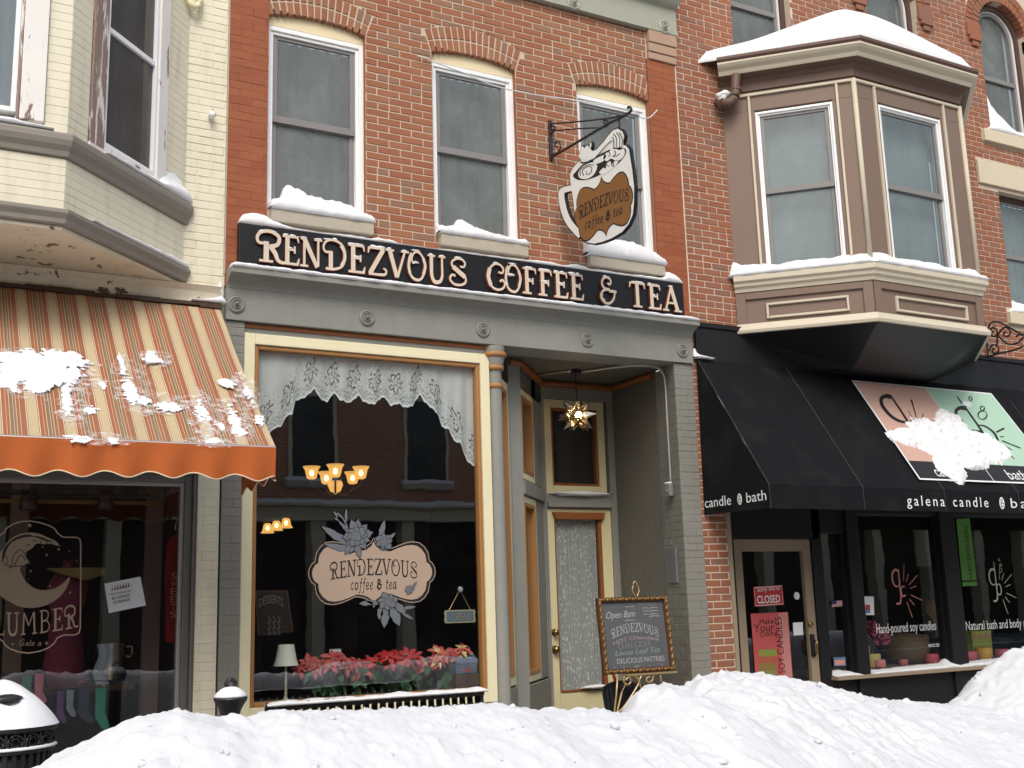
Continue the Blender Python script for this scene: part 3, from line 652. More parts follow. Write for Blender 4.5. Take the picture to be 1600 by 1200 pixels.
for z, r in ((1.283, 0.030), (1.118, 0.034)):
    MB(D).lathe([(r * 1.15, 0.02), (r * 1.15, 0.012), (r * 0.6, 0.006), (r * 0.55, -0.012), (r, -0.03), (r * 0.8, -0.045), (0.002, -0.05)], (5.865, 0.0, z), 16, 'y').build('knob' if z < 1.2 else 'deadbolt', M['brass'], door, smooth=True)
# angled side lights of the recess
def side_light(p, q, segs):
    d = Vector((q[0] - p[0], q[1] - p[1])); L = d.length; d.normalize(); T = angled(p[0], p[1], d.y, -d.x)
    post = MB(T); post.box(0.0, L, 0.10, 0.14, 3.60, 3.842); post.box(0, L, 0.0, 0.12, 0.12, 0.85)
    post.box(0, 0.035, 0.0, 0.12, 0.85, 3.6); post.box(L - 0.035, L, 0.0, 0.12, 0.85, 3.6)
    for z0, z1 in segs[1]: post.box(0.035, L - 0.035, -0.02, 0.12, z0, z1)
    o = post.build('side_light', M['grey'], rb, bevel=0.005)
    for z0, z1, cw in segs[0]:
        E = (L - 0.037) if L < .6 else L * .62; post2 = MB(T).box(E + .002, L - .036, 0.012, 0.08, z0, z1).build('side_panel', M['grey'], o) if L > .6 else None
        MB(T).ring(0.037, E, z0, z1, cw, 0.01, 0.08).build('cream_frame', M['cream'], o, bevel=0.004)
        MB(T).ring(0.037 + cw, E - cw, z0 + cw, z1 - cw, 0.04, 0.004, 0.085).build('russet_frame', M['gold'], o, bevel=0.006)
        g_ = MB(T); k = 0.037 + cw + 0.039; g_.face((k, 0.05, z0 + cw + 0.039), (E - cw - .039, 0.05, z0 + cw + 0.039), (E - cw - .039, 0.05, z1 - cw - 0.039), (k, 0.05, z1 - cw - 0.039)); g_.build('pane', M['pane_shop'], o)
side_light(A0, A1, ([(0.87, 3.58, 0.075)], []))
side_light(A2, A3, ([(2.72, 3.58, 0.06), (0.87, 2.56, 0.06)], [(2.57, 2.70)]))
MB().box(4.985, 5.115, 0.463, 0.60, 0.12, 3.842).build('recess_post', M['grey'], rb, bevel=0.006)
# dark room behind the glass
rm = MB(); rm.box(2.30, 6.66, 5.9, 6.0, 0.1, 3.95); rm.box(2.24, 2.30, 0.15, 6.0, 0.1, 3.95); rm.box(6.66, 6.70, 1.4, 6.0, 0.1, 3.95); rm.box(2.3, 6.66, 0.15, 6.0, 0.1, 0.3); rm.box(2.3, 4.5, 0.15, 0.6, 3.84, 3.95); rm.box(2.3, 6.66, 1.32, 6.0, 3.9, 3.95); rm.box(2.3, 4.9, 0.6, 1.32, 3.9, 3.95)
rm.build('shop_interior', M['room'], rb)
MB().box(2.37, 4.6, 0.16, 0.75, 0.80, 0.86).build('display_shelf', M['shelf'], rb)
for x, y in ((3.9, 5.8), (3.1, 5.84), (5.2, 5.8)): MB().box(x, x + 0.35, y, 5.89, 0.4, 2.3).build('back_panel', M['wood'], rb, bevel=0.01)
# ------------------------------------------------------------------ lettering: strokes (smooth or straight) with a width at each end
SERIF = 0.085
def _s(x, y, w=0.34, t=SERIF): return ('l', [(x - w / 2, y), (x + w / 2, y)], t, t)
GL = {
 'R': (0.92, [('l', [(.34, .05), (.34, .66)], .20, .19), _s(.34, .045, .44), ('c', [(.30, .60), (.10, .60), (.05, .78), (.20, .95), (.50, .98), (.74, .84), (.70, .60), (.44, .50)], .10, .15), ('c', [(.46, .52), (.62, .32), (.72, .10), (.90, .04), (.98, .10)], .19, .08)]),
 'E': (0.78, [('l', [(.26, .04), (.26, .96)], .21, .21), ('l', [(.06, .955), (.72, .955)], .09, .09), ('l', [(.68, .98), (.74, .78)], .12, .05), ('l', [(.26, .52), (.56, .52)], .09, .09), ('l', [(.57, .64), (.57, .40)], .09, .09), ('l', [(.06, .045), (.70, .045)], .09, .10), ('l', [(.69, .02), (.76, .25)], .14, .05)]),
 'N': (0.98, [('l', [(.20, .05), (.20, .95)], .12, .12), _s(.20, .045, .34), ('l', [(.04, .955), (.28, .955)], .09, .09), ('l', [(.20, .95), (.76, .03)], .22, .18), ('l', [(.80, .06), (.80, .95)], .11, .11), _s(.80, .955, .34)]),
 'D': (1.0, [('l', [(.34, .05), (.34, .62)], .19, .19), ('c', [(.32, .58), (.12, .58), (.05, .74), (.18, .93), (.48, .98), (.80, .84), (.92, .52), (.80, .18), (.48, .045), (.14, .045)], .09, .10), ('c', [(.74, .84), (.88, .64), (.89, .40), (.76, .17)], .14, .14)]),
 'Z': (0.84, [('l', [(.12, .955), (.80, .955)], .09, .09), ('l', [(.14, .98), (.08, .76)], .12, .05), ('l', [(.74, .93), (.16, .06)], .20, .20), ('l', [(.10, .045), (.62, .045)], .09, .10), ('c', [(.58, .05), (.80, .07), (.86, .20), (.74, .28)], .12, .08)]),
 'V': (0.94, [('l', [(.16, .95), (.46, .03)], .21, .18), ('l', [(.48, .03), (.80, .95)], .12, .10), _s(.16, .955, .36), _s(.80, .955, .34)]),
 'O': (0.96, [('c', [(.44, .64), (.30, .58), (.24, .74), (.40, .95), (.66, .92), (.86, .68), (.88, .40), (.72, .10), (.48, .02), (.22, .12), (.08, .40), (.12, .72), (.24, .90)], .08, .12), ('c', [(.80, .78), (.90, .52), (.80, .22)], .15, .15), ('c', [(.14, .22), (.08, .46), (.14, .74)], .15, .15)]),
 'U': (0.98, [('c', [(.24, .95), (.24, .55), (.25, .26), (.36, .06), (.54, .03), (.70, .10), (.78, .30), (.78, .60), (.78, .95)], .20, .11), _s(.24, .955, .38), _s(.78, .955, .34)]),
 'S': (0.86, [('c', [(.56, .70), (.72, .70), (.78, .84), (.64, .96), (.42, .97), (.20, .84), (.24, .64), (.50, .50), (.76, .36), (.78, .14), (.54, .03), (.26, .05), (.10, .20), (.18, .36), (.34, .34)], .09, .10), ('c', [(.24, .66), (.50, .50), (.76, .34)], .20, .20)]),
 'C': (0.88, [('c', [(.60, .68), (.78, .66), (.84, .82), (.66, .96), (.40, .95), (.16, .74), (.10, .44), (.24, .14), (.52, .03), (.80, .10), (.90, .28), (.78, .40), (.66, .33)], .09, .10), ('c', [(.18, .78), (.10, .46), (.22, .16)], .20, .20)]),
 'F': (0.74, [('l', [(.26, .04), (.26, .96)], .21, .21), _s(.26, .045, .46), ('l', [(.06, .955), (.72, .955)], .09, .09), ('l', [(.68, .98), (.74, .78)], .12, .05), ('l', [(.26, .50), (.54, .50)], .09, .09), ('l', [(.56, .62), (.56, .38)], .09, .09)]),
 'T': (0.86, [('l', [(.43, .04), (.43, .95)], .21, .21), _s(.43, .045, .46), ('l', [(.06, .955), (.80, .955)], .09, .09), ('l', [(.80, .98), (.84, .76)], .12, .05), ('l', [(.06, .98), (.02, .76)], .12, .05)]),
 'A': (0.96, [('l', [(.46, .98), (.14, .04)], .11, .11), ('l', [(.46, .98), (.78, .04)], .21, .21), ('l', [(.28, .34), (.66, .34)], .09, .09), _s(.14, .045, .32), _s(.80, .045, .40)]),
 '&': (0.98, [('c', [(.90, .44), (.82, .20), (.58, .03), (.30, .04), (.10, .22), (.20, .44), (.46, .53), (.62, .52)], .10, .12), ('c', [(.60, .53), (.34, .55), (.18, .72), (.30, .93), (.56, .97), (.70, .84), (.62, .72), (.50, .76)], .13, .10), ('l', [(.58, .47), (1.0, .47)], .10, .10), ('c', [(.14, .36), (.12, .20), (.30, .06)], .17, .17)]),
 'L': (0.74, [('l', [(.26, .04), (.26, .96)], .15, .15), _s(.26, .955, .36), ('l', [(.10, .045), (.70, .045)], .09, .09), ('l', [(.69, .02), (.74, .24)], .12, .05)]),
 'M': (1.15, [('l', [(.18, .05), (.24, .95)], .14, .12), ('l', [(.24, .95), (.56, .40)], .12, .12), ('l', [(.56, .40), (.90, .95)], .08, .09), ('l', [(.92, .95), (.96, .05)], .16, .16), _s(.18, .045, .3), _s(.96, .045, .34)]),
 'B': (0.84, [('l', [(.24, .04), (.24, .96)], .15, .15), ('c', [(.1, .955), (.5, .955), (.68, .82), (.64, .64), (.44, .53), (.24, .53)], .09, .09), ('c', [(.3, .53), (.6, .5), (.76, .30), (.64, .09), (.4, .045), (.1, .045)], .09, .09)]),
 'P': (0.78, [('l', [(.24, .04), (.24, .96)], .15, .15), ('c', [(.1, .955), (.5, .955), (.70, .80), (.64, .56), (.44, .46), (.24, .46)], .09, .09), _s(.24, .045, .34)]),
 'c': (0.52, [('c', [(.44, .46), (.34, .52), (.18, .44), (.08, .22), (.14, .05), (.26, .0), (.42, .10)], .07, .06)]),
 'o': (0.58, [('c', [(.32, .52), (.14, .44), (.08, .2), (.18, .02), (.34, .02), (.48, .22), (.46, .42), (.32, .52)], .085, .085)]),
 'f': (0.44, [('c', [(.52, .80), (.42, .84), (.34, .70), (.26, .30), (.20, -.05), (.10, -.24), (.0, -.20)], .065, .065), ('l', [(.10, .50), (.46, .50)], .06, .06)]),
 'e': (0.52, [('c', [(.10, .24), (.34, .28), (.45, .40), (.36, .52), (.20, .46), (.08, .22), (.14, .04), (.28, .0), (.46, .12)], .06, .06)]),
 't': (0.40, [('c', [(.26, .74), (.20, .40), (.14, .12), (.20, .0), (.36, .08)], .08, .06), ('l', [(.06, .50), (.38, .50)], .06, .06)]),
 'a': (0.62, [('c', [(.46, .48), (.32, .52), (.16, .40), (.08, .16), (.16, .0), (.30, .08), (.44, .36)], .07, .07), ('c', [(.50, .52), (.44, .22), (.46, .02), (.60, .08)], .085, .06)]),
 'n': (0.6, [('l', [(.12, .5), (.08, 0)], .08, .08), ('c', [(.1, .3), (.26, .5), (.42, .46), (.42, .2), (.44, .0), (.56, .08)], .06, .06)]),
 'l': (0.3, [('c', [(.2, .9), (.12, .3), (.14, .0), (.26, .06)], .08, .06)]),
 'G': (0.95, [('c', [(.8, .8), (.6, .98), (.3, .84), (.12, .4), (.3, .05), (.62, .12), (.76, .42), (.5, .44)], .08, .08), ('l', [(.76, .42), (.64, -.1)], .07, .05)]),
 ' ': (0.45, []),
 'j': (0.70, []),
 ',': (0.2, []),
}
GL['+'] = (0.72, [(k, [(x * .7, y * .74) for x, y in p], a, b) for k, p, a, b in GL['&'][1]])
def stroke(mb, pts, w0, w1, mp, d, th=0.0, k=1.0, curve=False, side=None):
    # mp maps (gx, gy) to a plane point (u, z); front at depth d, thickness th going back
    P = crom([(x, y, 0) for x, y in pts], 5) if curve else [Vector((x, y, 0)) for x, y in pts]
    n = len(P); l = []; r = []
    for i, p in enumerate(P):
        t = i / max(1, n - 1); w = (w0 + (w1 - w0) * t) * k / 2
        dd = (P[min(i + 1, n - 1)] - P[max(i - 1, 0)]); dd = dd.normalized() if dd.length > 1e-9 else Vector((1, 0, 0))
        nn = Vector((-dd.y, dd.x, 0)) * w; l.append(mp(p.x + nn.x, p.y + nn.y)); r.append(mp(p.x - nn.x, p.y - nn.y))
    F_ = [(mb.pt(a[0], d, a[1]), mb.pt(b[0], d, b[1])) for a, b in zip(l, r)]
    for (a, b), (c, e) in zip(F_, F_[1:]): mb.idx([a, b, e, c])
    if th:
        B_ = [(mb.pt(a[0], d + th, a[1]), mb.pt(b[0], d + th, b[1])) for a, b in zip(l, r)]
        s0 = mb.mi
        if side is not None: mb.mi = side
        for i in range(n - 1):
            mb.idx([F_[i][0], F_[i + 1][0], B_[i + 1][0], B_[i][0]]); mb.idx([F_[i][1], B_[i][1], B_[i + 1][1], F_[i + 1][1]])
        for i in (0, n - 1): mb.idx([F_[i][0], F_[i][1], B_[i][1], B_[i][0]])
        mb.mi = s0
def glyph(mb, ch, mp, d, th=0.0, k=1.0, side=None, dz=0.0004):
    for i, (kind, pts, w0, w1) in enumerate(GL[ch][1]): stroke(mb, pts, w0, w1, mp, d - dz * i, th, k, kind == 'c', side)
def width(s, sp=0.06): return sum(GL[c][0] + sp for c in s) - sp
def text(mb, s, warp, d, th=0.0, k=1.0, sp=0.06, dz=0.0004):
    # warp(t, gy, total) -> plane point; t = pen position in glyph units
    x = 0.0; W = width(s, sp)
    for c in s:
        glyph(mb, c, (lambda gx, gy, x=x: warp(x + gx, gy, W)), d, th, k, None, dz); x += GL[c][0] + sp
def text_parts(name, mat, parent, T, s, warp, d, k=1.0, sp=0.06):
    x = 0.0; W = width(s, sp)
    for c in s:
        if c != ' ':
            mb = MB(T); glyph(mb, c, (lambda gx, gy, x=x: warp(x + gx, gy, W)), d, 0.0, k); mb.build(name, M[mat], parent, fix=False)
        x += GL[c][0] + sp
def line_warp(x0, z0, x1, z1, h, sx=None):
    dx, dz = x1 - x0, z1 - z0; L = math.hypot(dx, dz); ux, uz = dx / L, dz / L
    return lambda t, g, W: (x0 + dx * t / W - uz * g * h, z0 + dz * t / W + ux * g * h)
def print_text(s, T, u0, z0, h, d, mat, parent, w=None, shear=0.0, slope=0.0, name='lettering', space=1.0, bold=0.0, label=None, arc=0.0, align='L'):
    cu = bpy.data.curves.new(name, 'FONT'); cu.body = s; cu.size = 1.0; cu.shear = shear; cu.space_character = space; cu.offset = bold; cu.resolution_u = 3
    o = bpy.data.objects.new(name, cu); COL.objects.link(o); dg = bpy.context.evaluated_depsgraph_get(); me0 = o.evaluated_get(dg).to_mesh()
    v = [q.co.copy() for q in me0.vertices]; f = [list(p.vertices) for p in me0.polygons]; o.evaluated_get(dg).to_mesh_clear(); bpy.data.objects.remove(o)
    xs = [p.x for p in v]; W = max(xs) - min(xs); xm = min(xs); kx = (w / W) if w else h / 0.73; ky = h / 0.73
    if align == 'C': u0 = u0 - W * kx / 2
    mb = MB(T)
    for p in v:
        a = (p.x - xm) * kx; tt = a / (W * kx) * 2 - 1
        mb.pt(u0 + a, d, z0 + p.y * ky + a * slope + arc * (1 - tt * tt))
    if h < 0.058:
        for q in f: mb.idx(q)
        ob = mb.build(name, M[mat], parent, fix=False); ob['kind'] = 'stuff'; return ob
    gp = list(range(len(v)))                                          # one part per letter
    def fd(i):
        while gp[i] != i: gp[i] = gp[gp[i]]; i = gp[i]
        return i
    for q in f:
        for i in q[1:]: gp[fd(i)] = fd(q[0])
    isl = {}
    for q in f: isl.setdefault(fd(q[0]), []).append(q)
    L = sorted(([min(v[i].x for q in fs for i in q), max(v[i].x for q in fs for i in q), fs] for fs in isl.values()), key=lambda t: t[0]); out = []
    for a, b, fs in L:
        if out and a < out[-1][1] - 0.3 * min(b - a, out[-1][1] - out[-1][0]): out[-1][1] = max(b, out[-1][1]); out[-1][2] += fs
        else: out.append([a, b, list(fs)])
    for a, b, fs in out:
        m2 = MB(); rm_ = {}
        for q in fs:
            for i in q:
                if i not in rm_: rm_[i] = len(m2.v); m2.v.append(mb.v[i])
            m2.idx([rm_[i] for i in q])
        m2.build('letter', M[mat], parent, fix=False)
def flat(mb, pts, d, curve=False, n=5, closed=True):                  # pts (u, z) -> one n-gon at depth d
    P = [(p.x, p.y) for p in crom([(a, b, 0) for a, b in pts], n, closed)] if curve else pts
    mb.idx([mb.pt(a, d, b) for a, b in P]); return P
def plaque(cx, cz, hw, hh):                                           # scalloped plaque outline
    q = [(0, 1), (.035, .86), (.10, .77), (.18, .71), (.28, .68), (.43, .80), (.55, .87), (.64, .89), (.74, .86), (.82, .75), (.88, .58), (.895, .45), (.90, .33), (.955, .25), (.99, .12), (1.0, 0)]
    up = q; out = [(x, z) for x, z in up] + [(x, -z) for x, z in up[-2::-1]] + [(-x, -z) for x, z in up[1:]] + [(-x, z) for x, z in up[-2:0:-1]]
    return [(cx + x * hw, cz + z * hh) for x, z in out]
def outline(mb, poly, w, d, closed=True):                             # thin line along a polygon
    n = len(poly); P = [Vector((a, b)) for a, b in poly]; L = []; 
    for i in range(n):
        a = P[i - 1] if (closed or i > 0) else P[i]; b = P[(i + 1) % n] if (closed or i < n - 1) else P[i]
        t = (b - a).normalized(); nn = Vector((-t.y, t.x)) * w / 2; L.append((mb.pt(P[i].x + nn.x, d, P[i].y + nn.y), mb.pt(P[i].x - nn.x, d, P[i].y - nn.y)))
    for i in range(n if closed else n - 1):
        a, b = L[i], L[(i + 1) % n]; mb.idx([a[0], a[1], b[1], b[0]])

# ------------------------------------------------------------------ the long name board
nb = thing('name_board', 'long black name board with raised cream letters above the grey cornice', 'sign', (4.48, -0.05, 4.25))
MB().box(2.285, 6.685, -0.07, -0.012, 4.252, 4.622).build('board', M['black_board'], nb, bevel=0.004)
_lx = [(2.412, 2.648, 'R'), (2.622, 2.775, 'E'), (2.776, 2.968, 'N'), (2.968, 3.185, 'D'), (3.183, 3.345, 'E'), (3.352, 3.528, 'Z'), (3.530, 3.735, 'V'), (3.724, 3.905, 'O'), (3.908, 4.092, 'U'), (4.108, 4.295, 'S'),
 (4.486, 4.668, 'C'), (4.668, 4.845, 'O'), (4.848, 4.995, 'F'), (5.012, 5.160, 'F'), (5.172, 5.335, 'E'), (5.345, 5.505, 'E'), (5.676, 5.868, '&'), (6.022, 6.205, 'T'), (6.226, 6.390, 'E'), (6.412, 6.625, 'A')]
sb_ = MB()
for k, (a, b, ch) in enumerate(_lx):
    gw = GL[ch][0]; h = 0.252 if ch not in 'RDO&' else 0.266; z0 = 4.305
    mb = MB(); glyph(mb, ch, lambda gx, gy: (a + (b - a) * gx / gw, z0 + gy * h), -0.098, 0.0275, 0.86, 1)
    mb.build('letter', [M['letter'], M['letter_side']], nb, fix=False)
    rnd = random.Random(k * 7 + 1)                                    # snow caught on top of the letters
    tops = {'R': [(.2, .95), (.5, .99)], 'E': [(.2, .99), (.5, .99), (.4, .56)], 'N': [(.15, .99), (.8, .99)], 'D': [(.3, .98), (.5, 1.0)], 'Z': [(.3, .99), (.6, .99)], 'V': [(.15, .99), (.8, .99)], 'O': [(.5, 1.0), (.4, .6)], 'U': [(.24, .99), (.78, .99)], 'S': [(.5, 1.0)], 'C': [(.5, .99)], 'F': [(.3, .99), (.5, .99), (.4, .55)], 'T': [(.3, .99), (.6, .99)], 'A': [(.46, 1.0)], '&': [(.4, .99), (.8, .5)]}[ch]
    for tx, ty in tops:
        sb_.blob((a + (b - a) * tx / gw, -0.088, z0 + ty * h + 0.004), (rnd.uniform(.02, .05), 0.014, rnd.uniform(.006, .013)), 8, 0.7, k + tx)
tag(sb_.build('letter_snow', M['snow'], None, smooth=True), 'thin crumbs of snow lying on the tops of the raised sign letters', 'snow', kind='stuff')

# ------------------------------------------------------------------ printed plaque on the big window (print is part of the window)
G = front(0.0)
def gpx(px, py, y=0.06): q = at(px, py, y); return (q.x, q.z)
yp = 0.062
cx, cz = gpx(584, 894.8); hw, hh = 0.52, 0.250
ap = MB(); flat(ap, plaque(cx + .004, cz - .004, hw * 1.035, hh * 1.08), yp); ap.build('plaque_shadow', M['ink'], SHOP, fix=False)
ap = MB(); flat(ap, plaque(cx, cz, hw, hh), yp - 0.0015); ap.build('plaque_print', M['decal_cream'], SHOP, fix=False)
ap = MB(); outline(ap, plaque(cx, cz + .002, hw * 1.055, hh * 1.11), 0.006, yp - 0.0008); ap.build('plaque_line', M['decal_cream'], SHOP, fix=False)
def arcw(x0, x1, zb, h, sag): return lambda t, g, W: (x0 + (x1 - x0) * t / W, zb + sag * (1 - (2 * t / W - 1) ** 2) + g * h)
text_parts('letter', 'ink', SHOP, None, 'RENDEZVOUS', arcw(cx - .375, cx + .385, cz - .055, 0.135, 0.035), yp - 0.003, k=0.72, sp=0.03)
text_parts('letter', 'ink', SHOP, None, 'coffee + tea', line_warp(cx - .20, cz - .132, cx + .20, cz - .132, 0.105), yp - 0.003, k=1.25, sp=0.05)
def petals(mb, mbk, c, R, n, rot, d, lx=1.0, wd=0.55, tip=0.12, seed=0):
    rnd = random.Random(seed)
    for k in range(n):
        a = rot + 2 * math.pi * k / n + rnd.uniform(-.12, .12); r = R * rnd.uniform(.85, 1.1); w = r * wd * rnd.uniform(.8, 1.2); ca, sa = math.cos(a), math.sin(a); dd = d - 0.0004 * (k % 7)
        o = [(0, 0), (.25, -.42), (.55, -.60), (.85, -.36), (.93, -.15), (1 + tip, .02), (.94, .16), (.82, .40), (.5, .58), (.22, .40)]
        P = [(c[0] + (x * r * ca - y * w * sa) * lx, c[1] + x * r * sa + y * w * ca) for x, y in o]; P2 = [(c[0] + (x * r * 1.06 * ca - y * w * 1.16 * sa) * lx, c[1] + x * r * 1.06 * sa + y * w * 1.16 * ca) for x, y in o]
        flat(mbk, P2, dd + 0.0002, True, 2); flat(mb, P, dd, True, 2)
def leaf(mb, mbk, a, b, w, d):
    a = Vector(a); b = Vector(b); t = b - a; n = Vector((-t.y, t.x)).normalized()
    P = [a] + [a + t * k + n * w * s for k, s in ((.2, .6), (.35, .75), (.42, .66), (.55, 1), (.62, .85), (.8, .6))] + [b] + [a + t * k - n * w * s for k, s in ((.8, .55), (.66, .8), (.58, .7), (.4, .95), (.3, .75), (.15, .4))]
    flat(mbk, [tuple(p + (p - (a + b) / 2) * 0.08) for p in P], d + .0002); flat(mb, [tuple(p) for p in P], d)
fl = MB(); fk = MB(); dpt = yp - 0.004
for (a, b, w) in (((553, 855), (502, 822), .035), ((560, 862), (506, 850), .03), ((545, 835), (527, 800), .028), ((541, 822), (520, 798), .016), ((540, 818), (541, 794), .013), ((536, 812), (522, 810), .016), ((592, 850), (601, 812), .028), ((600, 850), (618, 832), .018), ((592, 858), (614, 855), .022)): leaf(fl, fk, gpx(*a), gpx(*b), w, dpt)
petals(fl, fk, gpx(557, 838), 0.125, 11, 0.3, dpt - .003, 1.0, .5, .1, 1); petals(fl, fk, gpx(557, 838), 0.085, 8, 0.1, dpt - .006, 1, .6, .05, 2); petals(fl, fk, gpx(556, 838), 0.045, 6, 0.5, dpt - .009, 1, .7, .0, 3)
petals(fl, fk, gpx(600, 846), 0.075, 7, 0.9, dpt - .003, 1.0, .6, .1, 4); petals(fl, fk, gpx(600, 848), 0.04, 5, 0.2, dpt - .006, 1, .6, .1, 5)
leaf(fl, fk, gpx(556, 848), gpx(562, 871), .03, dpt - .006); leaf(fl, fk, gpx(548, 850), gpx(538, 866), .022, dpt - .006)
for (a, b, w) in (((584, 942), (561, 943), .022), ((592, 944), (571, 938), .02), ((620, 952), (650, 948), .016), ((625, 956), (646, 968), .014), ((636, 925), (650, 912), .012)): leaf(fl, fk, gpx(*a), gpx(*b), w, dpt)
for (a, b, w) in (((602, 945), (600, 981), .04), ((610, 945), (624, 978), .045), ((596, 945), (592, 968), .03), ((612, 940), (634, 958), .035)): leaf(fl, fk, gpx(*a), gpx(*b), w, dpt - .002)
petals(fl, fk, gpx(605, 940), 0.075, 7, 0.2, dpt - .004, 1.2, .6, .05, 6); petals(fl, fk, gpx(605, 940), 0.04, 5, 0.2, dpt - .007, 1, .6, .0, 7); petals(fl, fk, gpx(639, 921), 0.04, 6, 0.2, dpt - .004, 1, .6, .1, 8); leaf(fl, fk, gpx(640, 920), gpx(651, 909), .012, dpt - .006)
for q in fl.f:
    m2 = MB(); m2.v = [fl.v[i] for i in q]; m2.idx(range(len(q))); m2.build('petal_print', M['decal_grey'], SHOP, fix=False)
fk.build('flower_line', M['ink'], SHOP, fix=False)['kind'] = 'stuff'

# ------------------------------------------------------------------ hanging cup sign and its wall bracket (both stand out at right angles from the wall)
XS = 5.262
def zx(zx_, zy): q = atx(840 + zx_ / 4.8, 150 + zy / 4.8, XS); return (-q.y, q.z)
TS = lambda u, d, z: (XS + d, -u, z)
br = thing('sign_bracket', 'black wrought iron scroll bracket on the brick, carrying the cup sign', 'bracket', (XS, 0, 5.7))
def bar3(pts, r, curve=False, n=6):
    P = [zx(*p) for p in pts]; P = [Vector((XS, -u, z)) for u, z in P]
    return MB().tube(crom(P, 5) if curve else P, r, n)
MB().box(XS - 0.016, XS + 0.016, -0.022, 0.004, zx(95, 490)[1], zx(90, 185)[1]).build('wall_plate', M['iron'], br, bevel=0.003)
def join(name, parent, lst, mat):
    for q in lst: q.build(name, M[mat], parent, smooth=True)
bar3([(100, 210), (330, 190), (560, 165), (650, 140)], 0.008).build('top_bar', M['iron'], br, smooth=True)
bar3([(120, 262), (300, 245), (480, 237)], 0.007).build('middle_bar', M['iron'], br, smooth=True)
bar3([(95, 465), (300, 345), (520, 215), (620, 165), (680, 130), (703, 105), (690, 84), (676, 90)], 0.0125, True).build('brace', M['iron'], br, smooth=True)
join('scroll', br, [bar3([(98, 440), (150, 425), (172, 385), (160, 345), (135, 350), (132, 375), (150, 385)], 0.008, True), bar3([(120, 262), (95, 300), (88, 360), (95, 420)], 0.010, True), bar3([(95, 225), (130, 232), (125, 255), (108, 250)], 0.009, True), bar3([(480, 238), (520, 225), (535, 205), (520, 185), (500, 185), (500, 200), (512, 205)], 0.008, True)], 'iron')
bar3([(616, 180), (606, 195), (618, 212), (608, 228), (618, 244)], 0.006, True).build('hook', M['iron'], br, smooth=True)
cs = thing('hanging_sign', 'white coffee cup shaped hanging sign with brown plaque and pouring cream', 'sign', (XS, -0.75, 4.95))
body = [(252, 640), (248, 590), (270, 540), (325, 482), (322, 430), (336, 378), (346, 378), (354, 396), (370, 376), (384, 372), (396, 394), (398, 352), (408, 350), (410, 372), (402, 398), (420, 416), (450, 400), (500, 345), (545, 288), (575, 258), (606, 246), (640, 265), (655, 300), (648, 340), (640, 366), (670, 374), (692, 402), (702, 470), (716, 560), (730, 680), (729, 800), (720, 890), (690, 960), (640, 1020), (560, 1068), (490, 1095), (430, 1108), (380, 1100), (345, 1082), (330, 1050), (290, 940), (275, 800)]
hnd = [(270, 690), (205, 705), (184, 730), (190, 800), (210, 880), (250, 960), (330, 1050)]
def Z2(L): return [zx(*p) for p in L]
def cen(P): return (sum(p[0] for p in P) / len(P), sum(p[1] for p in P) / len(P))
def grow(P, k):
    n = len(P); out = []; ar = sum(P[i][0] * P[(i + 1) % n][1] - P[(i + 1) % n][0] * P[i][1] for i in range(n)); sg = 1 if ar > 0 else -1
    for i in range(n):
        t = (Vector(P[(i + 1) % n]) - Vector(P[i - 1])).normalized(); out.append((P[i][0] + t.y * k * sg, P[i][1] - t.x * k * sg))
    return out
bk = MB(TS); bk.prism(grow(Z2(body), 0.012), -0.006, 0.022); stroke(bk, hnd, 58, 64, lambda a, b: zx(a, b), -0.0058, 0.0275, 1, True); bk.build('edge', M['black'], cs, fix=False)
fc = MB(TS); flat(fc, Z2(body), -0.0085); stroke(fc, hnd, 42, 50, lambda a, b: zx(a, b), -0.0083, 0, 1, True); fc.build('cup_face', M['sign_white'], cs, fix=False)
cf = MB(TS); flat(cf, Z2([(272, 600), (300, 562), (340, 520), (420, 470), (520, 415), (600, 385), (650, 390), (672, 410), (660, 450), (610, 510), (540, 555), (460, 600), (380, 628), (310, 630)]), -0.0100, True, 3); cf.build('coffee_print', M['ink'], cs, fix=False)
fm = MB(TS)
for L in ([(312, 590), (330, 545), (380, 510), (430, 500), (455, 530), (430, 590), (380, 622), (330, 620)], [(470, 575), (500, 540), (520, 545), (525, 510), (555, 490), (560, 515), (600, 480), (610, 500), (560, 555), (500, 590)], [(500, 470), (520, 430), (545, 420), (560, 395), (590, 400), (620, 385), (655, 400), (662, 430), (640, 470), (600, 490), (560, 470), (530, 490)], [(322, 470), (400, 480), (450, 455), (520, 390), (560, 345), (585, 350), (600, 400), (640, 400), (648, 340), (600, 270), (540, 310), (450, 405), (400, 430), (330, 430)], [(430, 480), (520, 440), (500, 490), (440, 510)]): flat(fm, Z2(L), -0.0112, True, 3)
fm.build('foam_print', M['sign_white'], cs, fix=False)['kind'] = 'stuff'
fk2 = MB(TS)
for L in ([(335, 505), (410, 490), (450, 455), (520, 375), (565, 335)], [(355, 600), (345, 560), (385, 530), (415, 540), (405, 580), (375, 590), (375, 565)], [(330, 600), (330, 555), (385, 518), (432, 520)], [(575, 285), (600, 320), (600, 395)], [(600, 275), (625, 320), (622, 395)], [(620, 275), (643, 320), (640, 390)], [(570, 310), (580, 340), (578, 400)], [(545, 420), (552, 440), (540, 455)], [(585, 410), (595, 435), (575, 455), (605, 450), (625, 430)], [(525, 515), (545, 530)], [(560, 515), (580, 530), (575, 500)], [(322, 470), (340, 500), (400, 492)]): stroke(fk2, L, 7, 5, lambda a, b: zx(a, b), -0.0124, 0, 1, True)
fk2.build('cream_line', M['ink'], cs, fix=False)['kind'] = 'stuff'
sk = lambda x, y: (505 + x * 210 , 826 - y * 232 - x * 98)
pl = [(503 + u * 214 - v * 19, 830 - v * 217 - u * 90) for u, v in plaque(0, 0, 1, 1)]
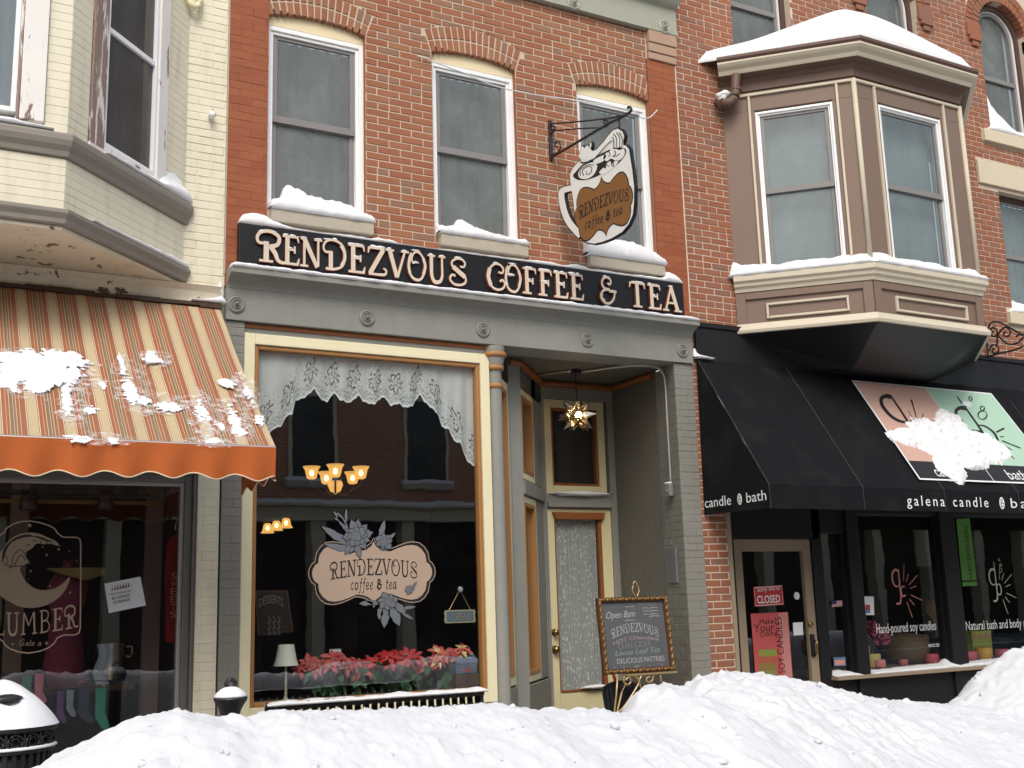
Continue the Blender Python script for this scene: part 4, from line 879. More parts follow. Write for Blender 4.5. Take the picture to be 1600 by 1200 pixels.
ap = MB(TS); flat(ap, grow(Z2(pl), 0.012), -0.0098); ap.build('plaque_line', M['ink'], cs, fix=False)
ap = MB(TS); flat(ap, Z2(pl), -0.0106); ap.build('plaque_print', M['sign_brown'], cs, fix=False)
def wz(x0, y0, x1, y1, h0, sag, h1=None):
    def w(t, g, W):
        k = t / W; hh_ = h0 + ((h1 or h0) - h0) * k; return zx(x0 + (x1 - x0) * k, y0 + (y1 - y0) * k - sag * (1 - (2 * k - 1) ** 2) - g * hh_)
    return w
text_parts('letter', 'ink', cs, TS, 'RENDEZVOUS', wz(318, 932, 692, 786, 100, 26, 92), -0.0122, k=0.85, sp=0.03)
text_parts('letter', 'ink', cs, TS, 'coffee + tea', wz(362, 1000, 645, 880, 88, -4), -0.0122, k=1.5, sp=0.05)
MB(TS).tube([Vector((zx(610, 246)[0], 0.004, zx(610, 246)[1] - .01)), Vector((zx(616, 236)[0], 0.0, zx(616, 236)[1] + .01))], 0.006).build('ring', M['iron'], cs)
# ------------------------------------------------------------------ snow builders
def snow_loft(name, secs, label, n=40, noise_a=0.012, seed=0, group=None, T=None, cat='snow', K=9):
    # secs: (u, d_back, d_front, z_base, h_front, h_back) ; d grows into the wall
    mb = MB(T); us = [s[0] for s in secs]; rows = []
    for i in range(n + 1):
        u = us[0] + (us[-1] - us[0]) * i / n; g = lambda k: interp([(s[0], s[k]) for s in secs], u)
        db, df, zb, hf, hb = g(1), g(2), g(3), g(4), g(5); e = min(1.0, min(i, n - i) / 1.5 + 0.15); row = []
        jf = 0.010 * fbm((u * 9, seed, 3), 3)
        prof = [(db + .02, -.004), (df, -.004), (df - .012, hf * .35), (df - .006, hf * .75), (df + .025 * min(1, abs(db - df) / .1), hf)]
        for k in range(1, K - 4): t = k / (K - 5); prof.append((df + .025 + (db - df - .025) * t, hf + (hb - hf) * (t ** 1.3)))
        prof.append((db + .02, hb * .98))
        for k, (d, h) in enumerate(prof):
            q = noise_a * fbm((u * 14, k * 0.9, seed * 3.3), 3) if k > 1 else 0
            row.append(mb.pt(u, d + (jf if 0 < k < 5 else 0), zb + (max(h * e + q * min(1, h / .02), 0.0) if k > 1 else h)))
        rows.append(row)
    for a, b in zip(rows, rows[1:]):
        for k in range(len(a) - 1): mb.idx([a[k], a[k + 1], b[k + 1], b[k]])
    o = mb.build(name, M['snow'], None, smooth=True); return tag(o, label, cat, group)
def snow_patch(name, T, blobs, label, h=0.02, res=0.012, seed=0, ragged=0.55, group=None, kind=None, sm=True, power=0.6, hf=0.42, mat='snow'):
    # blobs: (u, v, ru, rv) on the plane; real lumps of snow with ragged rims
    u0 = min(b[0] - b[2] * 1.5 for b in blobs); u1 = max(b[0] + b[2] * 1.5 for b in blobs); v0 = min(b[1] - b[3] * 1.5 for b in blobs); v1 = max(b[1] + b[3] * 1.5 for b in blobs)
    nu = min(260, int((u1 - u0) / res)); nv = min(260, int((v1 - v0) / res)); ids = {}; mb = MB(T)
    def hgt(u, v):
        m_ = max(1 - math.sqrt(((u - b[0]) / b[2]) ** 2 + ((v - b[1]) / b[3]) ** 2) for b in blobs)
        return m_ + ragged * (fbm((u * 11, v * 9, seed), 4) * 0.5 + fbm((u * 30, v * 46, seed + 2), 3) * hf)
    H = [[hgt(u0 + (u1 - u0) * i / nu, v0 + (v1 - v0) * j / nv) for j in range(nv + 1)] for i in range(nu + 1)]
    def vid(i, j):
        if (i, j) not in ids:
            u = u0 + (u1 - u0) * i / nu; v = v0 + (v1 - v0) * j / nv; x = H[i][j]
            z = -0.002 if x <= 0 else min(1, (x * 2.2)) ** power * h * (0.75 + 0.4 * fbm((u * 16, v * 16, seed + 5), 3))
            ids[(i, j)] = mb.pt(u, -z if z > 0 else 0.002, v)
        return ids[(i, j)]
    for i in range(nu):
        for j in range(nv):
            if max(H[i][j], H[i + 1][j], H[i][j + 1], H[i + 1][j + 1]) > 0 and sum(x > -0.1 for x in (H[i][j], H[i + 1][j], H[i][j + 1], H[i + 1][j + 1])) >= 3: mb.idx([vid(i, j), vid(i + 1, j), vid(i + 1, j + 1), vid(i, j + 1)])
    o = mb.build(name, M[mat], None, smooth=sm); return tag(o, label, 'snow', group, kind)

# ------------------------------------------------------------------ the left building (cream brick, bay, shop window)
lb = thing('cream_shop_building', 'cream painted brick shop building at the left with a peeling bay window', 'building', (0.4, 0, 0.12))
wall_sheet('wall', lb, 'cream_brick', F, -2.0, 2.192, 3.9, 8.6, [], 0.0075)
wall_sheet('wall', lb, 'cream_brick', F, 2.03, 2.192, 0.12, 3.9, [], 0.0075)
lay_bricks(lb, 'cream_brick', F, 1.74, 2.186, 3.97, 7.2, None, jt=0.006, phase=0.03, nmax=150, d0=0.002, headers=0.1, ch=0.004)
lay_bricks(lb, 'cream_brick', F, 2.035, 2.186, 0.13, 3.97, None, jt=0.005, phase=0.03, nmax=110, d0=0.0035, headers=0.1, ch=0.003)
MB().box(2.184, 2.199, -0.003, 0.1, 4.2, 8.6).build('joint_strip', M['stone'], lb)
MB().box(2.03, 2.04, 0.013, 0.2, 0.12, 3.9).build('jamb', M['cream_brick'], lb)
BF = front(-1.0); BS = angled(0.87, -1.0, 0.70711, -0.70711); LS = 1.4142
bay = MB(); bay.slab([(-2, -0.985), (0.862, -0.985), (1.85, 0.006), (-2, 0.006)], 4.09, 4.74); bay.box(0.565, 0.864, -0.98, -0.9, 4.74, 7.0)
bs = MB(BS); bs.box(0.01, 0.24, 0.012, 0.09, 4.74, 7.0); bs.box(1.09, LS, 0.012, 0.09, 4.74, 7.0)
o0 = len(bay.v); bay.v += bs.v; bay.f += [[i + o0 for i in f] for f in bs.f]; bay.m += bs.m
bay_o = bay.build('bay_window', M['cream_board'], lb)
_bd = {}
def boards(T, u0, u1, z0, z1, H=0.062, mat='cream_board', rot=0.0, d=0.0):
    z = z0; k = 0; rnd = random.Random(int(u0 * 100))
    while z < z1 - 0.01:
        h = min(H, z1 - z); key = (round(u1 - u0, 3), round(h, 3), mat)
        if key not in _bd:
            w2 = (u1 - u0) / 2; b = MB()
            p = [b.pt(x, y, zz) for x in (-w2, w2) for y, zz in ((0.0015, 0.0006), (0.0, 0.0022), (0.0012, h - 0.0006), (0.02, h - 0.0006), (0.02, 0.0006))]
            for i in range(5): b.idx([p[i], p[(i + 1) % 5], p[5 + (i + 1) % 5], p[5 + i]])
            b.idx(p[:5]); b.idx(p[5:][::-1]); _bd[key] = b.mesh('siding_board', M[mat])
        o = bpy.data.objects.new('siding_board', _bd[key]); place(o, bay_o); o.matrix_parent_inverse = Matrix.Identity(4)
        o.location = Vector(T((u0 + u1) / 2, d + rnd.uniform(-.0007, .0007), z)); o.rotation_euler[2] = rot; z += H; k += 1
boards(BF, 0.722, 0.868, 4.735, 6.4); boards(BS, 0.004, 0.208, 4.735, 6.6, rot=R_(45)); boards(BS, 1.135, LS - 0.004, 4.735, 6.6, rot=R_(45))
boards(BF, -0.3, 0.868, 4.205, 4.555, 0.0583); boards(BS, 0.004, LS - 0.004, 4.205, 4.555, 0.0583, rot=R_(45))
PT = [(-2.0, -1.0), (0.87, -1.0), (1.885, 0.012)]
MB().sweep([(-.1, 4.56), (.0, 4.56), (.022, 4.565), (.03, 4.60), (.055, 4.63), (.068, 4.665), (.068, 4.70), (.06, 4.715), (-.1, 4.735)], PT).build('upper_moulding', M['brown_grey'], bay_o, bevel=0.003)
MB().sweep([(-.1, 4.092), (.012, 4.092), (.026, 4.10), (.03, 4.13), (.05, 4.155), (.056, 4.165), (.056, 4.19), (-.1, 4.205)], PT).build('lower_moulding', M['brown_grey'], bay_o, bevel=0.003)
MB().slab([(-2, -0.99), (0.865, -0.99), (1.86, 0.004), (-2, 0.004)], 4.065, 4.088).build('soffit', M['cream_soffit'], bay_o)
MB().sweep([(-0.02, 3.93), (.03, 3.93), (.035, 3.965), (.055, 4.02), (.10, 4.06), (-0.02, 4.063)], [(-2, 0), (2.15, 0)]).build('cove', M['cream_soffit'], lb)
# bay windows
def bay_win(T, u0, u1, z0, z1, tl, tr, ml, mr, pane, back, meet, seed):
    t = MB(T); t.box(u0 - tl, u0, -0.012, 0.08, z0 - 0.04, z1); f1 = t.build('window_trim', M[ml], bay_o, bevel=0.006)
    t = MB(T); t.box(u1, u1 + tr, -0.014, 0.08, z0 - 0.04, z1); t.build('window_trim', M[mr], bay_o, bevel=0.006)
    f = MB(T).ring(u0, u1, z0, z1, 0.032, 0.0, 0.07); f.box(u0 + .032, u1 - .032, 0.008, 0.05, z0 + (z1 - z0) * meet - 0.02, z0 + (z1 - z0) * meet + 0.02); w = f.build('window_frame', M['white'], bay_o, bevel=0.004)
    q = MB(T); q.face((u0 + .03, 0.03, z0 + .03), (u1 - .03, 0.03, z0 + .03), (u1 - .03, 0.03, z1 - .03), (u0 + .03, 0.03, z1 - .03)); q.build('pane', M[pane], bay_o)
    c = MB(T).sheet(50, 5, folds(u0, u1, z0, z1, 0.14, 0.014, 7, seed)); c.build('curtain', M[back], bay_o, smooth=True)
MB(BS).box(0.22, 1.13, -0.01, 0.08, 4.735, 4.805).build('window_ledge', M['old_trim'], bay_o, bevel=0.004)
bay_win(BS, 0.375, 1.005, 4.81, 7.0, 0.155, 0.125, 'old_trim2', 'old_trim', 'pane_left', 'drape_br', 0.412, 3)
bay_win(BF, -0.30, 0.545, 4.83, 7.0, 0.1, 0.02, 'old_trim', 'old_trim2', 'pane_blue', 'drape', 0.9, 5)
t = MB(BF); t.box(0.567, 0.718, -0.022, 0.06, 4.785, 7.0); t.build('window_trim', M['old_trim'], bay_o, bevel=0.005)
# shop front below
sf = MB().ring(-1.6, 2.0, 0.25, 2.60, 0.055, 0.05, 0.16); sf.box(2.0, 2.03, 0.02, 0.3, 0.12, 2.66); sf.box(-1.6, 2.0, 0.03, 0.2, 2.60, 2.68); SLW = sf.build('shop_window', M['steel'], lb, bevel=0.005)
MB().ring(-1.545, 1.945, 0.305, 2.545, 0.03, 0.075, 0.13).build('glazing_bead', M['galv'], SLW, bevel=0.004)
q = MB(); q.face((-1.52, 0.10, 0.33), (1.916, 0.10, 0.33), (1.916, 0.10, 2.516), (-1.52, 0.10, 2.516)); q.build('pane', M['pane_shop'], SLW)
MB().box(-1.6, 2.03, 0.0, 0.3, 2.69, 3.92).build('sign_band', M['room'], lb)
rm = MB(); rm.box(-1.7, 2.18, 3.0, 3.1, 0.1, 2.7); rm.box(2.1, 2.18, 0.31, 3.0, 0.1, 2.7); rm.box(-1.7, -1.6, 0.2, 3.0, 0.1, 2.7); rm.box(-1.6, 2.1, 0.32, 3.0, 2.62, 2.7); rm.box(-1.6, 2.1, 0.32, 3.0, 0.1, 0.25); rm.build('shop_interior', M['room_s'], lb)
M['plaster'] = paint('dusky pink plaster', (0.17, 0.115, 0.105), 0.9, 0.15, 4, 0.2); M['ochre'] = paint('ochre rail', (0.16, 0.105, 0.03), 0.6)
a, b = at(228, 900, .6), at(252, 900, .6); MB().box(a.x, b.x, 0.6, 0.7, 0.25, 2.6).build('inner_column', M['plaster'], lb); MB().box(2.07, 2.098, 0.32, 0.9, 0.25, 2.6).build('inner_wall', M['plaster'], lb)
a, b = at(12, 900, .9), at(40, 900, .9); MB().box(a.x, b.x, 0.9, 1.0, 0.25, 2.6).build('inner_column', M['plaster'], lb)
a = at(100, 770, .4); MB().box(-0.6, 1.75, 0.40, 0.43, a.z - .02, a.z + .02).build('track_rail', M['iron'], lb); a = at(100, 784, .45); MB().box(-0.6, 1.85, 0.45, 0.46, a.z - .015, a.z + .015).build('ochre_rail', M['ochre'], lb)
for px in (45, 165):
    a = at(px, 770, .41); MB().lathe([(0.03, .02), (0.05, -.02), (0.065, -.12), (0.05, -.13)], (a.x, .40, a.z), 12).build('spot_lamp', M['iron'], lb, smooth=True)
a = at(60, 1010, .9); MB().box(0.3, 1.75, 0.75, 1.4, a.z - .35, a.z - .30).build('display_table', M['wood'], lb)
# print on the pane
def spx(px, py, y=0.093): q = at(px, py, y); return (q.x, q.z)
def dz(zx_, zy): return (zx_ / 4.8, 790 + zy / 4.8)
ol = [(0, 222), (30, 205), (48, 170), (100, 138), (160, 120), (230, 116), (300, 128), (370, 150), (410, 172), (430, 205), (470, 236), (520, 238), (575, 238), (600, 252), (606, 290), (605, 600), (602, 920), (592, 955), (560, 970), (480, 970), (430, 992), (405, 1035), (360, 1068), (300, 1092), (220, 1106), (140, 1098), (80, 1076), (40, 1048), (20, 1015), (-30, 985), (-120, 970), (-160, 960), (-170, 900), (-170, 290), (-150, 240), (-80, 236), (-40, 234)]
mb = MB(); outline(mb, [spx(*dz(*p)) for p in ol], 0.009, 0.0935); mb.build('print_border', M['decal_cream'], SLW, fix=False)
moon = [(20, 330), (60, 270), (120, 225), (200, 203), (280, 208), (350, 235), (410, 262), (440, 290), (430, 302), (380, 285), (330, 290), (275, 285), (240, 320), (200, 345), (190, 375), (215, 415), (222, 430), (200, 440), (150, 470), (165, 520), (200, 575), (260, 620), (330, 634), (410, 620), (470, 585), (522, 535), (515, 580), (470, 660), (400, 720), (320, 755), (230, 768), (140, 755), (70, 720), (20, 690), (-30, 640), (-70, 560), (-80, 480), (-60, 400)]
mb = MB(); flat(mb, [spx(*dz(*p)) for p in moon], 0.0935, True, 3); mb.build('moon_print', M['decal_beige'], SLW, fix=False)
mb = MB(); mpz = lambda a, b: spx(*dz(a, b))
for k in range(9): stroke(mb, [(15 + k * 4, 430 - k * 14), (30 + k * 9, 330 - k * 9), (90 + k * 13, 262 - k * 4), (170 + k * 17, 222 + k * 2), (240 + k * 19, 224 + k * 7)], 5, 4, mpz, 0.092 - k * 1e-5, 0, 1, True)
for L in ([(90, 440), (100, 380), (150, 330), (185, 360), (215, 415)], [(110, 450), (130, 400), (160, 370), (190, 410)], [(30, 440), (90, 455), (170, 452), (218, 425)], [(10, 420), (40, 380), (60, 420), (30, 445)], [(245, 268), (262, 262), (275, 270)], [(195, 300), (215, 292), (225, 300)], [(300, 290), (310, 260), (330, 250), (345, 275)], [(350, 290), (360, 265), (385, 262), (395, 285)], [(60, 470), (110, 455), (160, 458)]): stroke(mb, L, 6, 4, mpz, 0.0915, 0, 1, True)
mb.build('hair_line', M['ink'], SLW, fix=False)['kind'] = 'stuff'
mb = MB()
def star(cx_, cy_, r):
    flat(mb, [spx(*dz(cx_ + (r if k % 2 == 0 else r * .42) * math.sin(k * math.pi / 5), cy_ - (r if k % 2 == 0 else r * .42) * math.cos(k * math.pi / 5))) for k in range(10)], 0.0915)
for s_ in ((222, 148, 20), (322, 310, 9), (440, 328, 12), (350, 370, 12), (520, 342, 8), (577, 412, 7), (230, 492, 12), (376, 604, 11), (527, 652, 11), (514, 448, 6), (215, 550, 6), (95, 1040, 11), (350, 1032, 14), (448, 300, 7)): star(*s_)
def sw_(t, g, W):
    k = t / W; x = -150 + 730 * k; y = 975 - 60 * (max(0, (k - .35) / .65)) ** 1.6 - 0 * k; return spx(*dz(x, y - g * (176 if k < .5 else 176 + 0 * k)))
mb.build('star_print', M['decal_cream'], SLW, fix=False)['kind'] = 'stuff'
text_parts('letter', 'decal_cream', SLW, None, 'SLUMBER', sw_, 0.092, k=0.72, sp=0.07)
text_parts('letter', 'decal_cream', SLW, None, 'Gale a', lambda t, g, W: spx(*dz(140 + 170 * t / W + g * 8, 1050 - g * 46)), 0.092, k=1.0, sp=0.05)

# ------------------------------------------------------------------ striped awning over the left shop
AX0, AX1, AY0, AZ0, AY1, AZ1 = -1.6, 2.15, -0.04, 3.90, -1.55, 2.60
ASL = math.hypot(AY1 - AY0, AZ1 - AZ0); _ay, _az = (AY0 - AY1) / ASL, (AZ0 - AZ1) / ASL
TA = lambda u, d, v: (u, AY1 + _ay * v + _az * d, AZ1 + _az * v - _ay * d)
aw = thing('striped_awning', 'orange and cream striped awning with scalloped orange valance over the left shop', 'awning', (0.3, -0.04, 3.9))
mb = MB(TA)
mb.sheet(60, 16, lambda a, b: (AX0 + (AX1 - AX0) * a, 0.018 * math.sin(math.pi * b) * (1 + .5 * math.sin(a * 40)) + 0.004 * fbm((a * 9, b * 3, 1), 3), ASL * b)); mb.build('canopy', M['stripe'], aw, smooth=True)
def scal(x): return 2.395 + 0.020 * math.cos((x - 0.32) / 0.262 * 2 * math.pi) - 0.006 * math.sin(x * 3)
mb = MB(); wv = lambda x, b: AY1 - 0.006 + b * 0.022 * math.sin(x / 0.262 * 2 * math.pi + 1)
mb.sheet(200, 6, lambda a, b: (AX0 + (AX1 - AX0) * a, wv(AX0 + (AX1 - AX0) * a, b), AZ1 - .002 + (scal(AX0 + (AX1 - AX0) * a) - AZ1) * b)); mb.build('valance', M['orange'], aw, smooth=True)
MB().tube([(AX0 + (AX1 - AX0) * k / 200, wv(AX0 + (AX1 - AX0) * k / 200, 1), scal(AX0 + (AX1 - AX0) * k / 200)) for k in range(201)], 0.0045, 6).build('piping', M['pipe'], aw, smooth=True)
sc2 = lambda y: 2.385 - 0.02 * math.cos((y + 1.55) / 0.262 * 2 * math.pi) + 0.02
mb = MB(); mb.sheet(50, 5, lambda a, b: (AX1 + 0.006 * math.sin(a * 20), AY1 + 0.82 * a, AZ1 + (sc2(AY1 + .82 * a) - .02 * a - AZ1) * b)); mb.build('side_valance', M['orange'], aw, smooth=True)
MB().tube([(AX1, AY1 + .82 * k / 50, sc2(AY1 + .82 * k / 50) - .02 * k / 50) for k in range(51)], 0.0045, 6).build('piping', M['pipe'], aw, smooth=True)
MB().tube([(AX0, AY1 + .012, AZ1 - .006), (AX1 - .004, AY1 + .012, AZ1 - .006)], 0.016, 10).build('front_bar', M['galv'], aw)
for x in (2.05,): MB().tube([(x, AY1 + .03, AZ1 - .02), (x, -0.75, 2.62), (x, 0.0, 2.66)], 0.014, 8).build('folding_arm', M['steel'], aw)
hb = MB()
for k in range(24):
    x = AX0 + (AX1 - AX0) * k / 24; hb.box(x, x + (AX1 - AX0) / 24 + .01, -0.055 - random.random() * .012, -0.0, 3.895 + random.random() * .012, 3.925 + random.random() * .014)
hb.build('head_board', M['wood'], aw)
def ablob(L):
    out = []
    for px, py, rx, ry in L:
        q = atp(px, py, (0, AY1, AZ1), (0, -_az, _ay)); q2 = atp(px + rx, py, (0, AY1, AZ1), (0, -_az, _ay)); q3 = atp(px, py - ry, (0, AY1, AZ1), (0, -_az, _ay))
        out.append((q.x, (q.z - AZ1) / _az, abs(q2.x - q.x), abs(q3.z - q.z) / _az))
    return out
snow_patch('awning_snow', TA, ablob([(58, 580, 60, 20), (35, 562, 34, 15), (95, 562, 38, 13), (18, 592, 24, 15), (60, 600, 28, 11), (104, 622, 7, 26), (118, 580, 9, 10)]), 'largest ragged patch of snow clinging to the left part of the striped awning', 0.008, 0.006, 3, 0.95, hf=0.40)
snow_patch('awning_snow', TA, ablob([(203, 608, 11, 18), (190, 568, 5, 14), (226, 627, 11, 6), (262, 634, 17, 7), (245, 562, 14, 4), (235, 553, 6, 6)]), 'thin streaks of snow on the middle of the striped awning', 0.005, 0.0045, 5, 1.05, hf=0.5)
snow_patch('awning_snow', TA, ablob([(316, 642, 9, 16), (366, 655, 8, 15), (373, 674, 12, 5), (355, 600, 10, 6), (388, 615, 6, 10), (335, 690, 12, 4), (125, 685, 18, 5), (180, 688, 9, 4), (140, 640, 12, 6), (160, 600, 6, 5), (405, 655, 7, 7), (345, 665, 8, 6)]), 'small flecks of snow scattered over the right end of the striped awning', 0.004, 0.0045, 8, 1.2, hf=0.55)

DB = [(60, 582, 95, 36), (110, 620, 26, 44), (205, 600, 30, 42), (245, 628, 46, 18), (318, 648, 26, 34), (368, 655, 26, 34), (385, 610, 20, 26), (150, 684, 60, 10), (330, 690, 40, 8), (245, 560, 26, 12)]
snow_patch('awning_dust', lambda u, d, v: TA(u, d - .001, v), ablob(DB), 'faint dusting of blown snow round the patches on the striped awning', 0.0015, 0.012, 14, 0.5, None, 'stuff', True, .6, .2, 'dust')
# ------------------------------------------------------------------ the right building (brown bay, black awning)
xb = thing('brick_bay_building', 'old red brick building at the right with a taupe bay window and black shopfront', 'building', (9.5, 0, 0.12))
TW = [(7.63, 8.50), (9.72, 10.59), (11.72, 12.60)]; SPR = 8.60; AR = 0.44
def ex_r(z, za, zb):
    out = []
    for a, b in TW:
        c = (a + b) / 2
        if zb > 7.18 and za < SPR: out.append((a, b))
        if zb > 7.02 and za < 7.18: out.append((a - 0.19, b + 0.19))
        if zb > SPR:
            ro = AR + 0.245; d = z - SPR
            if d < 0: out.append((c - AR - .005, c + AR + .005) if za < SPR else (c - ro, c + ro))
            elif d < ro: h = math.sqrt(ro * ro - d * d); out.append((c - h, c + h))
    if za < 7.10: out.append((7.43, 10.84))
    if za < 6.38 and zb > 4.84: out.append((11.72, 12.62))
    if za < 6.75 and zb > 6.44: out.append((11.36, 12.95))
    if za < 4.84 and zb > 4.69: out.append((11.60, 12.75))
    return out
wall_sheet('wall', xb, 'mortar_w', F, 6.812, 14.0, 4.1, 9.4, [(7.43, 10.84, 4.1, 7.1)] + [(a, b, 7.18, SPR + AR) for a, b in TW] + [(11.72, 12.62, 4.83, 6.40)], 0.0055)
lay_bricks(xb, 'brick_r', F, 6.813, 13.4, 4.16, 9.1, ex_r, phase=0.05, nmax=300, headers=0.10, jt=0.0095)
wall_sheet('wall', xb, 'mortar_w', F, 6.795, 7.09, 0.12, 4.15, [], 0.0055)
lay_bricks(xb, 'brick_r', F, 6.80, 7.088, 0.12, 4.14, None, phase=0.0, nmax=110, headers=0.02, jt=0.012, name='pier_brick')
for a, b in TW:
    c = (a + b) / 2; vs_ = []
    for r0, r1, n in ((AR + .006, AR + .118, 22), (AR + .130, AR + .24, 26)):
        for k in range(n):
            t0 = math.pi * (k + .07) / n; t1 = math.pi * (k + .93) / n; vs_.append([(c - r * math.cos(t), SPR + r * math.sin(t)) for r, t in ((r0, t0), (r1, t0), (r1, t1), (r0, t1))][::-1])
    put_bricks(xb, 'brick_r', F, vs_, 60, -0.012, depth=0.1, name='arch_brick')
    for sgn in (-1, 1):
        cb = MB(); x = c + sgn * (AR + .125)
        for i, (w, z0, z1, o) in enumerate(((.125, 8.43, 8.61, .03), (.105, 8.37, 8.425, .045), (.06, 8.30, 8.365, .03))): cb.box(x - w, x + w, -o, 0.05, z0, z1)
        cb.build('corbel', M['brick_r'], xb, bevel=0.006)
    pts = [(c - AR * math.cos(math.pi * k / 16), SPR + AR * math.sin(math.pi * k / 16)) for k in range(17)]
    def arch_ring(k0, k1, zb0, zb1, y0, y1, mat, par, nm):
        mb = MB(); o_ = [(a + k0, zb0)] + [(c - (AR - k0) * math.cos(math.pi * k / 16), SPR + (AR - k0) * math.sin(math.pi * k / 16)) for k in range(17)] + [(b - k0, zb0)]; i_ = [(a + k1, zb1)] + [(c - (AR - k1) * math.cos(math.pi * k / 16), SPR + (AR - k1) * math.sin(math.pi * k / 16)) for k in range(17)] + [(b - k1, zb1)]
        n = len(o_); A = [mb.pt(x, y0, z) for x, z in o_]; B = [mb.pt(x, y0, z) for x, z in i_]; A2 = [mb.pt(x, y1, z) for x, z in o_]; B2 = [mb.pt(x, y1, z) for x, z in i_]
        for i in range(n): j = (i + 1) % n; mb.idx([A[i], A[j], B[j], B[i]]); mb.idx([B[i], B[j], B2[j], B2[i]]); mb.idx([A[i], A2[i], A2[j], A[j]])
        return mb.build(nm, M[mat], par)
    w = arch_ring(0.002, 0.065, 7.185, 7.25, 0.09, 0.2, 'sash_br', xb, 'arched_window'); arch_ring(0.066, 0.082, 7.252, 7.262, 0.12, 0.2, 'white', w, 'storm_frame'); arch_ring(0.083, 0.125, 7.264, 7.32, 0.14, 0.2, 'sash', w, 'sash')
    MB().box(a + .10, b - .10, 0.135, 0.2, 7.98, 8.04).build('meeting_rail', M['sash'], w)
    q = MB(); q.idx([q.pt(x, 0.17, z) for x, z in [(a + .11, 7.30)] + [(c - (AR - .11) * math.cos(math.pi * k / 16), SPR + (AR - .11) * math.sin(math.pi * k / 16)) for k in range(17)] + [(b - .11, 7.30)]]); q.build('pane', M['pane_up'], w)
    MB().sheet(50, 4, folds(a, b, 7.2, 9.1, 0.32, .015, 7, c)).build('curtain', M['drape'], w, smooth=True)
    MB().box(a - .19, b + .19, -0.05, 0.25, 7.02, 7.178).build('sill', M['stone_c'], w, bevel=0.006)
MB().box(11.36, 12.95, -0.03, 0.2, 6.445, 6.745).build('lintel', M['stone_c'], xb, bevel=0.006)
w = sash_window(xb, F, 11.725, 12.615, 4.845, 6.395, 0.06, 'sash_br', 'sash', 'pane_bay', 'blind', 0.10, 0.5, seed=4); MB().box(11.60, 12.75, -0.05, 0.2, 4.695, 4.84).build('sill', M['stone_c'], w, bevel=0.006)
# bay
B0, B1, B2, B3 = (7.40, 0.0), (8.35, -0.95), (9.93, -0.95), (10.88, 0.0); BP = [B0, B1, B2, B3]
XL = angled(7.40, 0.0, -0.70711, -0.70711); XF = front(-0.95); XR = angled(9.93, -0.95, 0.70711, -0.70711); LL = 0.95 * 1.41421
def off(k): return [(7.40 - k * 1.414, 0.0), (8.35 - k * .414, -0.95 - k), (9.93 + k * .414, -0.95 - k), (10.88 + k * 1.414, 0.0)]
def inn(z0, z1, k): return off(-k), z0, z1
bm_ = MB(); bm_.slab(off(-0.015), 4.20, 4.76); bm_.slab(off(-0.012), 6.56, 7.08)
def addT(dst, src):
    o = len(dst.v); dst.v += src.v; dst.f += [[i + o for i in f] for f in src.f]; dst.m += src.m
WL = (0.335, 1.115, 4.80, 6.54); WF = (0.335 + 8.35, 9.61, 4.79, 6.54)
for T, L0, L1, (u0, u1, z0, z1) in ((XL, 0.0, LL, WL), (XF, 8.35, 9.93, WF), (XR, 0.0, LL, (LL - 1.115, LL - .335, 4.80, 6.54))):
    s_ = MB(T); s_.box(L0 + .006, u0, 0.012, 0.09, 4.76, 6.56); s_.box(u1, L1 - .006, 0.012, 0.09, 4.76, 6.56); addT(bm_, s_)
XBAY = bm_.build('bay_window', M['taupe'], xb, bevel=0.004)
def bparts(T, L0, L1, W, seed, vis=True):
    u0, u1, z0, z1 = W
    tr = MB(T)
    for u in (u0 - .065, u1 + .04): tr.box(u, u + .026, -0.012, 0.02, 4.77, 6.72)
    tr.box(L0 + .002, L1 - .002, -0.014, 0.02, 6.722, 6.752); tr.build('bone_trim', M['bone'], XBAY, bevel=0.005)
    sash_window(XBAY, T, u0, u1, z0, z1, 0.045, 'white', 'sash', 'pane_bay', 'blind', 0.012, 0.5, seed=seed, sw=0.04, blind=True).name = 'window_frame'
    pm = MB(T); pm.box(L0 + .004, L0 + .10, -0.010, 0.02, 4.275, 4.60); pm.box(L1 - .10, L1 - .004, -0.010, 0.02, 4.275, 4.60); pm.box(L0 + .1, L1 - .1, -0.010, 0.02, 4.53, 4.60); pm.build('panel_stile', M['taupe'], XBAY, bevel=0.003)
    MB(T).ring(L0 + .30, L1 - .24, 4.315, 4.475, 0.024, -0.012, 0.02).build('panel_moulding', M['bone'], XBAY, bevel=0.006)
bparts(XL, 0.0, LL, WL, 1); bparts(XF, 8.35, 9.93, WF, 2); bparts(XR, 0.0, LL, (LL - 1.115, LL - .335, 4.80, 6.54), 3)
for x, y in (B1, B2): MB().tube([(x, y + .004, 4.76), (x, y + .004, 6.75)], 0.026, 10).build('corner_bead', M['bone'], XBAY, smooth=True)
MB().sweep([(-.1, 4.605), (.02, 4.605), (.03, 4.64), (.055, 4.66), (.06, 4.69), (.085, 4.71), (.085, 4.765), (-.1, 4.775)], BP).build('sill_moulding', M['bone'], XBAY, bevel=0.003)
MB().sweep([(-.1, 4.175), (.05, 4.175), (.06, 4.205), (.045, 4.235), (.03, 4.245), (.02, 4.275), (-.1, 4.28)], BP).build('base_moulding', M['bone'], XBAY, bevel=0.003)
MB().sweep([(-.1, 6.78), (.01, 6.78), (.012, 6.86), (.05, 6.90), (.10, 6.915), (.13, 6.93), (-.1, 6.94)], BP).build('cornice', M['taupe_dk'], XBAY)
MB().sweep([(-.1, 6.932), (.13, 6.932), (.14, 6.95), (.15, 6.975), (.19, 7.005), (.21, 7.03), (.21, 7.05), (-.1, 7.05)], BP).build('crown_moulding', M['bone'], XBAY, bevel=0.003)
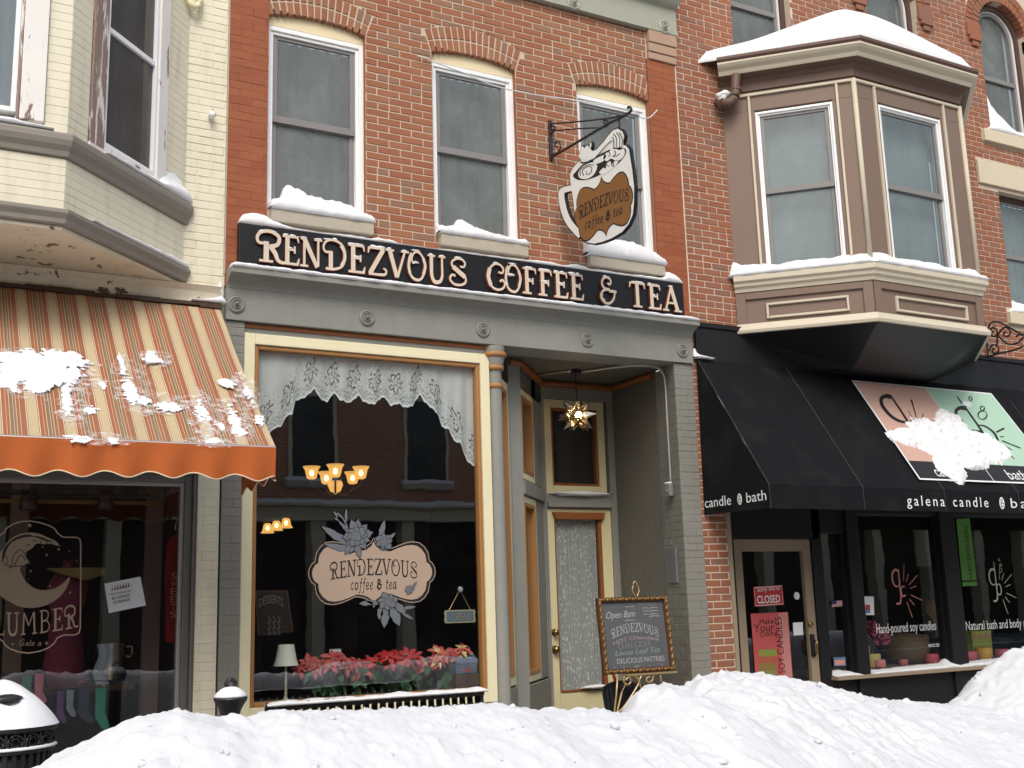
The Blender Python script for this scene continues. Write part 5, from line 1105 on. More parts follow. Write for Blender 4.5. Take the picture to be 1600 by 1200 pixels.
MB().sweep([(-.1, 7.052), (.205, 7.052), (.225, 7.075), (.225, 7.105), (-.1, 7.11)], BP).build('roof_edge', M['taupe_dk'], XBAY)
fr_ = MB(); P0 = off(0.02); P1 = [(8.15, -0.0), (8.62, -0.34), (9.66, -0.34), (10.13, -0.0)]
a_ = [fr_.pt(x, y, 4.173) for x, y in P0]; b_ = [fr_.pt(x, y, 3.86) for x, y in P1]
for i in range(3): fr_.idx([a_[i], a_[i + 1], b_[i + 1], b_[i]])
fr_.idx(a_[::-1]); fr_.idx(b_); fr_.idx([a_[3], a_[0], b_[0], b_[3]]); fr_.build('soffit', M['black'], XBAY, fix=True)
# black shopfront
bf = MB(); bf.box(6.835, 14.0, -0.035, 0.3, 3.86, 4.235); bf.box(6.835, 14.0, -0.055, 0.0, 4.20, 4.25); bf.build('sign_band', M['black'], xb, bevel=0.005)
MB().box(7.09, 7.135, -0.01, 0.3, 0.12, 2.75).build('door_reveal', M['tanframe'], xb)
SY = 0.16; S = front(SY)
st = MB(S); st.box(7.135, 7.30, 0.0, 0.15, 0.12, 2.75); st.box(7.30, 8.34, 0.0, 0.15, 2.14, 2.75); st.box(8.32, 8.46, -0.0, 0.15, 0.12, 2.14); st.box(8.80, 8.97, -0.03, 0.15, 0.12, 2.75); st.box(8.46, 8.80, 0.0, 0.15, 0.12, 0.72); st.box(8.97, 14.0, 0.0, 0.15, 0.30, 0.72); st.box(10.22, 10.46, -0.03, 0.15, 0.12, 2.75); st.box(12.3, 12.5, -0.03, 0.15, 0.12, 2.75); st.box(8.46, 8.80, 0, .15, 2.2, 2.75); st.box(8.97, 14, 0, .15, 2.4, 2.75)
st.build('shopfront', M['black'], xb, bevel=0.006)
st = MB(S); st.box(8.44, 14.0, -0.10, 0.02, 0.722, 0.755); st.build('sill', M['tanframe'], xb, bevel=0.004); MB(S).box(8.5, 14, -.04, .15, 0.12, 0.298).build('plinth', M['stone_c'], xb)
dd = MB(S).ring(7.305, 8.315, 0.15, 2.135, 0.105, 0.02, 0.07, wt=0.12); XD = dd.build('shop_door', M['tanframe'], xb, bevel=0.004)
q = MB(S); q.face((7.405, 0.05, .25), (8.215, .05, .25), (8.215, .05, 2.02), (7.405, .05, 2.02)); q.build('pane', M['pane_shop'], XD)
def xz(px, py, y): q = at(px, py, y); return q.x, q.z
x, z = xz(1271, 1010, SY); MB(S).box(x - .022, x + .022, -0.005, 0.02, z - .10, z + .12).build('lock_plate', M['iron'], XD, bevel=0.003)
MB(S).tube([(x, -0.005, z + .06), (x, -0.05, z + .05), (x, -0.055, z - .06), (x, -0.005, z - .08)], 0.012, 8).build('handle', M['brass'], XD, smooth=True); x2, z2 = xz(1267, 975, SY)
MB(S).lathe([(.026, .02), (.026, -.004), (.012, -.012), (.002, -.014)], (x2, 0, z2), 14, 'y').build('deadbolt', M['brass'], XD)
XW = {}
for k, (a, b) in enumerate(((8.46, 8.80), (8.97, 10.22), (10.46, 12.3))):
    w = MB(S).ring(a, b, 0.756, 2.42, 0.03, 0.03, 0.10).build('shop_window', M['black'], xb, bevel=0.003); XW[k] = w
    q = MB(S); q.face((a + .028, .06, .78), (b - .028, .06, .78), (b - .028, .06, 2.395), (a + .028, .06, 2.395)); q.build('pane', M['pane_shop'], w)
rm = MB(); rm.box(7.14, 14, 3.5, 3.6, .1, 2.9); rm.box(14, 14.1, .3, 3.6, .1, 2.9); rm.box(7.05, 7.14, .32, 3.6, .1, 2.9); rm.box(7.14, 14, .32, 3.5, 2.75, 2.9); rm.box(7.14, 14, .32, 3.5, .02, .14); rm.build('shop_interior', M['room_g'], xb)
MB().box(8.5, 13.9, SY + .12, SY + .62, 0.74, 0.80).build('display_shelf', M['shelf'], xb)
# print on the candle shop windows
YP = SY + 0.054
def wpx(px, py): q = at(px, py, YP); return (q.x, q.z)
def gtxt(s, p0, p1, h, mat, par, **k):
    a, b = wpx(*p0), wpx(*p1); return print_text(s, front(YP), a[0], a[1], h, 0.0, mat, par, w=b[0] - a[0], slope=(b[1] - a[1]) / (b[0] - a[0]), **k)
gtxt('Hand-poured soy candles', (1370, 990), (1463, 984), 0.105, 'print_white', XW[1]); gtxt('Natural bath and body products', (1510, 985), (1632, 978), 0.105, 'print_white', XW[2]); gtxt('eco', (1451, 1011), (1468, 1010), 0.05, 'print_white', XW[1])
def logo(c, sc, mat, par, letter):
    mb = MB(); o = wpx(*c); mp = lambda x, y: (o[0] + x * sc, o[1] + y * sc)
    stroke(mb, [(.12, .95), (-.1, 1.0), (-.30, .80), (-.30, .45), (-.12, .25), (.06, .30)], .12, .05, mp, YP, 0, 1, True); stroke(mb, [(.12, 1.0), (.12, .3), (.12, -.25), (.02, -.5), (-.2, -.52)], .07, .08, mp, YP - .0005, 0, 1, True)
    if letter == 'c': stroke(mb, [(.42, .22), (.26, .24), (.16, .02), (.26, -.2), (.44, -.14)], .05, .07, mp, YP - .001, 0, 1, True)
    else: stroke(mb, [(.12, 1.35), (.12, .2)], .05, .05, mp, YP - .001); stroke(mb, [(.12, .22), (.34, .28), (.44, .02), (.34, -.22), (.14, -.18)], .05, .08, mp, YP - .0015, 0, 1, True)
    for a in (80, 60, 35, 15, -20, -45, -70): ca, sa = math.cos(R_(a)), math.sin(R_(a)); r0, r1 = (.5, .9 + .35 * (a in (80, 35, -20, -70))); stroke(mb, [(.3 + r0 * ca, .02 + r0 * sa), (.3 + r1 * ca, .02 + r1 * sa)], .035, .035, mp, YP - .002)
    if letter == 'b':
        for x, y, r in ((.55, .95, .10), (.62, 1.2, .06), (.52, 1.45, .05)): outline(mb, [mp(x + r * math.cos(k * .52), y + r * math.sin(k * .52)) for k in range(12)], .03 * sc, YP - .002)
    mb.build('logo_print', M[mat], par, fix=False)['kind'] = 'stuff'
logo((1404, 925), 0.235, 'print_pink', XW[1], 'c'); logo((1555, 922), 0.235, 'print_mint', XW[2], 'b')

# ------------------------------------------------------------------ black awning
BX0, BX1 = 6.828, 13.5; KY0, KZ0, KY1, KZ1, KV = -0.03, 3.875, -0.925, 2.545, 2.335
KS = math.hypot(KY1 - KY0, KZ1 - KZ0); ky, kz = (KY0 - KY1) / KS, (KZ0 - KZ1) / KS
TK = lambda u, d, v: (u, KY1 + ky * v + kz * d, KZ1 + kz * v - ky * d)
ka = thing('black_awning', 'black canvas awning with white shop lettering over the right shopfront', 'awning', (10, -0.03, 3.86))
mb = MB(TK); mb.sheet(120, 16, lambda a, b: (BX0 + (BX1 - BX0) * a, .010 * math.sin(math.pi * b) * (1 + math.cos(2 * math.pi * (BX0 + (BX1 - BX0) * a - 6.88) / 1.1 + math.pi)) + .012 * fbm((a * 22, b * 2.2 + a * 5, 4), 4), KS * b)); mb.build('canopy', M['awn_black'], ka, smooth=True)
mb = MB(); mb.sheet(60, 2, lambda a, b: (BX0 + (BX1 - BX0) * a, KY1 - .003 + .004 * math.sin(a * 60) * b, KZ1 - .002 + (KV - KZ1) * b)); mb.build('valance', M['awn_black'], ka, smooth=True)
mb = MB(); mb.idx([mb.pt(BX0, y, z) for y, z in ((KY0, KZ0), (KY1, KZ1), (KY1, KV), (0.0, KV + .015))]); mb.build('side_panel', M['awn_black'], ka)
M['seam'] = paint('grey seam welt', (0.04, 0.042, 0.048), 0.7)
for x in (BX0 + .004, 7.98, 9.08, 10.18, 11.28): MB().tube([TK(x, -.002, KS), TK(x, -.006, 0.0), (x, KY1 - .008, KV)], 0.004, 6).build('seam', M['seam'], ka)
SP = lambda u, d, z: (BX0 - .003 + d, -u, z)
def sp(px, py): q = atx(px, py, BX0); return (-q.y, q.z)
for s, a, b in (('candle', (1102, 793.5), (1143, 788.5)), ('bath', (1167, 785.5), (1198, 781))):
    p, q = sp(*a), sp(*b); print_text(s, SP, p[0], p[1], 0.098, 0.0, 'print_white', ka, w=q[0] - p[0], slope=(q[1] - p[1]) / (q[0] - p[0]))
def badge(T, c, r, par, d=0.0):
    mb = MB(T); flat(mb, [(c[0] + r * .62 * math.cos(k * .35), c[1] + r * math.sin(k * .35)) for k in range(18)], d); mb.build('badge', M['print_white'], par, fix=False)
    mb = MB(T); glyph(mb, '&', lambda x, y: (c[0] + (x - .5) * r * .8, c[1] + (y - .5) * r * 1.35), d - .001); mb.build('lettering', M['ink'], par, fix=False)
badge(SP, sp(1156, 780), 0.052, ka)
FV = front(KY1 - .012)
def fv(px, py): q = at(px, py, KY1 - .012); return (q.x, q.z)
for s, a, b in (('galena', (1418, 793), (1477, 793)), ('candle', (1490, 793), (1545, 793)), ('bath', (1580, 793), (1632, 793))):
    p, q = fv(*a), fv(*b); print_text(s, FV, p[0], 2.385, 0.105, 0.0, 'print_white', ka, w=q[0] - p[0], space=1.35)
badge(FV, (fv(1566, 790)[0], 2.43), 0.062, ka)
def kp(px, py, k=-.02):
    q = atp(px, py, TK(0, k, 0), (0, -kz, ky)); return (q.x, (q.z - KZ1) / kz)
c_ = [kp(1335, 597), kp(1549, 616), (kp(1432, 748)[0], kp(1432, 748)[1])]
px0, px1 = c_[0][0], c_[1][0]; v1, v0 = c_[0][1], c_[2][1]; xm = (px0 + px1) / 2
mb = MB(TK); flat(mb, [(px0 - .02, v0 - .02), (px1 + .02, v0 - .02), (px1 + .02, v1 + .02), (px0 - .02, v1 + .02)], -0.016); mb.build('panel_border', M['print_white'], ka, fix=False)
vb = v0 + (v1 - v0) * .17
M['p_pink'] = paint('dusty pink panel', (0.52, 0.33, 0.27), 0.75, 0.04, 3, 0.05); M['p_mint'] = paint('mint panel', (0.36, 0.54, 0.42), 0.75, 0.04, 3, 0.05)
for a, b, c, d, mt in ((px0, xm - .006, vb, v1, 'p_pink'), (xm + .006, px1, vb, v1, 'p_mint'), (px0, xm - .006, v0, vb - .0, 'ink'), (xm + .006, px1, v0, vb, 'ink')):
    mb = MB(TK); flat(mb, [(a, c), (b, c), (b, d), (a, d)], -0.018); mb.build('panel_print', M[mt], ka, fix=False)
def lz(x, y): return kp(1320 + x / 5.714, 580 + y / 5.714)
mb = MB(TK)
for L, w0, w1, cu in (([(420, 240), (370, 230), (330, 260), (350, 330), (420, 410), (500, 455), (570, 465)], 40, 20, 1), ([(420, 235), (500, 350), (570, 460), (610, 500), (640, 560)], 14, 26, 1), ([(595, 490), (590, 460), (620, 440), (655, 450)], 26, 10, 1), ([(600, 262), (645, 420)], 14, 8, 0), ([(570, 360), (605, 415)], 5, 5, 0), ([(703, 392), (695, 452)], 10, 8, 0), ([(790, 452), (820, 448)], 8, 8, 0),
    ([(1090, 340), (1040, 335), (1000, 360), (1010, 410), (1060, 462)], 40, 18, 1), ([(1010, 232), (1050, 295)], 12, 12, 0), ([(1085, 335), (1240, 560), (1270, 640)], 14, 24, 1), ([(1140, 540), (1200, 545), (1240, 555)], 24, 14, 1), ([(1200, 490), (1260, 500), (1340, 560), (1375, 630)], 10, 22, 1), ([(1360, 552), (1430, 518)], 16, 16, 0), ([(1390, 592), (1430, 594)], 8, 8, 0), ([(1410, 628), (1575, 695)], 10, 10, 0), ([(1420, 660), (1498, 712)], 6, 6, 0), ([(1430, 700), (1522, 795)], 8, 6, 0)):
    stroke(mb, L, w0, w1, lambda a, b: lz(a, b), -0.0205, 0, 1, bool(cu))
for x, y, a, b in ((1128, 252, 14, 18), (1235, 340, 18, 20), (1235, 400, 40, 38)): outline(mb, [lz(x + a * math.cos(k * .45), y + b * math.sin(k * .45)) for k in range(14)], .016, -0.0205)
mb.build('logo_print', M['ink'], ka, fix=False)['kind'] = 'stuff'
for s, a, b in (('candle', lz(830, 940), lz(1040, 955)), ('bath', lz(1480, 965), lz(1660, 985))): print_text(s, TK, a[0], v0 + .03, (vb - v0) * .62, -0.0205, 'print_white', ka, w=b[0] - a[0])
snow_patch('awning_snow', TK, [(lambda q, q2, q3: (q[0], q[1], abs(q2[0] - q[0]), abs(q3[1] - q[1])))(lz(x, y), lz(x + rx, y), lz(x, y - ry)) for x, y, rx, ry in ((900, 620, 330, 190), (1200, 680, 260, 150), (620, 600, 200, 90), (960, 470, 120, 120), (940, 860, 120, 130), (1150, 830, 150, 60), (1330, 730, 130, 90))], 'big lump of snow lying over the pink and green panel of the black awning', 0.075, 0.012, 11, 0.34, hf=0.12, power=0.5)
snow_patch('awning_snow', TK, [(lambda q, q2, q3: (q[0], q[1], abs(q2[0] - q[0]), abs(q3[1] - q[1])))(lz(1105, 300), lz(1155, 300), lz(1105, 268))], 'small fleck of snow above the big lump on the green panel', 0.03, 0.01, 12, 0.4)
def atz(px, py, z):
    d = _ray(px, py); return CAM + d * ((z - CAM.z) / d.z)
# ------------------------------------------------------------------ snow on ledges
def back_tab(L, y, zb): return [(lambda q: (q.x, max(0.01, q.z - zb)))(at(a, b, y)) for a, b in L]
def sill_snow(L, hf, label, seed, u0, u1, zb=4.785, yg=0.11, df=-0.075, n=60, grp=None):
    tb = back_tab(L, yg, zb); us = [u0 + (u1 - u0) * k / 24 for k in range(25)]
    return snow_loft('sill_snow', [(u, yg, df, zb, min(interp(hf, u) * 1.5, interp(tb, u) + .06), interp(tb, u)) for u in us], label, n, 0.019, seed, None)
sill_snow([(418, 318), (431, 320), (444, 290), (456, 291), (472, 299), (502, 311), (542, 318), (554, 322), (558, 340), (580, 345)], [(2.5, .055), (2.7, .07), (3.0, .05), (3.4, .045)], 'snow drift peaking at the left of the left upper sill', 1, 2.545, 3.45)
sill_snow([(680, 345), (690, 366), (702, 366), (711, 345), (720, 342), (742, 354), (782, 371), (806, 378), (822, 384)], [(4.0, .05), (4.4, .05), (4.9, .03)], 'wedge of snow sloping down to the right on the middle upper sill', 2, 4.05, 4.95)
sill_snow([(905, 376), (925, 376), (960, 375), (985, 377), (1006, 386), (1018, 394), (1032, 402)], [(5.6, .11), (5.9, .12), (6.3, .10), (6.46, .05)], 'thick smooth slab of snow on the right upper sill behind the cup sign', 3, 5.585, 6.50)
def top_h(u): return interp([(2.28, .03), (2.32, .10), (2.42, .125), (2.5, .12), (2.62, .05), (2.75, .015), (3.0, .012), (3.2, .03), (3.42, .022), (3.46, .045), (3.6, .04), (3.66, .006), (3.95, .005), (4.2, .02), (4.5, .015), (4.9, .02), (5.0, .035), (5.2, .045), (5.3, .015), (5.42, .055), (5.5, .06), (5.6, .02), (6.2, .03), (6.46, .035), (6.52, .13), (6.6, .11), (6.66, .05), (6.69, .02)], u)
us = [2.285 + 4.4 * k / 160 for k in range(161)]
snow_loft('sign_snow', [(u, -0.002, -0.072, 4.620, top_h(u) * .75, top_h(u)) for u in us], 'uneven strip of snow along the top edge of the black name board', 200, 0.007, 4)
us = [2.21 + 4.57 * k / 80 for k in range(81)]
snow_loft('cornice_snow', [(u, -0.066, -0.175, 4.226, .030 + .012 * fbm((u * 5, 0, 2), 3), .055 + .02 * fbm((u * 4, 3, 2), 3)) for u in us], 'long strip of snow on the grey cornice below the name board', 220, 0.008, 5)
# left bay
snow_loft('ledge_snow', [(u, .01, -.058, 4.733, h, h2) for u, h, h2 in ((.36, .01, .02), (.55, .018, .05), (.8, .02, .04), (1.0, .03, .05), (1.12, .07, .20), (1.25, .09, .24), (1.36, .10, .20), (1.43, .06, .06))], 'snow heaped at the right end of the peeling bay sill', 44, 0.012, 6, None, BS)
snow_loft('ledge_snow', [(u, .01, -.058, 4.733, h, h2) for u, h, h2 in ((-.4, .02, .05), (.3, .02, .05), (.54, .03, .06), (.6, .02, .025), (.78, .008, .01))], 'thin strip of snow on the front bay sill at the left edge', 30, 0.006, 7, None, BF)
snow_loft('ledge_snow', [(u, .0, -.05, 4.203, h, h) for u, h in ((.25, .004), (.6, .018), (.9, .03), (1.2, .035), (1.36, .04), (1.42, .03))], 'thin strip of snow on the lower bay moulding above the striped awning', 40, 0.006, 8, None, BS)
snow_loft('wall_snow', [(u, .0, -.07, 3.945, h, h2) for u, h, h2 in ((1.93, .004, .006), (2.05, .02, .03), (2.12, .04, .10), (2.17, .05, .20), (2.19, .04, .19))], 'small wedge of snow in the corner above the striped awning end', 20, .008, 9)
# brown bay roof and sill
mb = MB(); N = 48; ro = off(0.20); cxy = (8.80, -0.15); per = []
def along(P, t):
    Ls = [math.dist(P[i], P[i + 1]) for i in range(3)]; s = t * sum(Ls)
    for i in range(3):
        if s <= Ls[i] or i == 2: k = s / Ls[i]; return (P[i][0] + (P[i + 1][0] - P[i][0]) * k, P[i][1] + (P[i + 1][1] - P[i][1]) * k)
        s -= Ls[i]
rows = []
for i in range(N + 1):
    e = along(ro, i / N); row = []
    for j in range(15):
        k = 1 - j / 14; x = cxy[0] + (e[0] - cxy[0]) * k; y = cxy[1] + (e[1] + .0 - cxy[1]) * k
        lim = .03 + .50 * math.exp(-((x - 8.78) / 1.12) ** 2)
        h = 0.004 + (lim * (1 - k ** 3.6)) + .13 * min(1, (1 - k) * 9) ** .45 + .02 * fbm((x * 1.6, y * 1.6, 9), 2) * (1 - k)
        o_ = 1 + (0.0 if j else -.0); row.append(mb.pt(x, min(y, 0.0), 7.105 + h))
    row.insert(0, mb.pt(e[0] + (cxy[0] - e[0]) * .01, e[1] + (cxy[1] - e[1]) * .01, 7.09)); rows.append(row)
for a, b in zip(rows, rows[1:]):
    for k in range(len(a) - 1): mb.idx([a[k], b[k], b[k + 1], a[k + 1]])
tag(mb.build('roof_snow', M['snow'], None, smooth=True), 'deep rounded dome of snow on the roof of the taupe bay', 'snow')
BPS = off(0.09); 
for T, L0, L1, lab, sd in ((XL, -.05, LL + .03, 'snow strip on the left angled sill of the taupe bay', 20), (XF, 8.33, 9.95, 'snow strip on the front sill of the taupe bay', 21)):
    us = [L0 + (L1 - L0) * k / 20 for k in range(21)]
    snow_loft('ledge_snow', [(u, .0, -.088, 4.768, .055 + .02 * fbm((u * 4, sd, 0), 2), .115 + .04 * fbm((u * 3, sd, 1), 2) + (.09 * max(0, 1 - abs(u + .02) / .12) if sd == 20 else 0)) for u in us], lab, 50, .008, sd, None, T)
snow_loft('sill_snow', [(u, .085, -.045, 7.178, h, h2) for u, h, h2 in ((11.62, .02, .03), (11.74, .07, .20), (11.78, .09, .34), (11.83, .12, .56), (11.88, .12, .44), (12.0, .10, .34), (12.3, .07, .15), (12.7, .03, .05))], 'curling peak of snow on the arched window sill at upper right', 40, .012, 22)
snow_loft('sill_snow', [(u, .12, -.045, 4.84, h, h2) for u, h, h2 in ((11.64, .03, .08), (11.75, .06, .26), (11.9, .07, .2), (12.7, .05, .12))], 'snow on the lower right sill behind the iron scroll bracket', 30, .01, 23)
snow_loft('ledge_snow', [(u, .05, -.09, .757, h, h2) for u, h, h2 in ((8.46, .02, .04), (8.6, .03, .06), (8.78, .015, .03), (8.80, .004, .01))], 'small strip of snow on the sill beside the candle shop door', 20, .006, 24, None, S)
snow_loft('ledge_snow', [(u, .03, -.09, .757, h, h2) for u, h, h2 in ((8.95, .02, .03), (9.6, .03, .045), (10.05, .035, .055), (10.15, .05, .10), (10.22, .03, .05), (10.3, .02, .03), (10.6, .04, .05), (11.5, .05, .07), (12.6, .05, .1))], 'long strip of snow on the sill under the candle shop windows', 70, .008, 25, None, S)
snow_loft('wall_snow', [(u, -.02, -.075, 3.885, h, h2) for u, h, h2 in ((6.80, .02, .14), (6.84, .025, .08), (6.90, .02, .03), (7.02, .005, .008))], 'scrap of snow on the ledge at the top corner of the black awning', 16, .006, 26)
mb = MB(); mb.blob((6.20, 1.22, 2.663), (.33, .04, .022), 22, .5, 3); tag(mb.build('ledge_snow', M['snow'], None, smooth=True), 'thin line of snow on the rail under the transom over the door', 'snow')
mb = MB(); mb.blob((6.30, 1.235, .735), (.15, .03, .02), 16, .5, 5); tag(mb.build('ledge_snow', M['snow'], None, smooth=True), 'bit of snow on the bottom rail of the cream door glass', 'snow')

# ------------------------------------------------------------------ small things on the walls
pts = [at(652, 87, -.03), at(668, 92, -.03), at(676, 96, -.03), at(720, 112, -.06), at(770, 133, -.06), at(830, 147, -.06), at(900, 157, -.06), at(985, 172, -.3), at(1000, 183, -.3), at(1014, 184, -.3), at(1027, 172, -.3)]
tag(MB().tube(crom(pts, 6), 0.006, 6).build('icy_cable', paint('frosted white cable', (0.62, 0.64, 0.66), 0.5), None, smooth=True), 'thin frosted cable strung across the middle and right upper windows', 'cable')
dp = thing('drain_pipe', 'brown elbow drain pipe under the left end of the bay cornice', 'pipe', (7.25, -.15, 6.7))
q = [at(1150, 118, -.22), at(1149, 134, -.22), at(1149, 147, -.22), at(1144, 157, -.2), at(1134, 162, -.15), at(1122, 160, -.02)]
MB().tube(crom(q, 4), .05, 12).build('pipe', M['taupe_dk'], dp, smooth=True); mb = MB(); mb.tube([at(1150, 138, -.22), at(1150, 142, -.22)], .06, 12); mb.tube([at(1131, 162, -.13), at(1127, 161.5, -.09)], .06, 12); mb.build('collar', M['taupe_dk'], dp, smooth=False)
mb = MB(); c = at(1132, 150, -.12); mb.blob(c, (.10, .07, .045), 12, .6, 4); mb.blob((c.x - .03, c.y, c.z - .03), (.05, .06, .04), 10, .5, 6); tag(mb.build('pipe_snow', M['snow'], None, smooth=True), 'lump of snow sitting on the brown drain pipe elbow', 'snow')
ins = thing('insulator', 'small white porcelain insulator on the cream brick wall', 'insulator', tuple(at(330, 181, 0)))
c = at(330, 181, -.03); MB().lathe([(.012, .03), (.022, .02), (.026, 0), (.02, -.03), (.03, -.04), (.01, -.05)], c, 12, 'y').build('knob', M['white'], ins, smooth=True); MB().tube([(c.x, 0, c.z), (c.x, -.02, c.z), (c.x + .01, -.05, c.z + .05)], .008, 6).build('pin', M['stone_c'], ins)
hk = thing('old_hook', 'painted over iron hook at the top of the cream wall', 'hook', tuple(at(300, 10, 0)))
c = at(300, 5, -.02); MB().tube(crom([(c.x - .06, 0, c.z + .1), (c.x - .05, -.06, c.z + .02), (c.x, -.08, c.z - .06), (c.x + .05, -.05, c.z - .01), (c.x + .06, -.02, c.z + .1)], 4), .025, 8).build('hook', M['cream'], hk, smooth=True)
ib = thing('scroll_bracket', 'black wrought iron scroll bracket at the right edge of the photo', 'bracket', (11.1, 0, 4.4))
def ibar(L, r): return MB().tube(crom([atx(1490 + x / 3.53, 240 + y / 3.53, 11.1) for x, y in L], 5), r, 6)
join('scroll', ib, [ibar(L, .011) for L in ([(170, 920), (182, 990), (186, 1070), (190, 1122)], [(185, 985), (205, 935), (250, 930), (310, 960), (388, 1005)], [(190, 1120), (260, 1100), (330, 1085), (388, 1060)], [(190, 990), (215, 960), (240, 975), (235, 1005), (212, 1005), (210, 985), (222, 983)], [(195, 1090), (215, 1055), (245, 1065), (245, 1095), (220, 1100), (215, 1080), (228, 1076)], [(240, 1060), (245, 1000), (280, 960), (312, 975), (305, 1005), (280, 1005), (278, 988), (290, 985)], [(250, 1010), (300, 1050), (350, 1045), (388, 1010)], [(345, 1010), (360, 1000), (388, 995)])], 'iron')

# ------------------------------------------------------------------ recess: lantern, conduit, boxes
LC = Vector((5.885, .7, 3.375)); ln = thing('star_lantern', 'many pointed smoked glass star lantern hanging lit in the doorway', 'lantern', tuple(LC))
t = NT('smoked lantern glass'); tr = t.n('ShaderNodeBsdfTransparent'); tr.inputs[0].default_value = (.80, .72, .62, 1); gl = t.n('ShaderNodeBsdfGlossy'); gl.inputs['Roughness'].default_value = .12; df = t.n('ShaderNodeBsdfDiffuse'); df.inputs[0].default_value = (.28, .23, .18, 1)
m1 = t.n('ShaderNodeMixShader'); m1.inputs[0].default_value = .22; t.l(tr.outputs[0], m1.inputs[1]); t.l(gl.outputs[0], m1.inputs[2]); m2 = t.n('ShaderNodeMixShader'); m2.inputs[0].default_value = .16; t.l(m1.outputs[0], m2.inputs[1]); t.l(df.outputs[0], m2.inputs[2]); M['smoke'] = t.done(m2.outputs[0])
bmx = bmesh.new(); bmesh.ops.create_icosphere(bmx, subdivisions=1, radius=.085); bmx.faces.ensure_lookup_table()
rnd = random.Random(4)
for f in bmx.faces:
    if rnd.random() > .34: continue
    c = f.calc_center_median(); tip = c.normalized() * (.215 if rnd.random() < .7 else .17); vsx = [v.co.copy() for v in f.verts]; c0 = LC + c
    base = [c + (v - c) * 1.15 for v in vsx]
    mb = MB()
    for i in range(3): mb.face(LC + base[i], LC + base[(i + 1) % 3], LC + tip)
    s_ = mb.build('star_point', M['smoke'], ln, fix=False); e = MB()
    for i in range(3): e.tube([LC + base[i], LC + tip], [.004, .0025], 5, False); e.tube([LC + base[i], LC + base[(i + 1) % 3]], .0035, 5, False)
    e.build('came', M['iron'], s_)
for k in range(6):
    a = k * math.pi / 3 + .3
    for el in (0.05, -.75, .75):
        d = Vector((math.cos(a + el) * math.cos(el), math.sin(a + el) * math.cos(el), math.sin(el))); u = d.orthogonal().normalized(); w = d.cross(u); base = [d * .062 + (u * math.cos(q) + w * math.sin(q)) * .052 for q in (0, 1.571, 3.142, 4.712)]; tip = d * (.205 if el else .225)
        mb = MB()
        for i in range(4): mb.face(LC + base[i], LC + base[(i + 1) % 4], LC + tip)
        s_ = mb.build('star_point', M['smoke'], ln, fix=False); e = MB()
        for i in range(4): e.tube([LC + base[i], LC + tip], [.0038, .0022], 5, False)
        e.build('came', M['iron'], s_)
bmx.free()
MB().blob(LC + Vector((0, -.02, .0)), (.034, .034, .042), 12, 0).build('bulb', emit('warm bulb', (1.0, .74, .40), 60), ln, smooth=True)
MB().tube([LC + Vector((0, 0, .03)), (LC.x, LC.y, 3.84)], .007, 6).build('stem', M['iron'], ln); MB().lathe([(.055, 3.80), (.05, 3.835), (.05, 3.842)], (LC.x, LC.y, 0), 14).build('ceiling_rose', M['iron'], ln)
cn = thing('conduit', 'grey metal conduit running across the porch ceiling to a switch box', 'conduit', (6.62, .2, 3.0))
p = [atz(835, 588, 3.825), atz(862, 583, 3.825), (LC.x - .05, LC.y, 3.825)]; MB().tube(crom(p, 4), .011, 8).build('pipe', M['galv'], cn, smooth=True)
p = [(LC.x + .05, LC.y, 3.822), atz(960, 574, 3.82), atz(1000, 571, 3.82), (6.50, .20, 3.815), (6.575, .2, 3.77), (6.605, .2, 3.66), (6.605, .2, 3.2), (6.605, .2, 2.66)]; MB().tube(crom(p, 5), .013, 8).build('pipe', M['galv'], cn, smooth=True)
MB().box(6.555, 6.60, .155, .245, 2.545, 2.66).build('switch_box', M['galv'], cn, bevel=.006); mb = MB(); mb.box(6.550, 6.556, .175, .225, 2.57, 2.63); mb.box(6.535, 6.551, .19, .21, 2.59, 2.61); mb.build('switch_plate', M['sash'], cn)
mb = MB(); mb.blob((6.575, .20, 2.67), (.035, .05, .015), 10, .5, 2); tag(mb.build('box_snow', M['snow'], None, smooth=True), 'dab of snow on the switch box beside the doorway', 'snow')
pl_ = MB(TRV); pl_.box(.10, .30, -.018, 0, 1.72, 2.06); tag(pl_.build('wall_panel', paint('blue grey metal panel', (.155, .165, .17), .5), None, bevel=.004), 'flat blue grey metal panel on the grey doorway pier', 'panel')

# ------------------------------------------------------------------ chalkboard on its easel
CT = lambda u, d, z: (u, -.30 + d + (z - .95) * .10, z)
ck = thing('chalkboard', 'chalkboard menu in a carved gilt frame standing by the door', 'chalkboard', (5.77, -.3, .95))
t = NT('dusty slate'); n_ = t.noise(3, 6, .7, t.scaled(3, 3, 1.2)); M['slate'] = t.done(t.bsdf(t.mix(n_, (.055, .060, .066), (.125, .13, .14)), .8))
x0, x1, z0, z1 = 5.405, 6.145, .955, 1.60
MB(CT).box(x0 + .03, x1 - .03, .0, .015, z0 + .03, z1 - .03).build('slate', M['slate'], ck)
M['gilt'] = paint('tarnished gilt', (.25, .145, .05), .4, .35, 30, .6, metal=.5); M['gilt_dk'] = paint('dark carved frame', (.075, .03, .012), .5, .3, 30, .6)
MB(CT).ring(x0, x1, z0, z1, .042, -.022, .03).build('frame', M['gilt_dk'], ck, bevel=.012)
mb = MB(CT)
def lump(x, z, vert):
    rr = (.013, .013, .026) if vert else (.026, .013, .013); mb.blob((x, -.024, z), rr, 8, .5, x * 7 + z); mb.blob((x + (.008 if vert else .026), -.026, z + (.026 if vert else .006)), (.012, .012, .012), 6, .4, x)
for k in range(11): lump(x0 + .035 + (x1 - x0 - .07) * k / 10, z0 + .02, False); lump(x0 + .035 + (x1 - x0 - .07) * k / 10, z1 - .02, False)
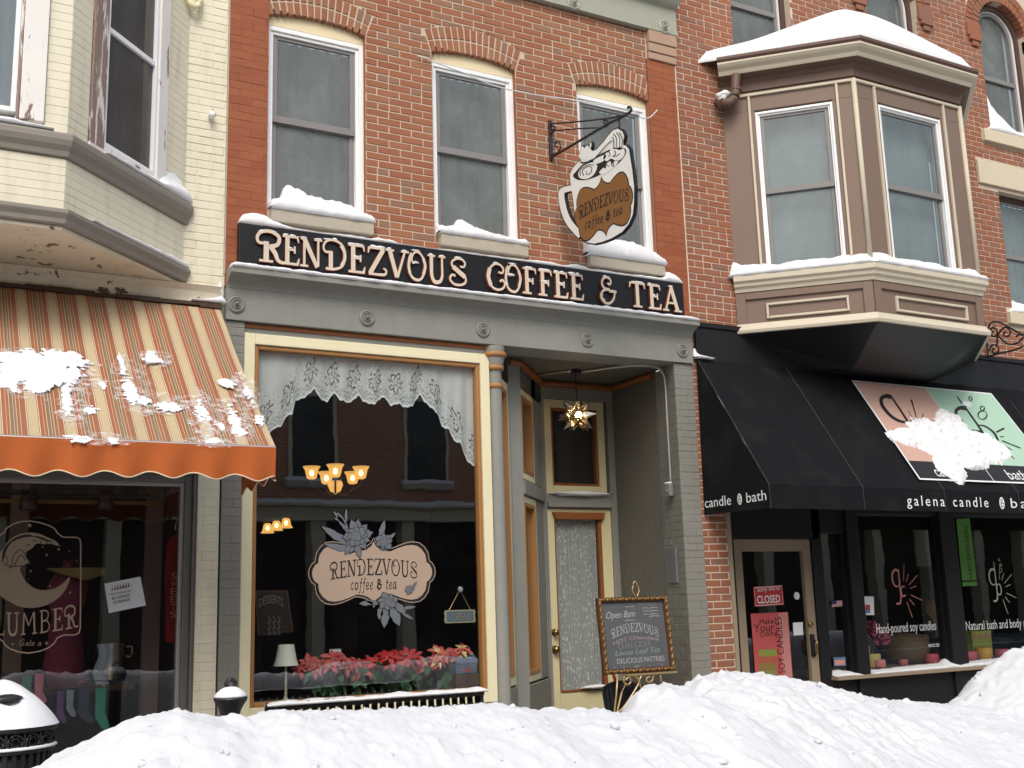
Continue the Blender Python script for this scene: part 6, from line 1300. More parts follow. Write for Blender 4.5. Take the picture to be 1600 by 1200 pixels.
for k in range(10): lump(x0 + .02, z0 + .05 + (z1 - z0 - .1) * k / 9, True); lump(x1 - .02, z0 + .05 + (z1 - z0 - .1) * k / 9, True)
mb.build('carving', M['gilt'], ck, smooth=True)['kind'] = 'stuff'
M['chalk'] = paint('white chalk', (.36, .36, .35), .9); M['chalk_p'] = paint('pink chalk', (.33, .25, .26), .9); M['chalk_d'] = paint('faint chalk', (.17, .18, .19), .9); M['chalk_g'] = paint('green chalk', (.20, .29, .24), .9)
def cz_(a, b): return (x0 + .045 + (a - 115) / 505 * (x1 - x0 - .09), z1 - .042 - (b - 200) / 545 * (z1 - z0 - .084))
def ctext(s, a, b, c, d, h, mat, arc=0.0, shear=0.0):
    p, q = cz_(a, b), cz_(c, d); print_text(s, CT, p[0], p[1], h, -.002, mat, ck, w=q[0] - p[0], slope=(q[1] - p[1]) / (q[0] - p[0]), arc=arc, shear=shear, name='chalk_writing')
mb = MB(CT); p, q = cz_(170, 505), cz_(560, 480); text(mb, 'RENDEZVOUS', lambda t_, g, W: (p[0] + (q[0] - p[0]) * t_ / W, p[1] + .055 * (1 - (2 * t_ / W - 1) ** 2) + g * .078), -.002, k=.7, sp=.03); mb.build('chalk_writing', M['chalk'], ck, fix=False)
ctext('HOT CHocolate', 180, 555, 555, 535, .034, 'chalk_p', .03); ctext('CHAI CIDER', 215, 588, 490, 570, .05, 'chalk_d'); ctext('Loose Leaf Tea', 185, 640, 555, 625, .045, 'chalk_g', 0, .35); ctext('DELICIOUS PASTRIES', 195, 705, 585, 700, .045, 'chalk'); ctext('FREE WI-FI', 415, 240, 560, 240, .028, 'chalk_d'); ctext('Open 8am', 145, 335, 380, 325, .06, 'chalk', 0, .3)
mb = MB(CT)
for b, L in ((258, [(445, 500), (510, 575)]), (283, [(450, 505), (512, 580)]), (310, [(452, 490), (500, 575)]), (328, [(495, 590)]), (355, [(290, 375)]), (243, [(310, 340), (350, 380)]), (735, [(165, 175), (240, 255), (330, 375), (455, 462), (495, 500), (560, 566)])):
    for a, c in L: stroke(mb, [cz_(a, b), cz_((a + c) / 2, b - 4), cz_(c, b)], .006, .004, lambda x, y: (x, y), -.002)
mb.build('chalk_scribble', M['chalk'], ck, fix=False)['kind'] = 'stuff'
MB().tube(crom([CT(5.83, .01, 1.60), CT(5.80, .01, 1.66), CT(5.835, .01, 1.735), CT(5.87, .01, 1.66), CT(5.84, .01, 1.60)], 5), .006, 6).build('hanging_loop', M['brass_lt'], ck, smooth=True)
ez = thing('easel', 'gilded wire easel with curled scrolls under the chalkboard', 'easel', (5.78, -.35, .12))
def ezp(a, b, y=-.36): return at(920 + a / 5.22, 900 + b / 5.22, y)
MB().box(5.60, 6.13, -.37, -.29, .935, .950).build('tray', M['brass_lt'], ez, bevel=.003)
join('scroll', ez, [MB().tube(crom([ezp(*p) for p in L], 5), .008, 6) for L in ([(290, 815), (285, 860), (320, 885), (345, 855), (325, 825), (300, 850)], [(380, 815), (405, 850), (400, 890), (300, 1050), (240, 1110)], [(430, 815), (410, 860), (430, 915)], [(525, 815), (520, 850), (480, 865), (470, 835), (500, 820)], [(585, 812), (588, 860)])], 'brass_lt')
for L in ([(235, 815), (225, 960), (208, 1120)], [(300, 880), (265, 960), (230, 1110)]):
    P = [ezp(*p) for p in L]; P.append(P[-1] + (P[-1] - P[-2]).normalized() * .6); P = [q for q in P if q.z > .12] + [Vector((P[-1].x, P[-1].y, .12))] if P[-1].z < .12 else P
    MB().tube(P, .008, 6).build('leg', M['brass_lt'], ez, smooth=True)
MB().tube([(5.95, -.28, .94), (5.98, .25, .30)], .008, 6).build('leg', M['brass_lt'], ez)
sh = thing('snow_shovel', 'black snow shovel with a red shaft leaning behind the easel', 'shovel', (5.62, .1, .30))
mb = MB(); mb.sheet(12, 8, lambda a, b: (5.42 + .46 * a, .02 + .10 * math.sin(math.pi * a) * (1 - .3 * b) + .12 * b, .31 + .50 * b + .05 * math.sin(math.pi * a) * b), ); o = mb.build('blade', M['iron'], sh, smooth=True); so = o.modifiers.new('thick', 'SOLIDIFY'); so.thickness = .008
rb_ = MB()
for k in range(7): a = (k + .5) / 7; rb_.tube([(5.42 + .46 * a, .008 + .10 * math.sin(math.pi * a) * (1 - .3 * b) + .12 * b, .31 + .50 * b + .05 * math.sin(math.pi * a) * b) for b in (0.1, .4, .7, .97)], .006, 5)
rb_.build('rib', M['iron'], sh); MB().tube([(5.66, .2, .7), (5.69, .38, 1.0)], .016, 8).build('shaft', paint('red painted shaft', (.28, .02, .02), .5), sh)
sh.location.x += .24
bu = thing('bucket', 'cream bucket with dark hoops standing beside the shovel', 'bucket', (6.12, .12, .30))
MB().lathe([(.10, .31), (.13, .62), (.135, .63), (.12, .63), (.09, .33)], (6.12, .12, 0), 20, caps=True).build('pail', M['cream_dk'], bu, smooth=True)
mb = MB()
for z, r in ((.42, .1135), (.48, .1195), (.54, .1255)): mb.lathe([(r, -.005), (r + .004, 0), (r, .005)], (6.12, .12, z), 20, caps=False)
mb.build('hoop', M['iron'], bu)

# ------------------------------------------------------------------ behind the coffee shop window
lv = MB(); XV0, XV1 = 2.47, 4.44
hemt = [(400, 690), (418, 683), (426, 672), (440, 667), (447, 652), (457, 648), (462, 627), (475, 623), (487, 613), (491, 609), (500, 624), (512, 629), (520, 618), (522, 614), (530, 626), (545, 631), (556, 624), (560, 618), (568, 628), (583, 634), (596, 623), (602, 622), (612, 635), (622, 632), (632, 638), (645, 636), (657, 617), (662, 628), (675, 640), (687, 652), (692, 668), (702, 672), (710, 690), (718, 694), (726, 712), (733, 724), (744, 731), (752, 729)]
HT = [(lambda q: (q.x, q.z))(at(a, b, .095)) for a, b in hemt]
NP = 10.5
def lvf(a, b):
    x = XV0 + (XV1 - XV0) * a; zt = 3.64; zb = interp(HT, x) + .010 * abs(math.sin(x * 62)); ph = a * 46 + 1.2 * noise.noise(Vector((a * 9, 0, 0))); am = .004 + .008 * b
    return (x, .098 + am * math.sin(ph) + am * .6 * math.sin(ph * 2.3 + b), zt + (zb - zt) * b)
lv.sheet(260, 34, lvf, uv=lambda a, b: (a * NP, (3.64 - interp(HT, XV0 + (XV1 - XV0) * a)) * (1 - b) / .2))
vl = thing('lace_valance', 'white lace valance with scalloped hem across the coffee shop window', 'curtain', (3.46, .13, 3.64)); lv.build('lace', M['lace'], vl, smooth=True); MB().tube([(2.42, .11, 3.645), (4.5, .11, 3.645)], .006, 8).build('rod', M['white'], vl)
t = NT('lit amber glass'); e_ = t.n('ShaderNodeEmission'); t.l(t.mix(t.noise(30, 3), (1.0, .42, .08), (1.0, .62, .20)), e_.inputs[0]); e_.inputs[1].default_value = .95; tr = t.n('ShaderNodeBsdfTransparent'); tr.inputs[0].default_value = (1, .8, .5, 1); mx = t.n('ShaderNodeMixShader'); mx.inputs[0].default_value = .62; t.l(tr.outputs[0], mx.inputs[1]); t.l(e_.outputs[0], mx.inputs[2]); M['glow'] = t.done(mx.outputs[0]); M['glow2'] = emit('bulb glow', (1.0, .84, .50), 9)
def shade(c, r, par, up=True):
    s = 1 if up else -1; o = MB().lathe([(r * .35, -.9 * r * s), (r * .62, -.75 * r * s), (r * .78, -.1 * r * s), (r * .85, .3 * r * s), (r * 1.15, .75 * r * s)], c, 14, caps=False).build('lamp_shade', M['glow'], par, smooth=True)
    MB().blob((c[0], c[1], c[2] - .1 * r * s), (r * .32, r * .32, r * .42), 8, 0).build('bulb', M['glow2'], o, smooth=True)
chd = thing('chandelier', 'lit chandelier with amber bell shades seen through the coffee shop window', 'chandelier', tuple(at(524, 740, 1.8)))
H0 = at(524, 752, 1.8)
MB().tube([H0 - Vector((0, 0, .12)), H0 + Vector((0, 0, .2))], .02, 8).build('stem', M['iron'], chd)
for px, py, y in ((487, 738, 1.8), (564, 738, 1.8), (524, 735, 1.5), (510, 746, 2.1), (551, 746, 2.1)):
    c = at(px, py, y); shade(c, .075, chd); MB().tube(crom([H0 - Vector((0, 0, .1)), (H0 + c) / 2 - Vector((0, 0, .16)), c - Vector((0, 0, .12)), c - Vector((0, 0, .07))], 5), .008, 6).build('arm', M['iron'], chd, smooth=True)
c = at(524, 758, 1.8); MB().lathe([(.002, -.09), (.05, -.06), (.075, 0), (.06, .04)], c, 14, caps=False).build('lamp_shade', M['glow'], chd, smooth=True)
wl = thing('wall_lamp', 'row of three lit amber shades deep in the coffee shop', 'lamp', tuple(at(433, 822, 2.6)))
for px, py in ((418, 826), (432, 822), (447, 818)): shade(at(px, py, 2.6), .06, wl, False)
a, b = at(410, 815, 2.62), at(455, 806, 2.62); MB().tube([a, b], .012, 6).build('rail', M['iron'], wl)
db_ = thing('dessert_board', 'small framed chalkboard reading DESSERTS inside the coffee shop window', 'chalkboard', tuple(at(427, 985, .6)))
DT = front(.6); q = [at(402, 925, .6), at(447, 925, .6), at(456, 985, .6), at(406, 990, .6)]; poly = [(p.x, p.z) for p in q]
mb = MB(DT); mb.prism(grow(poly, .022), .003, .03); mb.build('frame', M['wood'], db_); mb = MB(DT); flat(mb, poly, .0); mb.build('slate', M['room'], db_, fix=False)
print_text('DESSERTS', DT, poly[0][0] + .015, 1.60, .07, -.003, 'chalk_d', db_, w=.20, slope=.0, arc=.035, name='chalk_writing')
mb = MB(DT)
for k in range(9): x = poly[0][0] + .10 + .016 * k; z = 1.53 - .05 * (k % 3) ; x = poly[0][0] + .09 + .04 * (k // 3); stroke(mb, [(x, z), (x + .02, z - .03), (x + .005, z - .05), (x + .03, z - .04)], .006, .004, lambda a, b: (a, b), -.003, 0, 1, True)
mb.build('chalk_scribble', M['chalk_d'], db_, fix=False)['kind'] = 'stuff'
tl = thing('table_lamp', 'small table lamp with white bell shade at the left of the window', 'lamp', tuple(at(447, 1090, .3)))
c = at(447, 1024, .3); sh_t = at(447, 1007, .3).z; sh_b = at(447, 1040, .3).z
MB().lathe([(.098, sh_b), (.082, sh_b + .05), (.068, sh_t - .04), (.062, sh_t)], (c.x, .3, 0), 20, caps=False).build('lamp_shade', paint('white linen shade', (.80, .79, .70), .8), tl, smooth=True); MB().lathe([(.06, .862), (.06, .875), (.02, .89), (.011, .91), (.009, 1.0), (.013, 1.02), (.009, 1.04), (.009, sh_t - .03)], (c.x, .3, 0), 12).build('stand', M['stone_c'], tl, smooth=True)
os_ = thing('open_sign', 'blue and gold OPEN sign hanging by a string on the window', 'sign', tuple(at(719, 962, .09)))
OT = front(.095); c = at(718.5, 963, .095); hw_, hh_ = .145, .053
P = [(-1, -.6), (-.93, -1), (.93, -1), (1, -.6), (.95, 0), (1, .6), (.93, 1), (-.93, 1), (-1, .6), (-.95, 0)]
MB(OT).prism([(c.x + a * hw_, c.z + b * hh_) for a, b in P], -.006, .008).build('board', paint('pale gold board', (.40, .36, .20), .6), os_); mb = MB(OT); flat(mb, [(c.x + a * hw_ * .9, c.z + b * hh_ * .82) for a, b in P], -.0075); mb.build('blue_field', paint('dusty blue', (.11, .16, .22), .6), os_, fix=False)
print_text('OPEN', OT, c.x - .08, c.z - .032, .064, -.009, 'brass_lt', os_, w=.16); k_ = at(719, 921, .085)
MB().tube([(c.x - .10, .095, c.z + .052), (k_.x, .09, k_.z), (c.x + .10, .095, c.z + .052)], .003, 5).build('string', M['brass_lt'], os_); MB().lathe([(.026, .0), (.022, -.012), (.01, -.016)], k_, 14, 'y').build('suction_cup', M['galv'], os_)
mbx = thing('tin_box', 'small blue tin box with red smile at the right of the poinsettias', 'box', tuple(at(728, 1052, .3)))
a, b = at(713, 1054, .13), at(745, 1030, .13); MB().box(a.x, b.x, .13, .26, a.z, b.z - .03).build('body', paint('slate blue tin', (.07, .10, .16), .45), mbx, bevel=.008); MB().lathe([(.07, 0.0), (.07, b.x - a.x)], (a.x, .195, b.z - .032), 14, 'x', True, 0, math.pi).build('lid', paint('slate blue lid', (.08, .12, .19), .45), mbx)
mb = MB(front(.128)); stroke(mb, [((a.x * .75 + b.x * .25), a.z + .045), ((a.x + b.x) / 2, a.z + .025), ((a.x * .25 + b.x * .75), a.z + .045)], .012, .012, lambda x, y: (x, y), 0, 0, 1, True); mb.build('smile_print', paint('red print', (.5, .05, .02), .5), mbx, fix=False)
# table under the tin so that it does not hover
MB().box(a.x - .01, b.x + .01, .12, .27, .862, a.z - .002).build('wooden_stand', M['wood'], mbx)
cdp = at(524, 1018, .40); tag(MB().box(cdp.x - .05, cdp.x + .05, .40, .404, .862, cdp.z + .02).build('price_card', M['print_white']), 'white price card standing behind the left poinsettia', 'card')
# poinsettias
def leafmesh(nm, L, W, mat, seed):
    rnd = random.Random(seed); mb = MB(); sec = [(0, .02), (.25, .75), (.5, 1), (.75, .7), (1, .02)]; rows = []
    for t_, w in sec:
        rows.append([mb.pt(s_ * W / 2 * w, L * t_, .014 * abs(s_) * w * L / .1 - .22 * L * t_ * t_) for s_ in (-1, 0, 1)])
    for a_, b_ in zip(rows, rows[1:]):
        for k in range(2): mb.idx([a_[k], a_[k + 1], b_[k + 1], b_[k]])
    return mb.mesh(nm, mat, True)
BM = [leafmesh('bract', .092, .042, paint('%s poinsettia bract' % n, c, .55, .25, 14, .2), i) for i, (n, c) in enumerate((('salmon', (.44, .065, .065)), ('scarlet', (.46, .018, .02)), ('coral', (.48, .11, .09)), ('cream', (.60, .42, .18))))]
LM = [leafmesh('leaf', .11, .06, paint('%s poinsettia leaf' % n, c, .5, .3, 10, .2), 9 + i) for i, (n, c) in enumerate((('dark', (.022, .065, .028)), ('mid', (.035, .095, .04))))]
def poinsettia(px, y, rx, zt, pal, label, seed):
    c = at(px, 1060, y); root = thing('poinsettia', label, 'plant', (c.x, y, .862), 'poinsettias in the coffee shop window'); rnd = random.Random(seed)
    MB().lathe([(.07, .864), (.09, .99), (.095, 1.0), (.08, 1.0)], (c.x, y, 0), 16).build('pot', paint('green foil pot', (.03, .06, .03), .3), root, smooth=True)
    MB().tube([(c.x, y, .98), (c.x, y, zt - .05)], .01, 6).build('stem', LM[0].materials[0], root)
    for k in range(14):
        hx = c.x + rx * (-.95 + 1.9 * k / 13) + rnd.uniform(-.02, .02); hy = y + rnd.uniform(-.16, .04); hz = zt - .04 - .08 * ((hx - c.x) / rx) ** 2 + rnd.uniform(-.075, .02)
        face = Matrix.Rotation(rnd.uniform(.5, 1.15), 4, 'X') @ Matrix.Rotation(rnd.uniform(-.3, .3), 4, 'Y')
        for q in range(10):
            o = bpy.data.objects.new('bract', BM[rnd.choice(pal)]); place(o, root); s_ = rnd.uniform(.75, 1.15) * (1 if q < 6 else .62)
            mt = Matrix.Translation((hx, hy, hz)) @ face @ Matrix.Rotation(q * 1.047 + (.5 if q > 5 else 0) + rnd.uniform(-.2, .2), 4, 'Z') @ Matrix.Translation((0, .006, .004 * q)); o.location = mt.to_translation(); o.rotation_euler = mt.to_euler(); o.scale = (s_, s_, s_)
    for k in range(34):
        o = bpy.data.objects.new('leaf', LM[rnd.randrange(2)]); place(o, root); o.location = (c.x + rx * rnd.uniform(-1, 1), y + rnd.uniform(-.14, .05), rnd.uniform(.94, zt - .08)); s_ = rnd.uniform(.8, 1.2); o.scale = (s_, s_, s_); o.rotation_euler = (rnd.uniform(-1.3, -.2), rnd.uniform(-.4, .4), math.pi + rnd.uniform(-1.2, 1.2))
poinsettia(516, .34, .25, 1.22, [0, 0, 2, 2, 0], 'salmon red poinsettia at the left of the three', 1); poinsettia(614, .34, .24, 1.22, [1, 1, 0, 1], 'bright scarlet poinsettia in the middle of the window', 2); poinsettia(700, .34, .22, 1.23, [0, 2, 2, 0, 3], 'coral poinsettia with cream bracts beside the blue tin', 3)

# ------------------------------------------------------------------ behind the left shop window
ps = thing('sale_notice', 'white paper notice about big savings stuck crooked on the shop glass', 'notice', tuple(at(195, 930, .093)))
q = [(163, 912), (219.5, 901), (228, 946), (170, 958)]; mb = MB(); flat(mb, [spx(*p) for p in q], .0925); mb.build('paper', paint('white paper', (.62, .63, .68), .7, .04), ps, fix=False)
ex, ez_ = spx(163, 912); fx, fz = spx(219.5, 901); ux, uz = fx - ex, fz - ez_; sl_ = uz / ux
for k, (c_, h) in enumerate((('mint', 1.0), ('teal', .95), ('red', 1.05), ('blue', 1.0), ('navy', 1.1), ('brown', 1.1), ('teal', 1.1), ('pale', .9))):
    col = {'mint': (.35, .25, .22), 'teal': (.05, .14, .18), 'red': (.30, .06, .05), 'blue': (.06, .16, .28), 'navy': (.03, .05, .10), 'brown': (.12, .05, .04), 'pale': (.42, .5, .55)}[c_]
    mb = MB(); x = ex + ux * (.22 + .075 * k); z = ez_ + uz * (.22 + .075 * k) - .062; flat(mb, [(x - .008, z), (x + .008, z + .003), (x + .002, z + .04 * h)], .0915); mb.build('tree_print', paint('tree ' + c_, col, .7), ps, fix=False)
for k, (s_, w_, h_) in enumerate((('After Christmas Sale', .155, .017), ('BIG SAVINGS', .125, .020), ('STOREWIDE', .115, .020))):
    z = -.092 - .030 * k; x = ux * (.5) - w_ / 2 - .012 + .006 * k; print_text(s_, front(.0915), ex + x, ez_ + uz * .5 + z - .018 + 0 * sl_, h_, 0, 'ink' if k else 'ink_grey', ps, w=w_, slope=sl_, bold=.008)
ap_ = thing('hanging_garment', 'long red printed garment hanging by the right side of the window', 'garment', tuple(at(272, 835, .30)))
P = [(262, 850), (268, 838), (275, 835), (282, 850), (287, 870), (286, 1005), (260, 1003), (258, 900)]
mb = MB(); mb.prism([(lambda v: (v.x, v.z))(at(*p, .30)) for p in P], .30, .325); mb.build('cloth', paint('red cotton', (.26, .012, .015), .9, .3, 5), ap_); c = at(275, 815, .30); MB().tube(crom([(c.x, .31, c.z - .06), (c.x, .31, c.z - .02), (c.x + .02, .31, c.z + .02), (c.x - .02, .31, c.z + .03)], 4), .005, 6).build('hanger_hook', M['galv'], ap_)
p1 = at(272, 965, .296); p2 = at(268, 905, .296)
for k, ch in enumerate('SWEETS'): z = p2.z + (p1.z - p2.z) * k / 5; print_text(ch, front(.296), p1.x - .03, z, .05, 0, 'print_pink', ap_, w=.045)
pt_ = thing('metal_pot', 'shiny metal pot wrapped with a pale cloth on the display table', 'pot', tuple(at(170, 1040, .8)))
c = at(172, 1022, .8); zt_ = at(172, 1006, .8).z; zb_ = at(172, 1010, .9).z
ztab = at(60, 1010, .9).z - .30
MB().lathe([(.10, ztab), (.125, ztab + .03), (.13, zt_), (.135, zt_ + .005), (.12, zt_)], (c.x, .9, 0), 22).build('body', paint('brushed metal', (.5, .5, .48), .25, .1, 6, .1, metal=.9), pt_, smooth=True); MB().tube(crom([(c.x + .13, .86, zt_ - .03), (c.x + .17, .85, zt_ - .03), (c.x + .17, .85, zt_ - .10), (c.x + .13, .86, zt_ - .10)], 4), .008, 6).build('handle', M['galv'], pt_, smooth=True)
mb = MB(); mb.sheet(8, 8, lambda a, b: (c.x - .11 + .10 * a + .02 * math.sin(b * 7), .755 + .01 * math.sin(a * 9), zt_ - (zt_ - ztab) * (.0 + 1.05 * b))); mb.build('cloth', paint('pale blue cloth', (.40, .46, .56), .9), pt_, smooth=True)
mn = thing('dress_form', 'dress form in a maroon and pink gown behind the moon print', 'mannequin', tuple(at(105, 1050, .7)))
a = at(105, 960, .7); zz = lambda py: at(105, py, .7).z
MB().lathe([(.10, zz(1075)), (.15, zz(1040)), (.12, zz(990)), (.10, zz(965)), (.14, zz(935)), (.15, zz(915)), (.10, zz(898)), (.045, zz(890)), (.04, zz(875))], (a.x, .75, 0), 20).build('gown', paint('maroon gown', (.16, .025, .05), .8, .6, 9), mn, smooth=True); MB().tube([(a.x, .75, ztab), (a.x, .75, zz(1072))], .03, 8).build('stand', M['wood'], mn)
mb = MB(); mb.sheet(16, 6, lambda s_, b: (a.x - .17 + .42 * s_, .60 + .03 * math.sin(s_ * 8), zz(888) - .10 * b * (1 - .7 * abs(2 * s_ - 1.3)) + .0)); mb.build('scarf', paint('ochre scarf', (.24, .18, .06), .9), mn, smooth=True)
for px, py0, py1, w_, cc, lb_ in ((62, 1052, 1098, .06, (.45, .14, .18), 'pink patterned sock hanging at the lower left of the window'), (42, 1055, 1092, .07, (.05, .16, .12), 'teal sock hanging beside the pink one'), (158, 1075, 1140, .075, (.02, .20, .12), 'green sock hanging at the lower middle of the window'), (110, 1078, 1120, .05, (.16, .20, .26), 'pale blue grey sock hanging low in the window'), (132, 1075, 1130, .08, (.03, .03, .05), 'black sock with white print hanging next to the green one'), (95, 1080, 1130, .05, (.10, .05, .14), 'purple sock hanging low in the window')):
    q0, q1 = at(px, py0, .38), at(px, py1, .38); L = q0.z - q1.z
    mb = MB(); w2 = w_ / 2; mb.prism([(q0.x - w2, q0.z), (q0.x + w2, q0.z), (q0.x + w2 * .9, q0.z - L * .62), (q0.x + w2 * 1.9, q0.z - L * .9), (q0.x + w2 * 1.7, q0.z - L * 1.02), (q0.x + w2 * .6, q0.z - L), (q0.x - w2 * .9, q0.z - L * .72)], .37, .395)
    tag(mb.build('hanging_sock', paint(lb_[:16], cc, .9, .35, 28), None, bevel=.006), lb_, 'sock', 'socks hanging in the left shop window')
a, b = at(20, 1050, .382), at(175, 1072, .382); tag(MB().tube([(a.x - .3, .382, a.z + .01), (b.x + .2, .382, a.z + .01 + (b.z - a.z))], .006, 6).build('sock_rail', M['iron']), 'thin dark rail holding the hanging socks', 'rail')
M['redpot'] = paint('red enamel', (.35, .02, .015), .3)
c = at(128, 1038, .8); rp = thing('red_dish', 'small red lidded dish beside the metal pot', 'dish', (c.x, .82, ztab)); MB().lathe([(.05, ztab + .001), (.07, ztab + .03), (.06, ztab + .06), (.02, ztab + .075), (.012, ztab + .09)], (c.x, .82, 0), 16).build('bowl', M['redpot'], rp, smooth=True)

# ------------------------------------------------------------------ candle shop window goods
DYP = SY + .043; DF = front(DYP)
def dpx(px, py): q = at(px, py, DYP); return (q.x, q.z)
def poster(name, quad, mat, label, cat): 
    t_ = thing(name, label, cat, (dpx(*quad[0])[0], DYP, dpx(*quad[2])[1])); mb = MB(DF); mb.prism([dpx(*p) for p in quad], -.001, .002); mb.build('sheet', mat, t_); return t_
def ptext(t_, s_, a, b, h, mat, d=-.0025, **k): p, q = dpx(*a), dpx(*b); print_text(s_, DF, p[0], p[1], h, d, mat, t_, w=q[0] - p[0], slope=(q[1] - p[1]) / max(.01, q[0] - p[0]), **k)
M['sign_red'] = paint('red card', (.42, .035, .035), .6, .06); M['poster'] = paint('coral poster', (.46, .085, .085), .7, .08, 3); M['poster_l'] = paint('pale coral strip', (.50, .21, .20), .7, .06, 3)
t_ = poster('closed_sign', [(1177, 917), (1222, 914), (1225, 945), (1179, 948)], M['sign_red'], 'red card reading Sorry We are CLOSED on the tan door', 'sign'); ptext(t_, "Sorry We're", (1183, 925), (1218, 922), .045, 'print_white', shear=.2); ptext(t_, 'CLOSED', (1183, 943), (1219, 941), .078, 'print_white', bold=.015)
mb = MB(DF); outline(mb, [dpx(*p) for p in ((1178.5, 918.5), (1221, 915.5), (1223.5, 943.5), (1180.5, 946.5))], .006, -.002); mb.build('border', M['print_white'], t_, fix=False)
t_ = poster('candle_poster', [(1173, 959), (1231, 956), (1240, 1075), (1182, 1075)], M['poster'], 'coral poster about making your own soy candles on the door', 'poster'); mb = MB(DF); flat(mb, [dpx(*p) for p in ((1216, 957.5), (1230, 957), (1239, 1075), (1226, 1075))], -.002); mb.build('strip', M['poster_l'], t_, fix=False)
ptext(t_, 'Make', (1187, 976), (1209, 974), .055, 'ink'); ptext(t_, 'Your', (1178, 988), (1210, 986), .085, 'ink'); ptext(t_, 'OWN', (1187, 996), (1212, 994), .05, 'ink')
p = dpx(1227, 1052); q = dpx(1219, 964); cu_T = lambda u, d, z: (p[0] - (z - p[1]), DYP + d, p[1] + (u - p[0])) ; print_text('SOY CANDLES', cu_T, p[0], p[1] - .0, .09, -.003, 'ink', t_, w=q[1] - p[1])
for k, cc in enumerate(((.22, .26, .05), (.36, .10, .06), (.24, .16, .05), (.20, .22, .06))):
    mb = MB(DF); flat(mb, [dpx(*p_) for p_ in ((1185, 1015 + k * 11), (1213, 1014 + k * 11), (1214, 1024.8 + k * 11), (1186, 1025.8 + k * 11))], -.0024 - k * 1e-4); mb.build('candle_print', paint('candle layer %d' % k, cc, .7), t_, fix=False)
t_ = poster('door_note', [(1239, 973), (1254, 972), (1255, 992), (1240, 993)], M['print_white'], 'small white note taped at the right of the door glass', 'notice')
tag(MB(DF).lathe([(.038, -.001), (.038, .002)], (dpx(1245, 931)[0], 0, dpx(1245, 931)[1]), 18, 'y').build('round_sticker', M['print_white']), 'round white sticker near the top right of the door glass', 'sticker')
t_ = poster('flag_sticker', [(1300, 939), (1316, 938), (1316, 947), (1300, 948)], M['print_white'], 'little stars and stripes sticker on the narrow side window', 'sticker')
for k in range(4): mb = MB(DF); flat(mb, [dpx(*p_) for p_ in ((1300, 939.2 + k * 2.3), (1316, 938.2 + k * 2.3), (1316, 939.4 + k * 2.3), (1300, 940.4 + k * 2.3))], -.002); mb.build('stripe', M['sign_red'], t_, fix=False)
mb = MB(DF); flat(mb, [dpx(*p_) for p_ in ((1300, 939), (1307, 938.6), (1307, 943.6), (1300, 944))], -.0025); mb.build('canton', paint('navy print', (.03, .05, .16), .6), t_, fix=False)
t_ = poster('window_card', [(1348, 932), (1365, 932), (1366, 961), (1349, 961)], M['print_white'], 'white card with a red candle picture at the left of the big pane', 'card'); mb = MB(DF); flat(mb, [dpx(*p_) for p_ in ((1352, 945), (1359, 945), (1359.5, 958), (1352.5, 958))], -.002); mb.build('candle_print', M['sign_red'], t_, fix=False); mb = MB(DF); flat(mb, [dpx(*p_) for p_ in ((1352, 953), (1359, 953), (1359.5, 958), (1352.5, 958))], -.003); mb.build('candle_base', paint('blue print', (.10, .22, .35), .6), t_, fix=False)
t_ = poster('postcard', [(1302, 1027), (1321, 1026.5), (1322, 1040), (1303, 1041)], paint('blue postcard', (.10, .18, .30), .6), 'small blue picture card low in the narrow side window', 'card'); mb = MB(DF); flat(mb, [dpx(*p_) for p_ in ((1304, 1031), (1319, 1030.5), (1320, 1038.5), (1305, 1039))], -.002); mb.build('picture', M['print_pink'], t_, fix=False)
bn = poster('green_banner', [(1494, 811), (1515, 810), (1527, 915), (1504, 916)], paint('green banner', (.11, .30, .06), .8, .1), 'hanging green banner about reed diffusers inside the right pane', 'banner')
p = dpx(1520, 905); q = dpx(1512, 822); cuT = lambda u, d, z: (p[0] - (z - p[1]) - .06 * 0, DYP + d, p[1] + (u - p[0])); print_text('REED DIFFUSERS', cuT, p[0], p[1], .06, -.003, 'ink', bn, w=q[1] - p[1]); mb = MB(DF); flat(mb, [dpx(*p_) for p_ in ((1503, 907), (1526, 906), (1526.3, 909), (1503.4, 910))], -.002); mb.build('stripe', M['ink'], bn, fix=False)
def at_shelf(px, y): q = at(px, 1020, y); return q.x
zs = 0.801
def candle(px, r, h, col, lab, y=SY + .2):
    x = at_shelf(px, y); c_ = thing('candle', lab, 'candle', (x, y, zs), 'candles on the display shelf'); m_ = paint(lab[:22], col, .5, .1, 8)
    MB().lathe([(r * .94, zs), (r, zs + .01), (r, zs + h - .01), (r * .9, zs + h), (.004, zs + h - .006)], (x, y, 0), 16).build('wax', m_, c_, smooth=True); MB().tube([(x, y, zs + h - .01), (x, y, zs + h + .02)], .003, 5).build('wick', M['ink'], c_)
candle(1362, .09, .14, (.45, .36, .10), 'olive yellow candle under the pink flowers'); candle(1352, .05, .22, (.42, .33, .22), 'tall cream candle at the left end of the shelf', SY + .3); candle(1372, .07, .08, (.50, .16, .16), 'low pink candle before the olive one', SY + .13); candle(1410, .05, .06, (.45, .12, .12), 'small red candle in the middle of the pane'); candle(1455, .075, .10, (.48, .07, .09), 'squat red candle at the right of the first pane'); candle(1512, .10, .10, (.46, .09, .12), 'wide pink candle at the left of the second pane'); candle(1537, .09, .13, (.50, .28, .04), 'orange candle in the second pane'); candle(1566, .08, .10, (.46, .08, .14), 'magenta candle in the second pane'); candle(1588, .07, .09, (.44, .10, .10), 'red candle at the right of the second pane'); candle(1478, .05, .13, (.35, .40, .36), 'pale green candle by the black post')
gb = at(1530, 1000, SY + .4); gt = at(1530, 985, SY + .4)
